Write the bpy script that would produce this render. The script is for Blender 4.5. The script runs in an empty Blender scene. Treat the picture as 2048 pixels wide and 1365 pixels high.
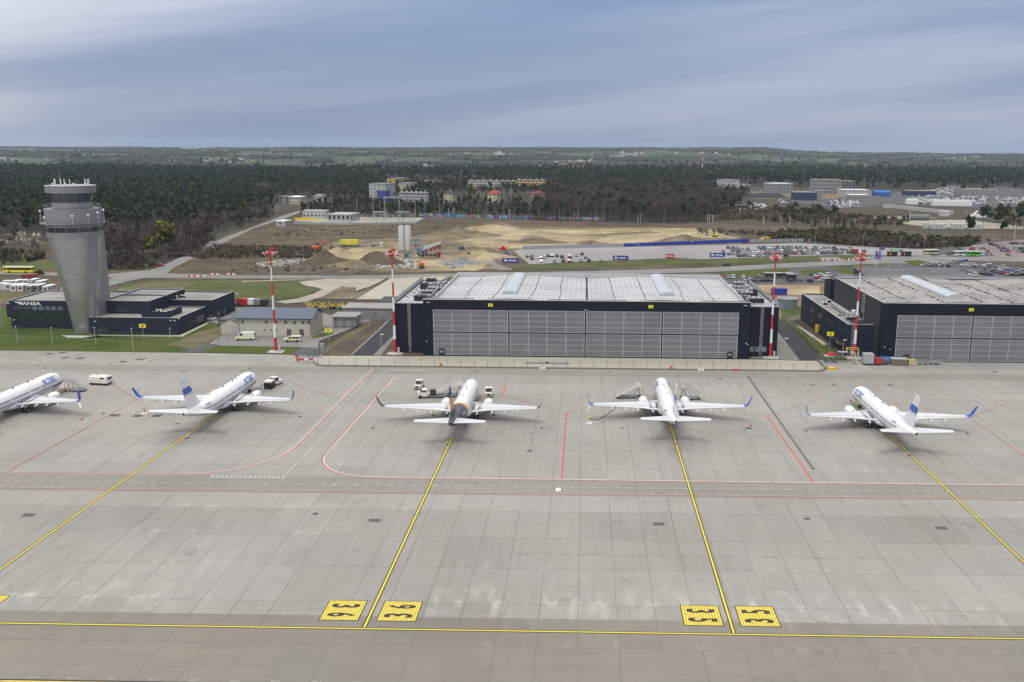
import bpy, math, random
import numpy as np
from mathutils import Vector, Matrix, noise as mnoise
R = math.radians
SC = bpy.context.scene
COL = SC.collection
rng = random.Random(7)

# ------------------------------------------------------------ camera (a cropped drone photograph: lens shift)
HAZE_D = 4.6e-5
CAM_H = 59.043
PITCH, YAW, ROLL = 0.2014066, -0.0139653, 0.0078150
FPX, CX, CY = 1742.583, 1144.473, 652.483          # focal length and optical centre, in pixels of the 2048 px photograph
def cam_axes():
    f = Vector((math.sin(YAW)*math.cos(PITCH), math.cos(YAW)*math.cos(PITCH), -math.sin(PITCH)))
    r = Vector((math.cos(YAW), -math.sin(YAW), 0)); u = r.cross(f)
    return math.cos(ROLL)*r + math.sin(ROLL)*u, -math.sin(ROLL)*r + math.cos(ROLL)*u, f
AX, AY, AZ = cam_axes()
cam_d = bpy.data.cameras.new("camera"); cam = bpy.data.objects.new("camera", cam_d); COL.objects.link(cam)
cam.matrix_world = Matrix(((AX.x, AY.x, -AZ.x, 0), (AX.y, AY.y, -AZ.y, 0), (AX.z, AY.z, -AZ.z, CAM_H), (0, 0, 0, 1)))
cam_d.sensor_fit = 'HORIZONTAL'; cam_d.sensor_width = 36.0; cam_d.lens = FPX/2048*36
cam_d.shift_x = (1024-CX)/2048; cam_d.shift_y = (CY-682.5)/2048
cam_d.clip_start = 1; cam_d.clip_end = 60000
SC.camera = cam

# ------------------------------------------------------------ sky, sun, exposure
SC.view_settings.view_transform = 'Standard'; SC.view_settings.look = 'None'
SC.view_settings.exposure = 0.1; SC.view_settings.gamma = 1
SUN_EL, SUN_AZ = 64, 190          # degrees; azimuth clockwise from the view direction (+Y)
W = bpy.data.worlds.new("World"); SC.world = W; W.use_nodes = True
nt = W.node_tree; nt.nodes.clear()
def N(tree, t, **k):
    n = tree.nodes.new(t)
    for a, v in k.items(): setattr(n, a, v)
    return n
out = N(nt, 'ShaderNodeOutputWorld'); bg = N(nt, 'ShaderNodeBackground')
sky = N(nt, 'ShaderNodeTexSky'); sky.sky_type = 'NISHITA'; sky.sun_disc = False
sky.sun_elevation = R(SUN_EL); sky.sun_rotation = R(SUN_AZ); sky.altitude = 300; sky.air_density = 1.2; sky.dust_density = 2.0
tc = N(nt, 'ShaderNodeTexCoord')
# cloud deck: direction divided by its height = a flat layer overhead, stretched into long streaks
sep = N(nt, 'ShaderNodeSeparateXYZ'); nt.links.new(tc.outputs['Generated'], sep.inputs[0])
def wm(op, a, b=None, c=None):
    n = N(nt, 'ShaderNodeMath'); n.operation = op
    for i, v in enumerate((a, b, c)):
        if v is None: continue
        if isinstance(v, (int, float)): n.inputs[i].default_value = v
        else: nt.links.new(v, n.inputs[i])
    return n.outputs[0]
azx = wm('DIVIDE', sep.outputs[0], wm('MAXIMUM', sep.outputs[1], 0.05))
elv = wm('DIVIDE', sep.outputs[2], wm('MAXIMUM', sep.outputs[1], 0.05))
comb = N(nt, 'ShaderNodeCombineXYZ')
nt.links.new(azx, comb.inputs[0]); nt.links.new(wm('ADD', elv, wm('MULTIPLY', azx, -0.10)), comb.inputs[1])
def wnoise(sx, sy, det, seed):
    mp = N(nt, 'ShaderNodeMapping'); mp.inputs['Scale'].default_value = (sx, sy, 1); mp.inputs['Location'].default_value = (seed, seed*.7, seed)
    nt.links.new(comb.outputs[0], mp.inputs[0])
    n = N(nt, 'ShaderNodeTexNoise'); n.inputs['Scale'].default_value = 1; n.inputs['Detail'].default_value = det; n.inputs['Roughness'].default_value = .5
    nt.links.new(mp.outputs[0], n.inputs[0]); return n.outputs['Fac']
n1 = wnoise(0.8, 7.5, 2.5, 3.1); n2 = wnoise(1.6, 26, 3, 9.3)
# brighter thin cloud up and to the left, blue-grey deck to the right
edge_t = wm('ADD', wm('SUBTRACT', elv, wm('MULTIPLY_ADD', azx, 0.22, 0.19)), wm('MULTIPLY_ADD', n1, .10, -.05))
sm = N(nt, 'ShaderNodeMapRange'); sm.interpolation_type = 'SMOOTHERSTEP'; nt.links.new(edge_t, sm.inputs[0]); sm.inputs[1].default_value = -.09; sm.inputs[2].default_value = .10; sm.inputs[3].default_value = 0; sm.inputs[4].default_value = .72
base_ = wm('MULTIPLY_ADD', azx, -0.16, 0.19)
mass = wm('ADD', wm('ADD', wm('ADD', sm.outputs[0], base_), wm('MULTIPLY_ADD', n1, 1.7, -0.85)), wm('MULTIPLY_ADD', n2, 0.9, -0.45))
ramp = N(nt, 'ShaderNodeValToRGB'); nt.links.new(mass, ramp.inputs[0])
el = ramp.color_ramp.elements
el[0].position = 0.0; el[0].color = (0.225, 0.305, 0.48, 1)
el[1].position = 0.95; el[1].color = (0.72, 0.77, 0.85, 1)
e = ramp.color_ramp.elements.new(0.30); e.color = (0.33, 0.40, 0.57, 1)
e = ramp.color_ramp.elements.new(0.6); e.color = (0.50, 0.545, 0.68, 1)
cl = N(nt, 'ShaderNodeVectorMath'); cl.operation = 'SCALE'; cl.inputs['Scale'].default_value = 9.0
nt.links.new(ramp.outputs[0], cl.inputs[0])
# overhead (out of the picture) the deck is brighter, as overcast skies are
up = wm('MULTIPLY_ADD', wm('POWER', wm('MAXIMUM', sep.outputs[2], 0.0), 0.9), 1.25, 0.90)
cl2 = N(nt, 'ShaderNodeVectorMath'); cl2.operation = 'SCALE'; nt.links.new(cl.outputs[0], cl2.inputs[0]); nt.links.new(up, cl2.inputs['Scale'])
mix = N(nt, 'ShaderNodeMix', data_type='RGBA'); mix.inputs[0].default_value = 0.9
nt.links.new(sky.outputs[0], mix.inputs[6]); nt.links.new(cl2.outputs[0], mix.inputs[7])
hs = N(nt, 'ShaderNodeHueSaturation'); nt.links.new(mix.outputs[2], hs.inputs['Color'])
nt.links.new(wm('SUBTRACT', 1.0, wm('MULTIPLY', wm('MAXIMUM', wm('SUBTRACT', sep.outputs[2], 0.22), 0.0), 2.6)), hs.inputs['Saturation']); nt.links.new(hs.outputs[0], bg.inputs[0]); bg.inputs[1].default_value = 0.10
nt.links.new(bg.outputs[0], out.inputs[0])
sd = bpy.data.lights.new("sun", 'SUN'); sd.energy = 1.5; sd.angle = R(20); sd.color = (1, .96, .9)
so = bpy.data.objects.new("sun", sd); COL.objects.link(so)
az, elr = R(SUN_AZ), R(SUN_EL)
sdir = Vector((math.sin(az)*math.cos(elr), math.cos(az)*math.cos(elr), math.sin(elr)))
so.rotation_euler = sdir.to_track_quat('Z', 'Y').to_euler()

# ------------------------------------------------------------ helpers
def ray(x, y): return AZ + AX*((x-CX)/FPX) - AY*((y-CY)/FPX)
def g(x, y, z=0.0):
    "ground point (at height z) seen at a pixel of the photograph"
    d = ray(x, y); t = (z-CAM_H)/d.z; return Vector((d.x*t, d.y*t, z))
def atY(x, y, Y):
    d = ray(x, y); t = Y/d.y; return Vector((d.x*t, Y, CAM_H+d.z*t))
def tag(o, label=None, cat=None, group=None, kind=None):
    if label: o['label'] = label
    if cat: o['category'] = cat
    if group: o['group'] = group
    if kind: o['kind'] = kind
    return o
def empty(name, loc=(0, 0, 0), rz=0, label=None, cat=None, group=None):
    o = bpy.data.objects.new(name, None); COL.objects.link(o); o.location = loc; o.rotation_euler = (0, 0, rz)
    o.empty_display_size = .5
    return tag(o, label, cat, group)

MATS = {}
def mat(name, col, rough=.6, metal=0., var=.12, scale=1.0, detail=4, bump=0., coord='Object', stretch=(1, 1, 1), col2=None, spec=.5, emit=None):
    "principled material with a noise-driven tone variation"
    if name in MATS: return MATS[name]
    m = bpy.data.materials.new(name); m.use_nodes = True; t = m.node_tree; b = t.nodes['Principled BSDF']
    b.inputs['Roughness'].default_value = rough; b.inputs['Metallic'].default_value = metal
    b.inputs['Specular IOR Level'].default_value = spec
    if col2 is None: col2 = tuple(min(1, c*(1+var)) for c in col); col = tuple(c*(1-var) for c in col)
    tcn = N(t, 'ShaderNodeTexCoord'); mp = N(t, 'ShaderNodeMapping'); mp.inputs['Scale'].default_value = tuple(s*scale for s in stretch)
    if coord == 'World':
        ge = N(t, 'ShaderNodeNewGeometry'); t.links.new(ge.outputs['Position'], mp.inputs[0])
    else: t.links.new(tcn.outputs[coord], mp.inputs[0])
    no = N(t, 'ShaderNodeTexNoise'); no.inputs['Detail'].default_value = detail; no.inputs['Scale'].default_value = 1
    t.links.new(mp.outputs[0], no.inputs[0])
    rp = N(t, 'ShaderNodeValToRGB'); rp.color_ramp.elements[0].position = .3; rp.color_ramp.elements[1].position = .7
    rp.color_ramp.elements[0].color = (*col, 1); rp.color_ramp.elements[1].color = (*col2, 1)
    t.links.new(no.outputs['Fac'], rp.inputs[0]); t.links.new(rp.outputs[0], b.inputs['Base Color'])
    if bump:
        bn = N(t, 'ShaderNodeBump'); bn.inputs['Strength'].default_value = bump; bn.inputs['Distance'].default_value = .1
        t.links.new(no.outputs['Fac'], bn.inputs['Height']); t.links.new(bn.outputs[0], b.inputs['Normal'])
    MATS[name] = m; return m

class MB:
    "collects faces for one mesh; every face carries a material slot"
    def __init__(s): s.v = []; s.f = []; s.mi = []; s.m = 0; s.sm = []; s.smooth = False
    def face(s, idx): s.f.append(idx); s.mi.append(s.m); s.sm.append(s.smooth)
    def poly(s, pts):
        b = len(s.v); s.v += [tuple(p) for p in pts]; s.face(list(range(b, b+len(pts))))
    def box(s, x0, x1, y0, y1, z0, z1, M=None):
        b = len(s.v); P = [(x, y, z) for x in (x0, x1) for y in (y0, y1) for z in (z0, z1)]
        if M is not None: P = [tuple(M @ Vector(p)) for p in P]
        s.v += P
        for q in ((0, 1, 3, 2), (4, 6, 7, 5), (0, 4, 5, 1), (2, 3, 7, 6), (0, 2, 6, 4), (1, 5, 7, 3)): s.face([b+i for i in q])
    def prism(s, outline, z0, z1, M=None):
        "outline [(x,y)] extruded in z (counter-clockwise)"
        n = len(outline); b = len(s.v)
        P = [(x, y, z0) for x, y in outline]+[(x, y, z1) for x, y in outline]
        if M is not None: P = [tuple(M @ Vector(p)) for p in P]
        s.v += P
        s.face([b+i for i in range(n)][::-1]); s.face([b+n+i for i in range(n)])
        for i in range(n): j = (i+1) % n; s.face([b+i, b+j, b+n+j, b+n+i])
    def loft(s, rings, cap=True):
        "rings: lists of equal length of points"
        if cap and s.smooth:
            s.loft(rings, False); s.smooth = False; s.poly(rings[0][::-1]); s.poly(rings[-1]); s.smooth = True; return
        b = len(s.v); n = len(rings[0])
        for r_ in rings: s.v += [tuple(p) for p in r_]
        for k in range(len(rings)-1):
            for i in range(n):
                j = (i+1) % n; s.face([b+k*n+i, b+k*n+j, b+(k+1)*n+j, b+(k+1)*n+i])
        if cap:
            s.face([b+i for i in range(n)][::-1]); s.face([b+(len(rings)-1)*n+i for i in range(n)])
    def tube(s, p0, p1, r0, r1=None, n=8, cap=True):
        p0, p1 = Vector(p0), Vector(p1); r1 = r0 if r1 is None else r1
        d = (p1-p0); q = d.to_track_quat('Z', 'Y').to_matrix() if d.length > 1e-6 else Matrix.Identity(3)
        rings = [[p + q @ Vector((math.cos(a)*r_, math.sin(a)*r_, 0)) for a in [2*math.pi*i/n for i in range(n)]] for p, r_ in ((p0, r0), (p1, r1))]
        s.loft(rings, cap)
    def path(s, pts, r_, n=5):
        for a, b in zip(pts[:-1], pts[1:]): s.tube(a, b, r_, r_, n, False)
    def lathe(s, prof, n=16, c=(0, 0), sx=1, cap=True):
        "prof [(r,z)]"
        s.loft([[(c[0]+math.cos(2*math.pi*i/n)*r_*sx, c[1]+math.sin(2*math.pi*i/n)*r_, z) for i in range(n)] for r_, z in prof], cap)
    def blob(s, c, r_, seed=0, n=7, m=5, squash=1., jit=.25):
        rr = random.Random(seed); rings = []
        for k in range(m+1):
            ph = math.pi*k/m; rad = max(.02, math.sin(ph))
            rings.append([(c[0]+math.cos(2*math.pi*(i+.5*(k % 2))/n)*rad*r_*(1+rr.uniform(-jit, jit)), c[1]+math.sin(2*math.pi*(i+.5*(k % 2))/n)*rad*r_*(1+rr.uniform(-jit, jit)), c[2]+-math.cos(ph)*r_*squash*(1+rr.uniform(-jit, jit)*.5)) for i in range(n)])
        s.loft(rings, False)
    def build(s, name, mats, parent=None, loc=None, rz=None, smooth=None):
        me = bpy.data.meshes.new(name); me.from_pydata(s.v, [], s.f); 
        if not isinstance(mats, (list, tuple)): mats = [mats]
        for m_ in mats: me.materials.append(m_)
        me.polygons.foreach_set('material_index', s.mi)
        me.polygons.foreach_set('use_smooth', [bool(x) for x in s.sm] if smooth is None else [smooth]*len(s.f))
        me.update()
        o = bpy.data.objects.new(name, me); COL.objects.link(o)
        if parent is not None: o.parent = parent
        if loc is not None: o.location = loc
        if rz is not None: o.rotation_euler = (0, 0, rz)
        return o
def kids(o): return list(o.children)
def clone(o, loc=None, rz=None, label=None, group=None, cat=None, scale=None, parent=None):
    c = o.copy(); COL.objects.link(c)
    if parent is not None: c.parent = parent
    for ch in KIDS.get(o.name, None) or kids(o): clone(ch, parent=c)
    if loc is not None: c.location = loc
    if rz is not None: c.rotation_euler = (0, 0, rz)
    if scale is not None: c.scale = (scale,)*3 if isinstance(scale, (int, float)) else scale
    tag(c, label, cat, group); return c
KIDS = {}
def textmesh(txt, size=1., align='CENTER', bold=0.):
    cu = bpy.data.curves.new('t', 'FONT'); cu.body = txt; cu.size = size; cu.align_x = align; cu.align_y = 'CENTER'; cu.offset = bold; cu.resolution_u = 3
    o = bpy.data.objects.new('t', cu); COL.objects.link(o); bpy.context.view_layer.update()
    me = bpy.data.meshes.new_from_object(o); vs = [tuple(v.co) for v in me.vertices]; fs = [list(p.vertices) for p in me.polygons]
    bpy.data.objects.remove(o); bpy.data.curves.remove(cu); bpy.data.meshes.remove(me); return vs, fs
def lettering(name, txt, size, M, material, parent=None, bold=0., warp=None):
    "flat letters laid on a surface: M maps text x,y,0 to place"
    vs, fs = textmesh(txt, size, bold=bold); mb = MB()
    mb.v = [tuple(warp(Vector(v))) if warp else tuple(M @ Vector(v)) for v in vs]
    for f in fs: mb.face(f)
    return mb.build(name, material, parent)
def rough(pts, step=6, amp=1.2, seed=0):
    "subdivide a polygon and ruffle its outline (world units)"
    o_ = []; rr = random.Random(seed); n = len(pts)
    for i in range(n):
        a, b = Vector(pts[i]), Vector(pts[(i+1) % n]); L = (b-a).length; k = max(1, min(60, int(L/step)))
        for j in range(k):
            p = a.lerp(b, j/k)
            if j: p = p+Vector((rr.uniform(-amp, amp), rr.uniform(-amp, amp), 0))
            o_.append(p)
    return o_
def sheet(name, px, z, material, kind='structure', amp=0, step=6, world=False, label=None, cat=None):
    pts = [Vector((*p, z)) if world else g(p[0], p[1], 0) for p in px]
    for p in pts: p.z = z
    if amp: pts = rough(pts, step, amp, int(abs(pts[0].x*7)))
    from mathutils.geometry import tessellate_polygon
    tris = tessellate_polygon([pts]); mb = MB(); mb.v = [tuple(p) for p in pts]
    for t3 in tris:
        a, b, c = [pts[i] for i in t3]
        t3 = list(t3)
        if (b-a).cross(c-a).z < 0: t3 = t3[::-1]
        mb.face(t3)
    o = mb.build(name, material); tag(o, label, cat, kind=kind); return o
def strip(mb, pts, w, z=None, closed=False):
    "flat band of width w along ground points"
    P = [Vector(p) for p in pts]; n = len(P); L, Rr = [], []
    for i in range(n):
        a = P[max(0, i-1)]; b = P[min(n-1, i+1)]; d = (b-a); d.z = 0; d.normalize(); nn = Vector((-d.y, d.x, 0))*w/2
        zz = P[i].z if z is None else z
        L.append((P[i].x+nn.x, P[i].y+nn.y, zz)); Rr.append((P[i].x-nn.x, P[i].y-nn.y, zz))
    for i in range(n-1): mb.poly([Rr[i], Rr[i+1], L[i+1], L[i]])
# ============================================================ TERRAIN
def H(x, y):
    if y < 1900: return 0.0
    r_ = math.hypot(x, y); az_ = x/y
    crest = np.interp(az_, [-.9, -.62, -.45, -.30, -.15, 0, .12, .2, .235, .33, .42, .48, .55, .9], [26, 27, 32, 38, 46, 53, 59, 61, 40, 34, 30, 34, 22, 16])
    t = min(1, max(0, (y-1900)/4700)); t = t*t*(3-2*t)
    w = mnoise.noise(Vector((x/1300, y/900, 0)))*(13 if y < 6000 else 6) + mnoise.noise(Vector((x/420, y/300, 5)))*5
    fall = 1 if y < 7200 else max(-1, 1-(y-7200)/1800)
    return (crest*t*1.0 + w*min(1, (y-1900)/1500))*fall if y < 7200 else crest*fall+w*.3
ys = list(np.linspace(-150, 400, 12))+list(np.linspace(450, 1850, 22))+list(np.linspace(1900, 7200, 78))+list(np.linspace(7500, 14000, 12))
mb = MB(); nx = 130
for y in ys:
    for i in range(nx):
        x = (i/(nx-1)*2-1)*(max(700, abs(y)*1.0)); mb.v.append((x, y, H(x, y)-.06))
for j in range(len(ys)-1):
    for i in range(nx-1): mb.face([j*nx+i, j*nx+i+1, (j+1)*nx+i+1, (j+1)*nx+i])

def nodes_mat(name, rough=.9, spec=.3):
    m = bpy.data.materials.new(name); m.use_nodes = True; t = m.node_tree; b = t.nodes['Principled BSDF']
    b.inputs['Roughness'].default_value = rough; b.inputs['Specular IOR Level'].default_value = spec
    MATS[name] = m
    class K: pass
    k = K(); k.m = m; k.t = t; k.b = b
    ge = N(t, 'ShaderNodeNewGeometry'); k.P = ge.outputs['Position']
    sp = N(t, 'ShaderNodeSeparateXYZ'); t.links.new(k.P, sp.inputs[0]); k.x, k.y, k.z = sp.outputs
    def M_(op, a, b=None, c=None, clamp=False):
        n = N(t, 'ShaderNodeMath'); n.operation = op; n.use_clamp = clamp
        for i, v in enumerate((a, b, c)):
            if v is None: continue
            if isinstance(v, (int, float)): n.inputs[i].default_value = v
            else: t.links.new(v, n.inputs[i])
        return n.outputs[0]
    k.M = M_
    def noise(scale, sx=1, sy=1, det=4, off=0, rough_=.55):
        mp = N(t, 'ShaderNodeMapping'); mp.inputs['Scale'].default_value = (sx*scale, sy*scale, scale); mp.inputs['Location'].default_value = (off, off*1.7, 0)
        t.links.new(k.P, mp.inputs[0]); n = N(t, 'ShaderNodeTexNoise'); n.inputs['Scale'].default_value = 1; n.inputs['Detail'].default_value = det; n.inputs['Roughness'].default_value = rough_
        t.links.new(mp.outputs[0], n.inputs[0]); return n.outputs['Fac']
    k.noise = noise
    def ramp(v, stops):
        r_ = N(t, 'ShaderNodeValToRGB'); t.links.new(v, r_.inputs[0]); e = r_.color_ramp.elements
        while len(e) < len(stops): e.new(.5)
        for q, (p, c) in zip(e, stops): q.position = p; q.color = (*c, 1) if not isinstance(c, (int, float)) else (c, c, c, 1)
        return r_.outputs[0]
    k.ramp = ramp
    def mix(f, a, b_, mode='MIX'):
        n = N(t, 'ShaderNodeMix', data_type='RGBA', blend_type=mode)
        for i, v in ((0, f), (6, a), (7, b_)):
            if isinstance(v, (int, float)): n.inputs[i].default_value = v
            elif isinstance(v, tuple): n.inputs[i].default_value = (*v, 1)
            else: t.links.new(v, n.inputs[i])
        return n.outputs[2]
    k.mix = mix
    def white(vx, vy):
        c = N(t, 'ShaderNodeCombineXYZ')
        for i, v in ((0, vx), (1, vy)):
            if isinstance(v, float): c.inputs[i].default_value = v
            else: t.links.new(v, c.inputs[i])
        w = N(t, 'ShaderNodeTexWhiteNoise', noise_dimensions='2D')
        t.links.new(c.outputs[0], w.inputs[0]); return w.outputs[0]
    k.white = white
    k.out = lambda c: t.links.new(c, b.inputs['Base Color'])
    return k

k = nodes_mat('terrain_ground', .95, .2)
near = k.ramp(k.noise(.012, det=8), [(.32, (.050, .043, .028)), (.45, (.072, .06, .04)), (.55, (.09, .075, .05)), (.68, (.062, .062, .03))])
near = k.mix(k.M('MULTIPLY', k.noise(.16, det=6), 1.0), near, (.05, .042, .028), 'MIX')
vor = N(k.t, 'ShaderNodeTexVoronoi'); mp = N(k.t, 'ShaderNodeMapping'); mp.inputs['Scale'].default_value = (.0040, .0019, 0); mp.inputs['Rotation'].default_value = (0, 0, .35)
k.t.links.new(k.P, mp.inputs[0]); k.t.links.new(mp.outputs[0], vor.inputs[0])
sepc = N(k.t, 'ShaderNodeSeparateColor'); k.t.links.new(vor.outputs['Color'], sepc.inputs[0])
fields = k.ramp(sepc.outputs[0], [(0, (.042, .046, .032)), (.22, (.10, .085, .058)), (.38, (.045, .11, .022)), (.5, (.12, .10, .07)), (.62, (.035, .036, .028)), (.75, (.085, .08, .05)), (.88, (.06, .115, .03))])
scrub = k.ramp(k.noise(.006, 1, .7, det=9, off=4), [(.54, 0.0), (.60, 1.0)])
fields = k.mix(scrub, fields, k.ramp(k.noise(.03, det=5), [(.35, (.028, .034, .022)), (.65, (.07, .062, .045))]))
farf = k.M('MULTIPLY_ADD', k.y, 1/500, -2000/500, clamp=True)
k.out(k.mix(farf, near, fields))
ground = mb.build('ground', k.m, smooth=True); tag(ground, kind='structure')

# ============================================================ APRON
GX0, GY0 = -5.395, 140.13
def slab_material(name, base, tone=.10, joint=.45, browner=(1, 1, 1), streak_dir='y', size=5.0):
    k = nodes_mat(name, .82, .25)
    u = k.M('DIVIDE', k.M('SUBTRACT', k.x, GX0), size); v = k.M('DIVIDE', k.M('SUBTRACT', k.y, GY0), size)
    iu, iv = k.M('FLOOR', u), k.M('FLOOR', v)
    v2 = k.M('FLOOR', k.M('MULTIPLY_ADD', v, .5, .5)); u3 = k.M('FLOOR', k.M('DIVIDE', k.M('ADD', iu, k.M('MULTIPLY', k.white(v2, v2), 17.0)), 3.0))
    w1 = k.white(iu, iv); w2 = k.white(v2, k.M('MULTIPLY', v2, 3.1)); w3 = k.white(u3, v2)
    tonev = k.M('ADD', k.M('ADD', k.M('MULTIPLY_ADD', w1, tone*.5, -tone*.25), k.M('MULTIPLY_ADD', w2, tone*1.2, -tone*.6)), k.M('MULTIPLY_ADD', w3, tone*.9, -tone*.45))
    big = k.noise(.035, det=6, off=2.2)
    fine = k.noise(3.2, det=5)
    st = k.noise(.9, 1, .09, det=5, off=7) if streak_dir == 'y' else k.noise(.5, .10, 1, det=6, off=7)
    val = k.M('ADD', 1.0, tonev)
    val = k.M('ADD', val, k.M('MULTIPLY_ADD', big, .5, -.25))
    val = k.M('ADD', val, k.M('MULTIPLY_ADD', fine, .16, -.08))
    val = k.M('ADD', val, k.M('MULTIPLY_ADD', st, .26, -.13))
    # chalky residue drifting off the joints
    fv = k.M('FRACT', v); fu = k.M('FRACT', u)
    near_joint = k.M('SUBTRACT', 1.0, k.M('MULTIPLY', k.M('ABSOLUTE', k.M('SUBTRACT', k.M('FRACT', k.M('MULTIPLY_ADD', v, .5, .5)), 0.0)), 5.0), clamp=True)
    chalk = k.M('MULTIPLY', k.ramp(k.noise(.55, 1, .35, det=7, off=12), [(.5, 0.0), (.72, 1.0)]), k.M('ADD', k.M('MULTIPLY_ADD', near_joint, .30, .09), k.M('MULTIPLY', k.M('MULTIPLY_ADD', k.M('ABSOLUTE', k.M('SUBTRACT', k.y, 105.5)), -1/7, 1.0, clamp=True), .38)))
    chalk = k.M('MULTIPLY', chalk, k.ramp(k.noise(.02, det=3, off=31), [(.42, 0.0), (.58, 1.0)]))
    val = k.M('ADD', val, chalk)
    # dark stains: a few small spills
    spill = k.ramp(k.noise(.25, det=6, off=21), [(.64, 0.0), (.74, 1.0)])
    val = k.M('MULTIPLY', val, k.M('MULTIPLY_ADD', spill, -.22, 1.0))
    ds = None
    for lx in (-128, -82.3, -27.15, 19.05, 64.9): d_ = k.M('ABSOLUTE', k.M('SUBTRACT', k.x, lx)); ds = d_ if ds is None else k.M('MINIMUM', ds, d_)
    near_l = k.M('MULTIPLY', k.M('MULTIPLY_ADD', ds, -1/5.5, 1.0, clamp=True), k.M('MULTIPLY_ADD', k.M('ABSOLUTE', k.M('SUBTRACT', k.y, 178)), -1/32, 1.0, clamp=True))
    val = k.M('MULTIPLY', val, k.M('SUBTRACT', 1.0, k.M('MULTIPLY', near_l, k.M('MULTIPLY_ADD', k.ramp(k.noise(.35, 1, .4, det=6, off=44), [(.4, 0.0), (.65, 1.0)]), .42, .10))))
    # joints
    def line(f, w): return k.M('SUBTRACT', 1.0, k.M('DIVIDE', k.M('MINIMUM', f, k.M('SUBTRACT', 1.0, f)), w), clamp=True)
    ju = k.M('MULTIPLY', line(fu, .015), k.M('MULTIPLY_ADD', k.white(k.M('ROUND', u), k.M('FLOOR', k.M('DIVIDE', iv, 3.0))), .7, .45))
    even = k.M('SUBTRACT', 1.0, k.M('MULTIPLY', k.M('ABSOLUTE', k.M('SUBTRACT', k.M('FRACT', k.M('MULTIPLY', k.M('ROUND', v), .5)), 0.5)), 1.6))
    jv = k.M('MULTIPLY', line(fv, .015), k.M('MULTIPLY_ADD', even, .75, .12))
    val = k.M('MULTIPLY', val, k.M('SUBTRACT', 1.0, k.M('MULTIPLY', k.M('MAXIMUM', ju, jv), joint)))
    hue = k.ramp(k.noise(.05, det=4, off=15), [(.35, tuple(c*a for c, a in zip(base, (1.02, 1.0, .955)))), (.65, base)])
    sc = N(k.t, 'ShaderNodeVectorMath'); sc.operation = 'SCALE'; k.t.links.new(hue, sc.inputs[0]); k.t.links.new(val, sc.inputs['Scale'])
    k.out(sc.outputs[0]); return k
C_SLAB = slab_material('concrete_slabs', (.283, .272, .255), tone=.10, joint=.62).m
C_TAXI = slab_material('taxiway_concrete', (.208, .191, .166), tone=.05, joint=.35, streak_dir='x').m
C_ROAD = slab_material('service_road_concrete', (.238, .225, .205), tone=.04, joint=.3, streak_dir='x').m
C_PAD = slab_material('pale_concrete_pad', (.37, .345, .29), tone=.05, joint=.18).m
sheet('apron', [(-330, 101.7), (330, 101.7), (330, 243.8), (-70.5, 243.8), (-77, 244.6), (-330, 244.6)], 0.0, C_SLAB, world=True)
sheet('taxiway', [(-330, -60), (330, -60), (330, 101.696), (-330, 101.696)], 0.0, C_TAXI, world=True)
# darker worn band of the service road between the red lines
sheet('service_road', [(-330, 142.9-3.3), (330, 142.9+1.4), (330, 150.0), (-330, 148.9)], .004, C_ROAD, world=True)
sheet('back_taxi_strip', [(-330, 223.2), (330, 223.2), (330, 229.6), (-330, 229.6)], .004, C_ROAD, world=True)
sheet('hangar_forecourt', [(-75.5, 232.6), (-71.2, 230.5), (64.6, 230.7), (66.5, 233.2), (66.3, 243.9), (-74.5, 243.9)], .006, C_PAD, world=True)

# ------------------------------------------------------------ painted markings
P_YEL = mat('yellow_marking_paint', (.70, .55, .03), .6, var=.1, scale=1.5, coord='World')
P_YEL2 = mat('worn_yellow_marking_paint', (.62, .48, .10), .7, var=.2, scale=1.0, coord='World')
P_BLK = mat('black_marking_paint', (.018, .016, .014), .6, var=.2, scale=2, coord='World')
P_RED = mat('red_marking_paint', (.52, .05, .045), .6, var=.12, scale=1.5, coord='World')
P_REDW = mat('worn_red_marking_paint', (.33, .065, .06), .7, var=.2, scale=1.0, coord='World')
P_WHT = mat('white_marking_paint', (.70, .68, .63), .6, var=.12, scale=1.5, coord='World')
P_WHTW = mat('worn_white_marking_paint', (.46, .45, .42), .7, var=.15, scale=1.0, coord='World')
P_TAN = mat('striped_box_ground', (.40, .30, .12), .7, var=.15, scale=1.5, coord='World')
def lines(name, segs, w, m, z=.012):
    mb = MB()
    for s_ in segs: strip(mb, [(p[0], p[1], 0) for p in s_], w, z)
    return tag(mb.build(name, m), kind='structure')
YT = 98.65
LX = [-128.0, -82.3, -27.15, 19.05, 64.9]
Y0L = [101, YT, YT, YT, YT]; Y1L = [205, 206.5, 172, 203, 203.5]
# lead-in lines, black edged
for i, (x, ya, yb) in enumerate(zip(LX, Y0L, Y1L)):
    mid = 186 if i in (1, 4) else yb
    mb = MB(); mb.m = 0; strip(mb, [(x, YT if i else YT, 0), (x, yb, 0)], .60, .012); mb.m = 1; strip(mb, [(x, YT+.12, 0), (x, yb, 0)], .27, .016)
    tag(mb.build('lead_in_line', [P_BLK, P_YEL]), kind='structure')
mb = MB(); mb.m = 0; strip(mb, [(-330, YT, 0), (330, YT+.1, 0)], .52, .018); mb.m = 1; strip(mb, [(-330, YT, 0), (330, YT+.1, 0)], .22, .022)
tag(mb.build('taxiway_centreline', [P_BLK, P_YEL]), kind='structure')
mb = MB(); mb.m = 0; strip(mb, [(-330, 87.0, 0), (-36, 86.9, 0), (60, 86.5, 0)], .5, .018); mb.m = 1; strip(mb, [(-330, 86.85, 0), (-36, 86.75, 0), (60, 86.4, 0)], .26, .022)
tag(mb.build('taxiway_edge_line', [P_BLK, P_YEL2]), kind='structure')
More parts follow.
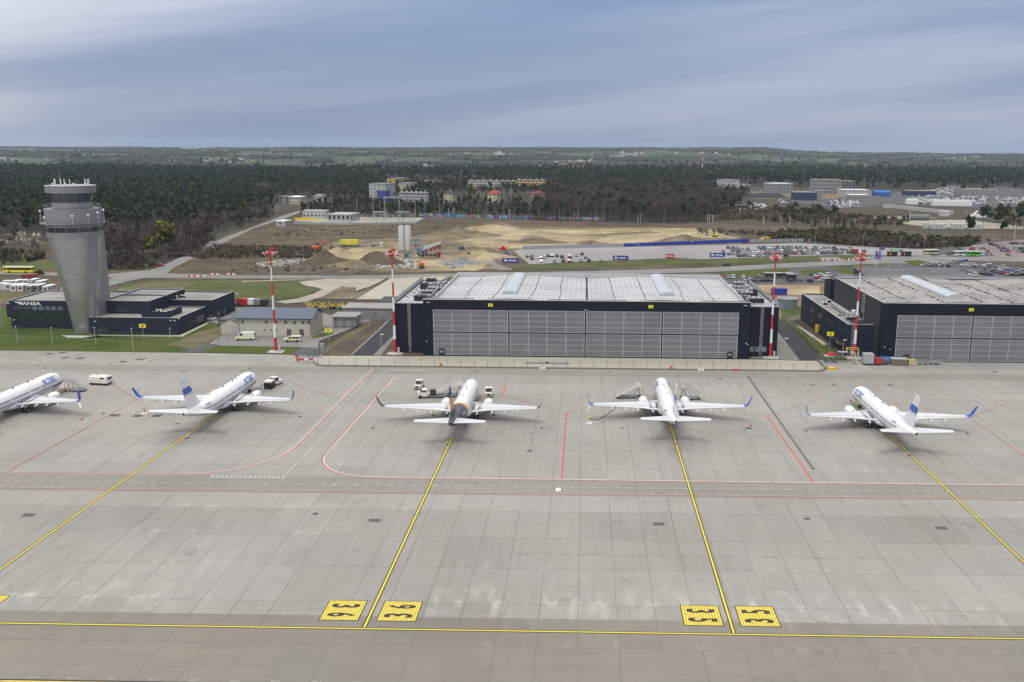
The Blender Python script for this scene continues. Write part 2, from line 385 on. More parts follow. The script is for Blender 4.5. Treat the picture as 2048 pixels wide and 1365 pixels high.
# faint painted codes along the bottom line
for x in np.arange(-62, -24, 4.62):
    lettering('painted_code', '1122', .55, Matrix.Translation((x, 87.55, .012)) @ Matrix.Rotation(math.pi, 4, 'Z'), P_WHTW)['kind'] = 'structure'
# stand number boxes
def stand_box(x0, y0, top, bottom, rot):
    mb = MB(); s_ = 5.1; z = .013
    mb.m = 0; mb.poly([(x0, y0, z), (x0+s_, y0, z), (x0+s_, y0+s_, z), (x0, y0+s_, z)])
    mb.m = 1; b = .14; mb.poly([(x0+b, y0+b, z+.004), (x0+s_-b, y0+b, z+.004), (x0+s_-b, y0+s_-b, z+.004), (x0+b, y0+s_-b, z+.004)])
    mb.m = 2; n = 12; w = (s_-2*b)/(n+.55)
    for i in range(n+1):
        xa = x0+b+w*i; mb.poly([(xa, y0+b, z+.008), (min(xa+w*.60, x0+s_-b), y0+b, z+.008), (min(xa+w*.60, x0+s_-b), y0+s_-b, z+.008), (xa, y0+s_-b, z+.008)])
    o = tag(mb.build('stand_number_box', [P_BLK, P_TAN, P_YEL]), kind='structure')
    for ch, cy in ((top, 3.62), (bottom, 1.42)):
        vs, fs = textmesh(ch, 1., bold=.03)
        xs = [v[0] for v in vs]; yy = [v[1] for v in vs]; cx_ = (min(xs)+max(xs))/2; cy_ = (min(yy)+max(yy))/2; sx = .98/(max(xs)-min(xs)); sy = 3.75/(max(yy)-min(yy))
        m2 = MB(); c_, s2 = math.cos(rot), math.sin(rot)
        for v in vs:
            a, b_ = (v[0]-cx_)*sx, (v[1]-cy_)*sy
            m2.v.append((x0+s_/2+.02+a*c_-b_*s2, y0+cy+a*s2+b_*c_, z+.013))
        for f in fs: m2.face(f)
        tag(m2.build('stand_number', P_BLK), kind='structure')
q = math.pi/2
stand_box(-33.4, 100.5, '3', '6', -q); stand_box(-26.05, 100.5, '6', '3', q)
stand_box(13.0, 100.55, '3', '5', -q); stand_box(20.2, 100.55, '5', '3', q)
stand_box(-88.6, 100.5, '3', '7', -q); stand_box(-81.2, 100.5, '7', '3', q)
stand_box(58.8, 100.55, '3', '4', -q); stand_box(66.0, 100.55, '4', '3', q)
# red lines (thin and worn, some fresh and broad)
def arc(cx_, cy_, r_, a0, a1, n=14): return [(cx_+r_*math.cos(a0+(a1-a0)*i/n), cy_+r_*math.sin(a0+(a1-a0)*i/n)) for i in range(n+1)]
yR1 = lambda x: 149.35+.0026*(x+60); yR2 = lambda x: 142.6+.0045*(x+20)
roadL = [(-57.4, 226), (-57.4, 165.5)]+arc(-66.4, 165.5, 9, 0, -math.pi/2, 8)[1:]
roadL = [(-57.0, 228.0), (-56.9, 226.5), (-57.4, 222), (-57.6, 166)]+arc(-73.6, 166, 16, 0, -math.pi/2, 12)[1:]+[(-230, 149.3)]
roadR = [(-49.6, 221), (-50.4, 161.5)]+arc(-38.4, 161.5, 12, math.pi, 1.5*math.pi, 12)[1:]+[(60, 149.6), (230, 150.2)]
def off(pts, d):
    o_ = []
    for i in range(len(pts)):
        a = Vector(pts[max(0, i-1)]); b = Vector(pts[min(len(pts)-1, i+1)]); v = (b-a).normalized(); o_.append((pts[i][0]-v.y*d, pts[i][1]+v.x*d))
    return o_
lines('apron_road_edge', [off(roadL, .17), off(roadR, -.17)], .18, P_RED, .011)
lines('apron_road_edge', [off(roadL[:16], -.13), off(roadR[:16], .13)], .15, P_WHT, .0125)
lines('apron_road_edge', [off(roadL[15:], -.11), off(roadR[15:], .11)], .12, P_WHTW, .0125)
lines('apron_road_edge', [[(-230, 141.6), (230, 143.9)]], .24, P_REDW, .012); lines('apron_road_edge', [[(-230, 141.85), (230, 144.15)]], .11, P_WHTW, .012)
fresh = [[(-3.8, 190.2), (-3.8, 150.0)], [(41.6, 189.4), (41.9, 150.0)], [(-19.75, 203.9), (-19.6, 212.6)], [(-35.3, 211.9), (-35.6, 206.5)]]
lines('stand_boundary_line', fresh, .26, P_RED, .014)
worn = [[(-105.7, 150.1), (-105.5, 196.5), (-120.4, 211.9), (-110.3, 220.8), (-134.2, 221.4)], [(-105.5, 196.5), (-90.5, 211.6)], [(-58.0, 199.2), (-73.6, 212.4), (-73.4, 220.5), (-95, 220.8)],
        [(-3.8, 190.3), (-19.7, 203.9)], [(-19.6, 212.8), (-35.4, 212.2)], [(-50.2, 196.5), (-35.5, 206.2)], [(-3.8, 190.3), (13.8, 205.9)], [(10, 212.2), (25, 212.2)], [(25, 211), (23.8, 206), (41.6, 189.5), (57.4, 204.3), (53.5, 211.9), (78, 212.2)],
        [(87.4, 150.6), (87.4, 190.5), (102, 202.5), (99, 211.8), (130, 212.2)], [(87.4, 190.5), (72, 204)]]
lines('stand_boundary_line', worn, .2, P_REDW, .013)
# the crossing road's broken centre line, give-way teeth and far edge
segs = []
y = 226.0
while y > 151.5: segs.append([(-53.15-.016*(226-y), y), (-53.15-.016*(226-y+1.1), y-1.1)]); y -= 1.85
mb = MB(); 
for s_ in segs: strip(mb, [(p[0], p[1], 0) for p in s_], .36, .011)
mb.m = 1
for s_ in segs: strip(mb, [(p[0], p[1], 0) for p in s_], .18, .014)
tag(mb.build('broken_centre_line', [P_BLK, P_WHT]), kind='structure')
mb = MB()
for i in range(16): x = -67.6+i*.86; mb.poly([(x, 148.4, .014), (x+.62, 148.4, .014), (x+.31, 149.5, .014)][::1])
for i in range(12): x = -52.4+i*.82; mb.poly([(x, 226.9, .014), (x+.5, 226.9, .014), (x+.5, 227.7, .014), (x, 227.7, .014)])
for i in range(12): x = -114.2+i*1.0; mb.poly([(x, 242.4, .014), (x+.62, 242.4, .014), (x+.62, 243.3, .014), (x, 243.3, .014)])
tag(mb.build('give_way_teeth', P_WHTW), kind='structure')
# dashes along the service road
mb = MB()
for i in range(170):
    x = -170+i*2.02; yy = 145.75+.0046*(x+20); mb.poly([(x, yy, .014), (x+.98, yy+.004, .014), (x+.98, yy+.17, .014), (x, yy+.17, .014)])
tag(mb.build('road_dashes', P_WHTW), kind='structure')
# round road sign painted on the concrete, with its number
for cx_ in (-4.25, -105.2):
    mb = MB(); mb.m = 0; mb.poly([(cx_+.68*math.cos(a), 144.75+1.05*math.sin(a), .013) for a in np.linspace(0, 2*math.pi, 28)[:-1]])
    mb.m = 1; mb.poly([(cx_+.56*math.cos(a), 144.75+.9*math.sin(a), .017) for a in np.linspace(0, 2*math.pi, 28)[:-1]])
    tag(mb.build('painted_roundel', [P_BLK, P_WHT]), kind='structure')
    tag(lettering('painted_number', '1-2', .5, Matrix.Translation((cx_, 144.75, .021)) @ Matrix.Diagonal((1, 1.7, 1, 1)), P_BLK, bold=.01), kind='structure')
# steel drain channel running away from the camera, grates and manhole lids set in the slabs
P_IRON = mat('cast_iron', (.075, .072, .068), .7, var=.3, scale=3, coord='World')
P_IRON2 = mat('grate_steel', (.195, .19, .18), .6, var=.2, scale=9, coord='World')
mb = MB(); strip(mb, [(43.7, 225.5, 0), (43.55, 157, 0)], .65, .009); mb.m = 1
for i in range(170): y = 157.3+i*.4; mb.poly([(43.25, y, .012), (43.9, y, .012), (43.9, y+.2, .012), (43.25, y+.2, .012)])
mb.m = 1; mb.poly([(43.2, 156.3, .012), (44.0, 156.3, .012), (44.0, 157, .012), (43.2, 157, .012)])
tag(mb.build('drain_channel', [P_IRON2, P_IRON]), kind='structure')
mb = MB()
for x, y, w, d in ((-89.9, 131.1, 2.4, 1.5), (-33.4, 130.8, 2.3, 1.4), (12.3, 131, 2.2, 1.4), (57.4, 130.9, 2.2, 1.4)):
    mb.m = 0; mb.poly([(x-w/2, y-d/2, .010), (x+w/2, y-d/2, .010), (x+w/2, y+d/2, .010), (x-w/2, y+d/2, .010)])
    mb.m = 1; w -= .5; d -= .4; mb.poly([(x-w/2, y-d/2, .014), (x+w/2, y-d/2, .014), (x+w/2, y+d/2, .014), (x-w/2, y+d/2, .014)])
tag(mb.build('inspection_grate', [P_IRON2, P_IRON]), kind='structure')
mb = MB()
lids = [(631, 1028, .5), (1614, 1038, .5), (207, 827, .5), (354, 848, .55), (1059, 902, .55), (1245, 857, .4), (304, 721, .6), (75, 732, .6), (90, 736, .6), (219, 728, .5), (290, 717, .6), (368, 743, .6), (500, 737, .6), (448, 740, .5), (1440, 758, .6), (1626, 770, .6), (1666, 770, .6), (1990, 744, .7), (1780, 771, .7), (950, 744, .5), (1497, 857, .8), (1220, 744, .5), (1945, 710, .8)]
for x, y, r_ in lids:
    p = g(x, y); mb.poly([(p.x+r_*math.cos(a), p.y+r_*math.sin(a), .013) for a in np.linspace(0, 2*math.pi, 16)[:-1]])
for x, y in ((115, 831), (138, 832), (157, 832), (98, 708), (130, 716), (125, 706), (160, 717), (280, 719), (246, 724)):   # darker patches and grates
    p = g(x*2 if y > 800 and x < 200 else x, y); mb.poly([(p.x-1, p.y-.9, .012), (p.x+1, p.y-.9, .012), (p.x+1, p.y+.9, .012), (p.x-1, p.y+.9, .012)])
tag(mb.build('manhole_lids', P_IRON), kind='structure')
# rubber marks swept by turning wheels
MB_r = MB(); rr = random.Random(5)
for i in range(16):
    x = rr.uniform(-60, 60); y = rr.uniform(90, 104); a = rr.uniform(-.5, .5); L = rr.uniform(3, 9); pts = [(x+t*L, y+a*(t*L)+.06*(t*L)**2*.3, 0) for t in np.linspace(0, 1, 6)]
    strip(MB_r, pts, .10, .0105)
for x0 in np.arange(-9.5, 46, 1.1):
    if rr.random() < .6: L = rr.uniform(.5, 1.3); y = 119.75+rr.uniform(-.15, .1); MB_r.poly([(x0, y-.12, .0105), (x0+L, y-.1, .0105), (x0+L*.8, y+.12, .0105), (x0+.1, y+.14, .0105)])
tag(MB_r.build('tyre_marks', mat('tyre_rubber_mark', (.19, .175, .155), .9, coord='World')), kind='structure')
# ============================================================ MATERIALS FOR BUILDINGS
def seam_mat(name, col, axis='x', pitch=1.1, rough_=.55, depth=.35, var=.06, width=.05, metal=0., horiz=None):
    "cladding with regular panel seams"
    k = nodes_mat(name, rough_, .18); k.b.inputs['Metallic'].default_value = metal
    def ln(c, p): f = k.M('FRACT', k.M('DIVIDE', c, p)); return k.M('SUBTRACT', 1.0, k.M('DIVIDE', k.M('MINIMUM', f, k.M('SUBTRACT', 1.0, f)), width), clamp=True)
    c = {'x': k.x, 'y': k.y, 'z': k.z, 'xy': k.M('ADD', k.x, k.y)}[axis]
    s_ = ln(c, pitch)
    if horiz: s_ = k.M('MAXIMUM', s_, ln(k.z, horiz))
    v = k.M('MULTIPLY', k.M('SUBTRACT', 1.0, k.M('MULTIPLY', s_, depth)), k.M('MULTIPLY_ADD', k.noise(.35, det=5), var*4, 1-var*2))
    v = k.M('MULTIPLY', v, k.M('MULTIPLY_ADD', k.white(k.M('FLOOR', k.M('DIVIDE', c, pitch)), 1.0), var, 1-var/2))
    sc = N(k.t, 'ShaderNodeVectorMath'); sc.operation = 'SCALE'; sc.inputs[0].default_value = col; k.t.links.new(v, sc.inputs['Scale']); k.out(sc.outputs[0]); return k.m
M_NAVY = seam_mat('navy_cladding', (.011, .014, .026), 'xy', 1.2, .6, .3, .05)
M_NAVY2 = seam_mat('slate_cladding', (.022, .027, .046), 'xy', 1.1, .6, .25, .06)
M_CHAR = seam_mat('charcoal_cladding', (.045, .049, .055), 'xy', 1.1, .55, .45, .05)
M_DARK = mat('near_black_steel', (.012, .013, .016), .5)
M_GLASS = mat('dark_window_glass', (.02, .026, .034), .08, var=.3, scale=.4, spec=.9)
M_GLASS2 = mat('blue_reflecting_glass', (.10, .13, .16), .08, var=.3, scale=.3, spec=.9)
M_ALU = mat('brushed_aluminium', (.47, .47, .47), .4, metal=.3, var=.08, scale=.6)
M_GALV = mat('galvanised_steel', (.33, .34, .35), .5, metal=.3, var=.15, scale=2)
M_WHITE = mat('white_painted_steel', (.72, .72, .70), .45, var=.05, scale=.7)
M_BLACK = mat('black_rubber', (.012, .012, .012), .8, var=.2)
M_RED = mat('signal_red_paint', (.50, .022, .03), .45, var=.08, scale=.8)
M_YEL = mat('yellow_painted_steel', (.75, .52, .02), .45, var=.08)
M_ORG = mat('orange_painted_steel', (.65, .17, .02), .5, var=.15)
M_SIGN = mat('sign_yellow', (.80, .70, .03), .4, var=.04)
M_CONC = mat('cast_concrete', (.42, .40, .36), .85, var=.15, scale=.6, detail=6)
M_GREY = mat('mid_grey_paint', (.20, .21, .22), .6, var=.12)
def roof_mat(name, base, dirt):
    k = nodes_mat(name, .7, .3)
    a = k.ramp(k.noise(.10, det=8, off=3), [(.38, dirt), (.52, base), (.68, tuple(min(1, c*1.10) for c in base))])
    b = k.mix(k.ramp(k.noise(.5, .25, 1.4, det=6, off=6), [(.45, 0.0), (.75, .55)]), a, dirt); k.out(b); return k.m
M_ROOFP = roof_mat('pale_roof_membrane', (.42, .42, .425), (.36, .36, .365))
M_ROOFD = roof_mat('dusty_roof_membrane', (.30, .285, .265), (.21, .20, .185))
M_ROOFG = roof_mat('grey_bitumen_roof', (.26, .25, .24), (.17, .165, .155))
# polycarbonate of the big doors: fine ribs, slightly glossy
def poly_mat():
    k = nodes_mat('ribbed_polycarbonate', .2, .6)
    w = k.M('SINE', k.M('MULTIPLY', k.x, 2*math.pi/.6))
    v = k.M('ADD', k.M('MULTIPLY_ADD', w, .05, .93), k.M('MULTIPLY_ADD', k.noise(.08, 1, 2, det=4), .7, -.35))
    v = k.M('MULTIPLY', v, k.M('MULTIPLY_ADD', k.noise(.5, .15, 1.5, det=3, off=9), .35, .83))
    sc = N(k.t, 'ShaderNodeVectorMath'); sc.operation = 'SCALE'; sc.inputs[0].default_value = (.19, .192, .202); k.t.links.new(v, sc.inputs['Scale']); k.out(sc.outputs[0])
    bn = N(k.t, 'ShaderNodeBump'); bn.inputs['Strength'].default_value = .5; bn.inputs['Distance'].default_value = .05
    k.t.links.new(w, bn.inputs['Height']); k.t.links.new(bn.outputs[0], k.b.inputs['Normal']); return k.m
M_POLY = poly_mat()
M_FRAME = mat('pale_door_frame', (.36, .365, .375), .5, var=.05)
M_SKYL = seam_mat('skylight_sheet', (.44, .46, .49), 'y', 1.3, .4, .12, .03)

def ladder(parent, x, y, z0, z1, axis='x', s=-1, cage=True, name='caged_ladder', mat_=None):
    "rungs, rails and hoops standing off a wall; s = outward sign"
    mb = MB(); mat_ = mat_ or M_ALU
    def P(a, o, z): return (x+a, y+o*s, z) if axis == 'x' else (x+o*s, y+a, z)
    for a in (-.3, .3): mb.tube(P(a, .25, z0), P(a, .25, z1), .04, n=5)
    z = z0+.3
    while z < z1: mb.tube(P(-.3, .25, z), P(.3, .25, z), .03, n=4); z += .45
    if cage:
        z = z0+2.4
        while z < z1+1:
            pts = [P(.42*math.cos(a), .3+.7*math.sin(a), z) for a in np.linspace(0, math.pi, 6)]; mb.path(pts, .035, 4); z += 1.0
        for a in np.linspace(.3, math.pi-.3, 4): mb.tube(P(.42*math.cos(a), .3+.7*math.sin(a), z0+2.4), P(.42*math.cos(a), .3+.7*math.sin(a), z1+1), .025, n=4)
    return mb.build(name, mat_, parent)
def hangar_doors(parent, X, Y, ztop, n, wickets, zb=.25):
    L = (X[1]-X[0])/n
    for i in range(n):
        x0, x1 = X[0]+i*L+.2, X[0]+(i+1)*L-.2; zm = zb+(ztop-zb)*.505
        mb = MB(); mb.m = 0; mb.box(x0, x1, Y, Y+.2, zb, zm-.2); mb.box(x0, x1, Y, Y+.2, zm+.2, ztop)
        mb.m = 1; mb.box(x0-.2, x1+.2, Y+.06, Y+.35, .03, ztop+.05)
        leaf = mb.build('hangar_door', [M_POLY, M_DARK], parent)
        fr = MB()
        for (a, b) in ((zb, zm-.2), (zm+.2, ztop)):
            for q in range(5): xx = x0+(x1-x0)*q/4; xx = min(max(xx, x0+.11), x1-.11); fr.box(xx-.11, xx+.11, Y-.05, Y+.03, a, b)
            for q in range(5):
                zz = a+(b-a)*q/4; zz = min(max(zz, a+.08), b-.08)
                for r_ in range(4): xa = x0+(x1-x0)*r_/4+(.22 if r_ == 0 else .11); xb = x0+(x1-x0)*(r_+1)/4-(.22 if r_ == 3 else .11); fr.box(xa, xb, Y-.045, Y+.02, zz-.07, zz+.07)
        fr.build('door_frame', M_FRAME, leaf)
        for wx in wickets:
            if x0 < wx < x1:
                w = MB(); w.box(wx-.85, wx+.85, Y-.10, Y-.052, .05, 2.1); w.m = 1; w.box(wx-.55, wx+.55, Y-.14, Y-.102, .9, 1.6); w.build('wicket_door', [M_DARK, M_GREY], leaf)
def sign_on_wall(parent, x, y, z, txt, w=1.3, h=.85):
    mb = MB(); mb.box(x-w/2, x+w/2, y-.12, y-.02, z-h/2, z+h/2); s_ = mb.build('number_sign', M_SIGN, parent)
    lettering('sign_text', txt, h*.75, Matrix.Translation((x, y-.13, z)) @ Matrix.Rotation(math.pi/2, 4, 'X'), P_BLK, s_, bold=.015)
def railing(mb, pts, h=1.1, step=2.0, r_=.035):
    for a, b in zip(pts[:-1], pts[1:]):
        a, b = Vector(a), Vector(b); n = max(1, int((b-a).length/step))
        for i in range(n+1): p = a.lerp(b, i/n); mb.tube(p, p+Vector((0, 0, h)), r_, n=4)
        for z in (h, h*.55): mb.tube(a+Vector((0, 0, z)), b+Vector((0, 0, z)), r_, n=4)

# ============================================================ CENTRE HANGAR
def hvac(parent, cx_, cy_, z, w, d, h, m, name='air_handling_unit'):
    mb = MB(); mb.box(cx_-w/2, cx_+w/2, cy_-d/2, cy_+d/2, z, z+h); mb.m = 1
    nf = max(1, int(w/1.2))
    for i in range(nf): x = cx_-w/2+(i+.5)*w/nf; mb.lathe([(.38, z+h), (.38, z+h+.12)], 10, (x, cy_))
    mb.box(cx_-w/2-.02, cx_+w/2+.02, cy_-d/2-.03, cy_-d/2-.005, z+h*.2, z+h*.8)
    return mb.build(name, [m, M_DARK], parent)
hg = empty('hangar', (0.5, 244.4, 0), label='dark navy aircraft hangar with four pale ribbed doors in the middle of the photo', cat='hangar')
def HB(mb, name, mats, parent=None, **k):
    "mesh given in world coordinates, hung under a thing"
    o = mb.build(name, mats, parent, **k); o.matrix_parent_inverse = Matrix.Identity(4)
    root = parent
    while root.parent is not None: root = root.parent
    if parent is root: o.location = -Vector(root.location)
    return o
# world-coordinate children: shift the direct children back by the root's location once everything is linked
def settle(root):
    for ch in root.children: ch.location = Vector(ch.location)-Vector(root.location)
XL, XR, YF, YB, ZT = -46.1, 47.2, 244.4, 292.6, 16.4
w = MB(); w.box(XL, -43.5, YF, YF+2.4, 0, 13.6); w.box(44.2, XR, YF, YF+2.4, 0, 13.6); w.box(XL, XR, YF, YF+2.4, 13.6, ZT)
w.box(-43.0, -42.7, YF+2.4, YB, 0, 15.8); w.box(45.2, 45.5, YF+2.4, YB, 0, 15.8); w.box(-42.7, 45.2, YB-.3, YB, 0, 15.8)
w.build('wall', M_NAVY, hg)
cap = MB(); cap.box(XL-.1, XR+.1, YF-.06, YF+.5, ZT, ZT+.14); cap.box(-43.15, 45.65, YB-.35, YB+.05, 15.8, 17.5); cap.box(-43.2, -42.85, YF+2.5, YB-.35, 15.8, 17.0); cap.box(45.35, 45.7, YF+2.5, YB-.35, 15.8, 17.0)
cap.build('parapet', mat('pale_parapet_metal', (.46, .46, .46), .5, var=.06, scale=.5), hg)
def roofz(x): return 15.95 + .85*(.5-.5*math.cos(2*math.pi*(x-.8)/43.8)) if abs(x-1) < 44 else 15.95
r_ = MB(); nx_ = 90; ny_ = 12
for j in range(ny_+1):
    for i in range(nx_+1): x = -42.85+i*(88.2)/nx_; y = YF+.5+(YB-.35-YF-.5)*j/ny_; r_.v.append((x, y, roofz(x)))
for j in range(ny_):
    for i in range(nx_): a = j*(nx_+1)+i; r_.face([a, a+1, a+nx_+2, a+nx_+1])
RF = r_
WIRES = []; rr = random.Random(3)
for x0 in (-34.5, -26.5, -16.0, -7.5, .7, 9, 17.5, 28.5, 37.5):
    x = x0; pts = []
    for j in range(26):
        pts.append((x, YF+1+j*1.85, roofz(x)+.06)); x += rr.uniform(-.22, .22)
    WIRES.append(pts)
f_ = RF; f_.m = 1
for j in range(9):
    for i in range(56): x = -41.6+i*1.56; y = YF+3+j*5.4; f_.box(x-.09, x+.09, y-.1, y+.1, roofz(x), roofz(x)+.16)
for i in range(60): y = YF+1.5+i*.78; f_.box(.6+rr.uniform(-.3, .3), .95, y, y+.25, 15.9, 16.25)
roof = f_.build('roof', [M_ROOFP, M_DARK], hg)
for pts in WIRES: c_ = MB(); c_.path(pts, .085, 4); c_.build('lightning_wire', M_DARK, roof)
for x0, x1 in ((-24.2, -19.9), (22.0, 26.4)):
    s_ = MB(); n = 10
    ring = lambda y: [((x0+x1)/2+math.cos(a)*(x1-x0)/2, y, roofz((x0+x1)/2)+.25+math.sin(a)*.8) for a in np.linspace(math.pi, 0, n)]+[(x1, y, roofz(x1)-.2), (x0, y, roofz(x0)-.2)]
    s_.loft([ring(y) for y in np.linspace(YF+8.5, YB-1.2, 14)]); s_.build('barrel_skylight', M_SKYL, roof)
hangar_doors(hg, (-43.5, 44.2), YF-.02, 13.5, 4, (-41.0, 42.0))
sign_on_wall(hg, -26.8, YF, 15.0, '36'); sign_on_wall(hg, 18.9, YF, 15.0, '35')
RS = random.Random(12)
for sx, xa, xb in ((-1, -55.2, -43.0), (1, 45.5, 55.9)):
    b_ = MB(); o_ = xa if sx < 0 else xb
    b_.box(xa if sx < 0 else xb-.3, xa+.3 if sx < 0 else xb, 247.2, 293, 0, 14.8); b_.box(xa, xb, 246.9, 247.2, 0, 14.8); b_.box(xa, xb, 292.7, 293, 0, 14.6)
    if sx < 0: b_.box(XL+.0, -43.0, 246.8, 246.9, 0, 14.7)
    blk = b_.build('side_wall', M_NAVY, hg)
    c_ = MB(); c_.box(xa+.3, xb-.3, 247.2, 292.7, 14.2, 14.4); c_.m = 1; c_.box(o_-.2, o_+.2, 246.8, 293.1, 14.8, 14.95); c_.box(xa, xb, 246.75, 247.25, 14.8, 14.95)
    c_.m = 2
    for i in range(60): x = RS.uniform(xa+.8, xb-.8); y = RS.uniform(248.5, 291); c_.box(x, x+.35, y, y+.25, 14.4, 14.62)
    c_.build('side_roof', [M_ROOFP, M_FRAME, M_DARK], hg)
    ra = MB(); railing(ra, [(o_-sx*.2, 247.2, 14.9), (o_-sx*.2, 292.9, 14.9)], 1.2, 1.6, .05); ra.m = 1
    ra.box(o_-sx*.2-.02, o_-sx*.2+.02, 247.2, 292.9, 15.1, 15.9); ra.build('railing', [M_GALV, mat('mesh_infill', (.40, .40, .41), .6)], hg)
    ladder(hg, -50.6 if sx < 0 else 51.1, 246.9, .3, 14.8, 'x', -1)
    rr = random.Random(11+sx); xm = (xa+xb)/2
    for j in range(11):
        y = 254+j*3.3; k_ = j % 3
        hvac(hg, xm+rr.uniform(-2.2, 2.2), y, 14.4, rr.choice((2.2, 3.2, 4.4)), 1.8, rr.choice((.9, 1.5, 2.2)), (M_CHAR, M_ALU, M_GREY)[(j*2+(sx > 0)) % 3])
    d_ = MB()
    for j in range(4):
        y = 258+j*8; d_.tube((xm-2.5, y, 15.2), (xm+2.8, y+1, 15.2), .45, n=8); d_.tube((xm+2.8, y+1, 15.2), (xm+2.8, y+6, 15.2), .4, n=8); d_.tube((xm+2.8, y+6, 14.4), (xm+2.8, y+6, 17.0 if j == 1 else 15.9), .55, n=8)
    d_.build('duct', M_GALV, hg)
for i in range(3): wn = MB(); wn.box(48.0+i*1.7, 49.4+i*1.7, 246.82, 246.9, 1.6, 3.1); wn.build('window', M_GLASS2, hg)
def one(parent, nm, m, *b): q = MB(); q.box(*b); return q.build(nm, m, parent)
for x, z in ((-45.3, 4.2), (46.4, 4.6), (46.9, 4.3)): one(hg, 'wall_lamp', M_WHITE, x-.12, x+.12, YF-.25, YF, z-.1, z+.1)
for x in (-44.6, 45.7): one(hg, 'wall_lamp', M_WHITE, x-.5, x+.5, YF-.1, YF, 15.5, 15.65)
for x in (.1, .75): one(hg, 'door_beacon', M_WHITE, x-.12, x+.12, YF-.3, YF, 13.75, 13.95)
settle(hg)

# ============================================================ RIGHT HANGAR
h2 = empty('hangar', (137, 243.2, 0), label='navy aircraft hangar cut off by the right edge, dusty roof with one long white skylight', cat='hangar')
XL, XR, YF, YB, ZT = 84.5, 190, 243.2, 292.6, 16.9
w = MB(); w.box(XL, 88.4, YF, YF+2.4, 0, ZT); w.box(88.4, XR, YF, YF+2.4, 13.75, ZT); w.box(XL, XL+.3, YF+2.4, YB, 0, ZT); w.box(XR-.3, XR, YF+2.4, YB, 0, ZT); w.box(XL+.3, XR-.3, YB-.3, YB, 0, ZT-.3)
w.box(XL+2.5, XL+2.8, YB, 306, 0, 14.6); w.build('wall', M_NAVY, h2)
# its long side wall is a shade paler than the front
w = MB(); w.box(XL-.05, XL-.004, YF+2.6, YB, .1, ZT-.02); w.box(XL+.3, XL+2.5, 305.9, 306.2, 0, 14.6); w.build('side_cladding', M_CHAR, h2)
r_ = MB(); nx_ = 60
zr = lambda x: 16.55 + .7*(.5-.5*math.cos(2*math.pi*(x-XL)/44))
for j in range(7):
    for i in range(nx_+1): x = XL+.3+i*(XR-XL-.6)/nx_; r_.v.append((x, YF+.4+(YB-YF-.8)*j/6, zr(x)))
for j in range(6):
    for i in range(nx_): a = j*(nx_+1)+i; r_.face([a, a+1, a+nx_+2, a+nx_+1])
roof_b = r_; roof_b.m = 1; rr = random.Random(9)
for i in range(420):
    q = i % 3
    if q == 0: y = rr.choice((252, 262, 272, 281))+rr.uniform(-.4, .4); x = rr.uniform(XL+2, XR-20)
    else: x = rr.choice((92.5, 101.5, 113, 122.5, 131))+rr.uniform(-.35, .35); y = rr.uniform(YF+2, YB-1)
    roof_b.box(x-.16, x+.16, y-.2, y+.2, zr(x)-.02, zr(x)+.16)
roof = roof_b.build('roof', [M_ROOFD, M_DARK], h2)
cp = MB(); cp.box(XL-.1, XR, YF-.06, YF+.4, ZT, ZT+.15); cp.box(XL-.1, XL+.3, YF+.4, YB, ZT, ZT+.13); cp.build('parapet', MATS['pale_parapet_metal'], h2)
ra = MB(); railing(ra, [(XL+1, YB-.2, 16.7), (XR-1, YB-.2, 16.7)], 1.3, 1.0, .05); ra.m = 1; ra.box(XL+1, XR-1, YB-.22, YB-.18, 16.9, 17.6); ra.build('railing', [M_GALV, MATS['mesh_infill']], roof)
x0, x1 = 105.0, 109.8; s_ = MB()
ring = lambda y: [((x0+x1)/2+math.cos(a)*(x1-x0)/2, y, zr(x0)+.3+math.sin(a)*.95) for a in np.linspace(math.pi, 0, 10)]+[(x1, y, 16.5), (x0, y, 16.5)]
s_.loft([ring(y) for y in np.linspace(250.5, 289.5, 14)]); s_.build('barrel_skylight', M_SKYL, roof)
hangar_doors(h2, (88.4, 174.4), YF-.02, 13.5, 4, (91.9,))
sign_on_wall(h2, 109.0, YF, 15.3, '33')
ladder(h2, XL-.05, 259.5, 9.0, 18.0, 'y', -1)
for x, z in ((85.6, 4.3), (87.2, 3.6)): one(h2, 'wall_lamp', M_WHITE, x-.12, x+.12, YF-.22, YF, z-.1, z+.1)
# low annex
an = MB(); an.box(77.0, 77.3, 250.6, 306, 0, 9.2); an.box(77.3, XL-.05, 250.6, 250.9, 0, 9.2); an.box(77.3, XL-.05, 305.7, 306, 0, 9.2); an.build('annex_wall', M_NAVY2, h2)
ar = MB(); ar.box(77.3, XL-.06, 250.9, 305.7, 8.7, 8.85); ar.m = 1; ar.box(76.9, 77.35, 250.5, 306.1, 9.2, 9.32); ar.box(77.35, XL-.06, 250.5, 250.9, 9.2, 9.32); ar.build('annex_roof', [M_ROOFG, M_FRAME], h2)
for y0, n in ((252.5, 4), (265, 3), (279, 2), (288, 2)):
    for zz in (1.4, 5.2):
        for i in range(n): wn = MB(); y = y0+i*2.3; wn.box(76.93, 76.999, y, y+1.7, zz, zz+1.7); wn.build('window', M_GLASS, h2)
ladder(h2, 78.6, 250.6, .3, 9.3, 'x', -1)
hvac(h2, 80.3, 259, 8.85, 3, 2, 1.3, M_ALU); hvac(h2, 79.2, 284, 8.85, 1.4, 1.4, 1.3, M_WHITE); hvac(h2, 81.5, 288, 8.85, 1.2, 1.2, 1.4, M_WHITE); hvac(h2, 79, 266, 8.85, 1.3, .9, .7, M_WHITE)
d_ = MB(); d_.box(80.6, 81.5, 262, 282, 9.3, 10.3); d_.box(80.6, 83.4, 261, 262, 9.3, 10.6); d_.lathe([(.9, 9.2), (.9, 10.8), (.5, 11.2)], 12, (82.6, 264)); d_.build('duct', M_ALU, h2)
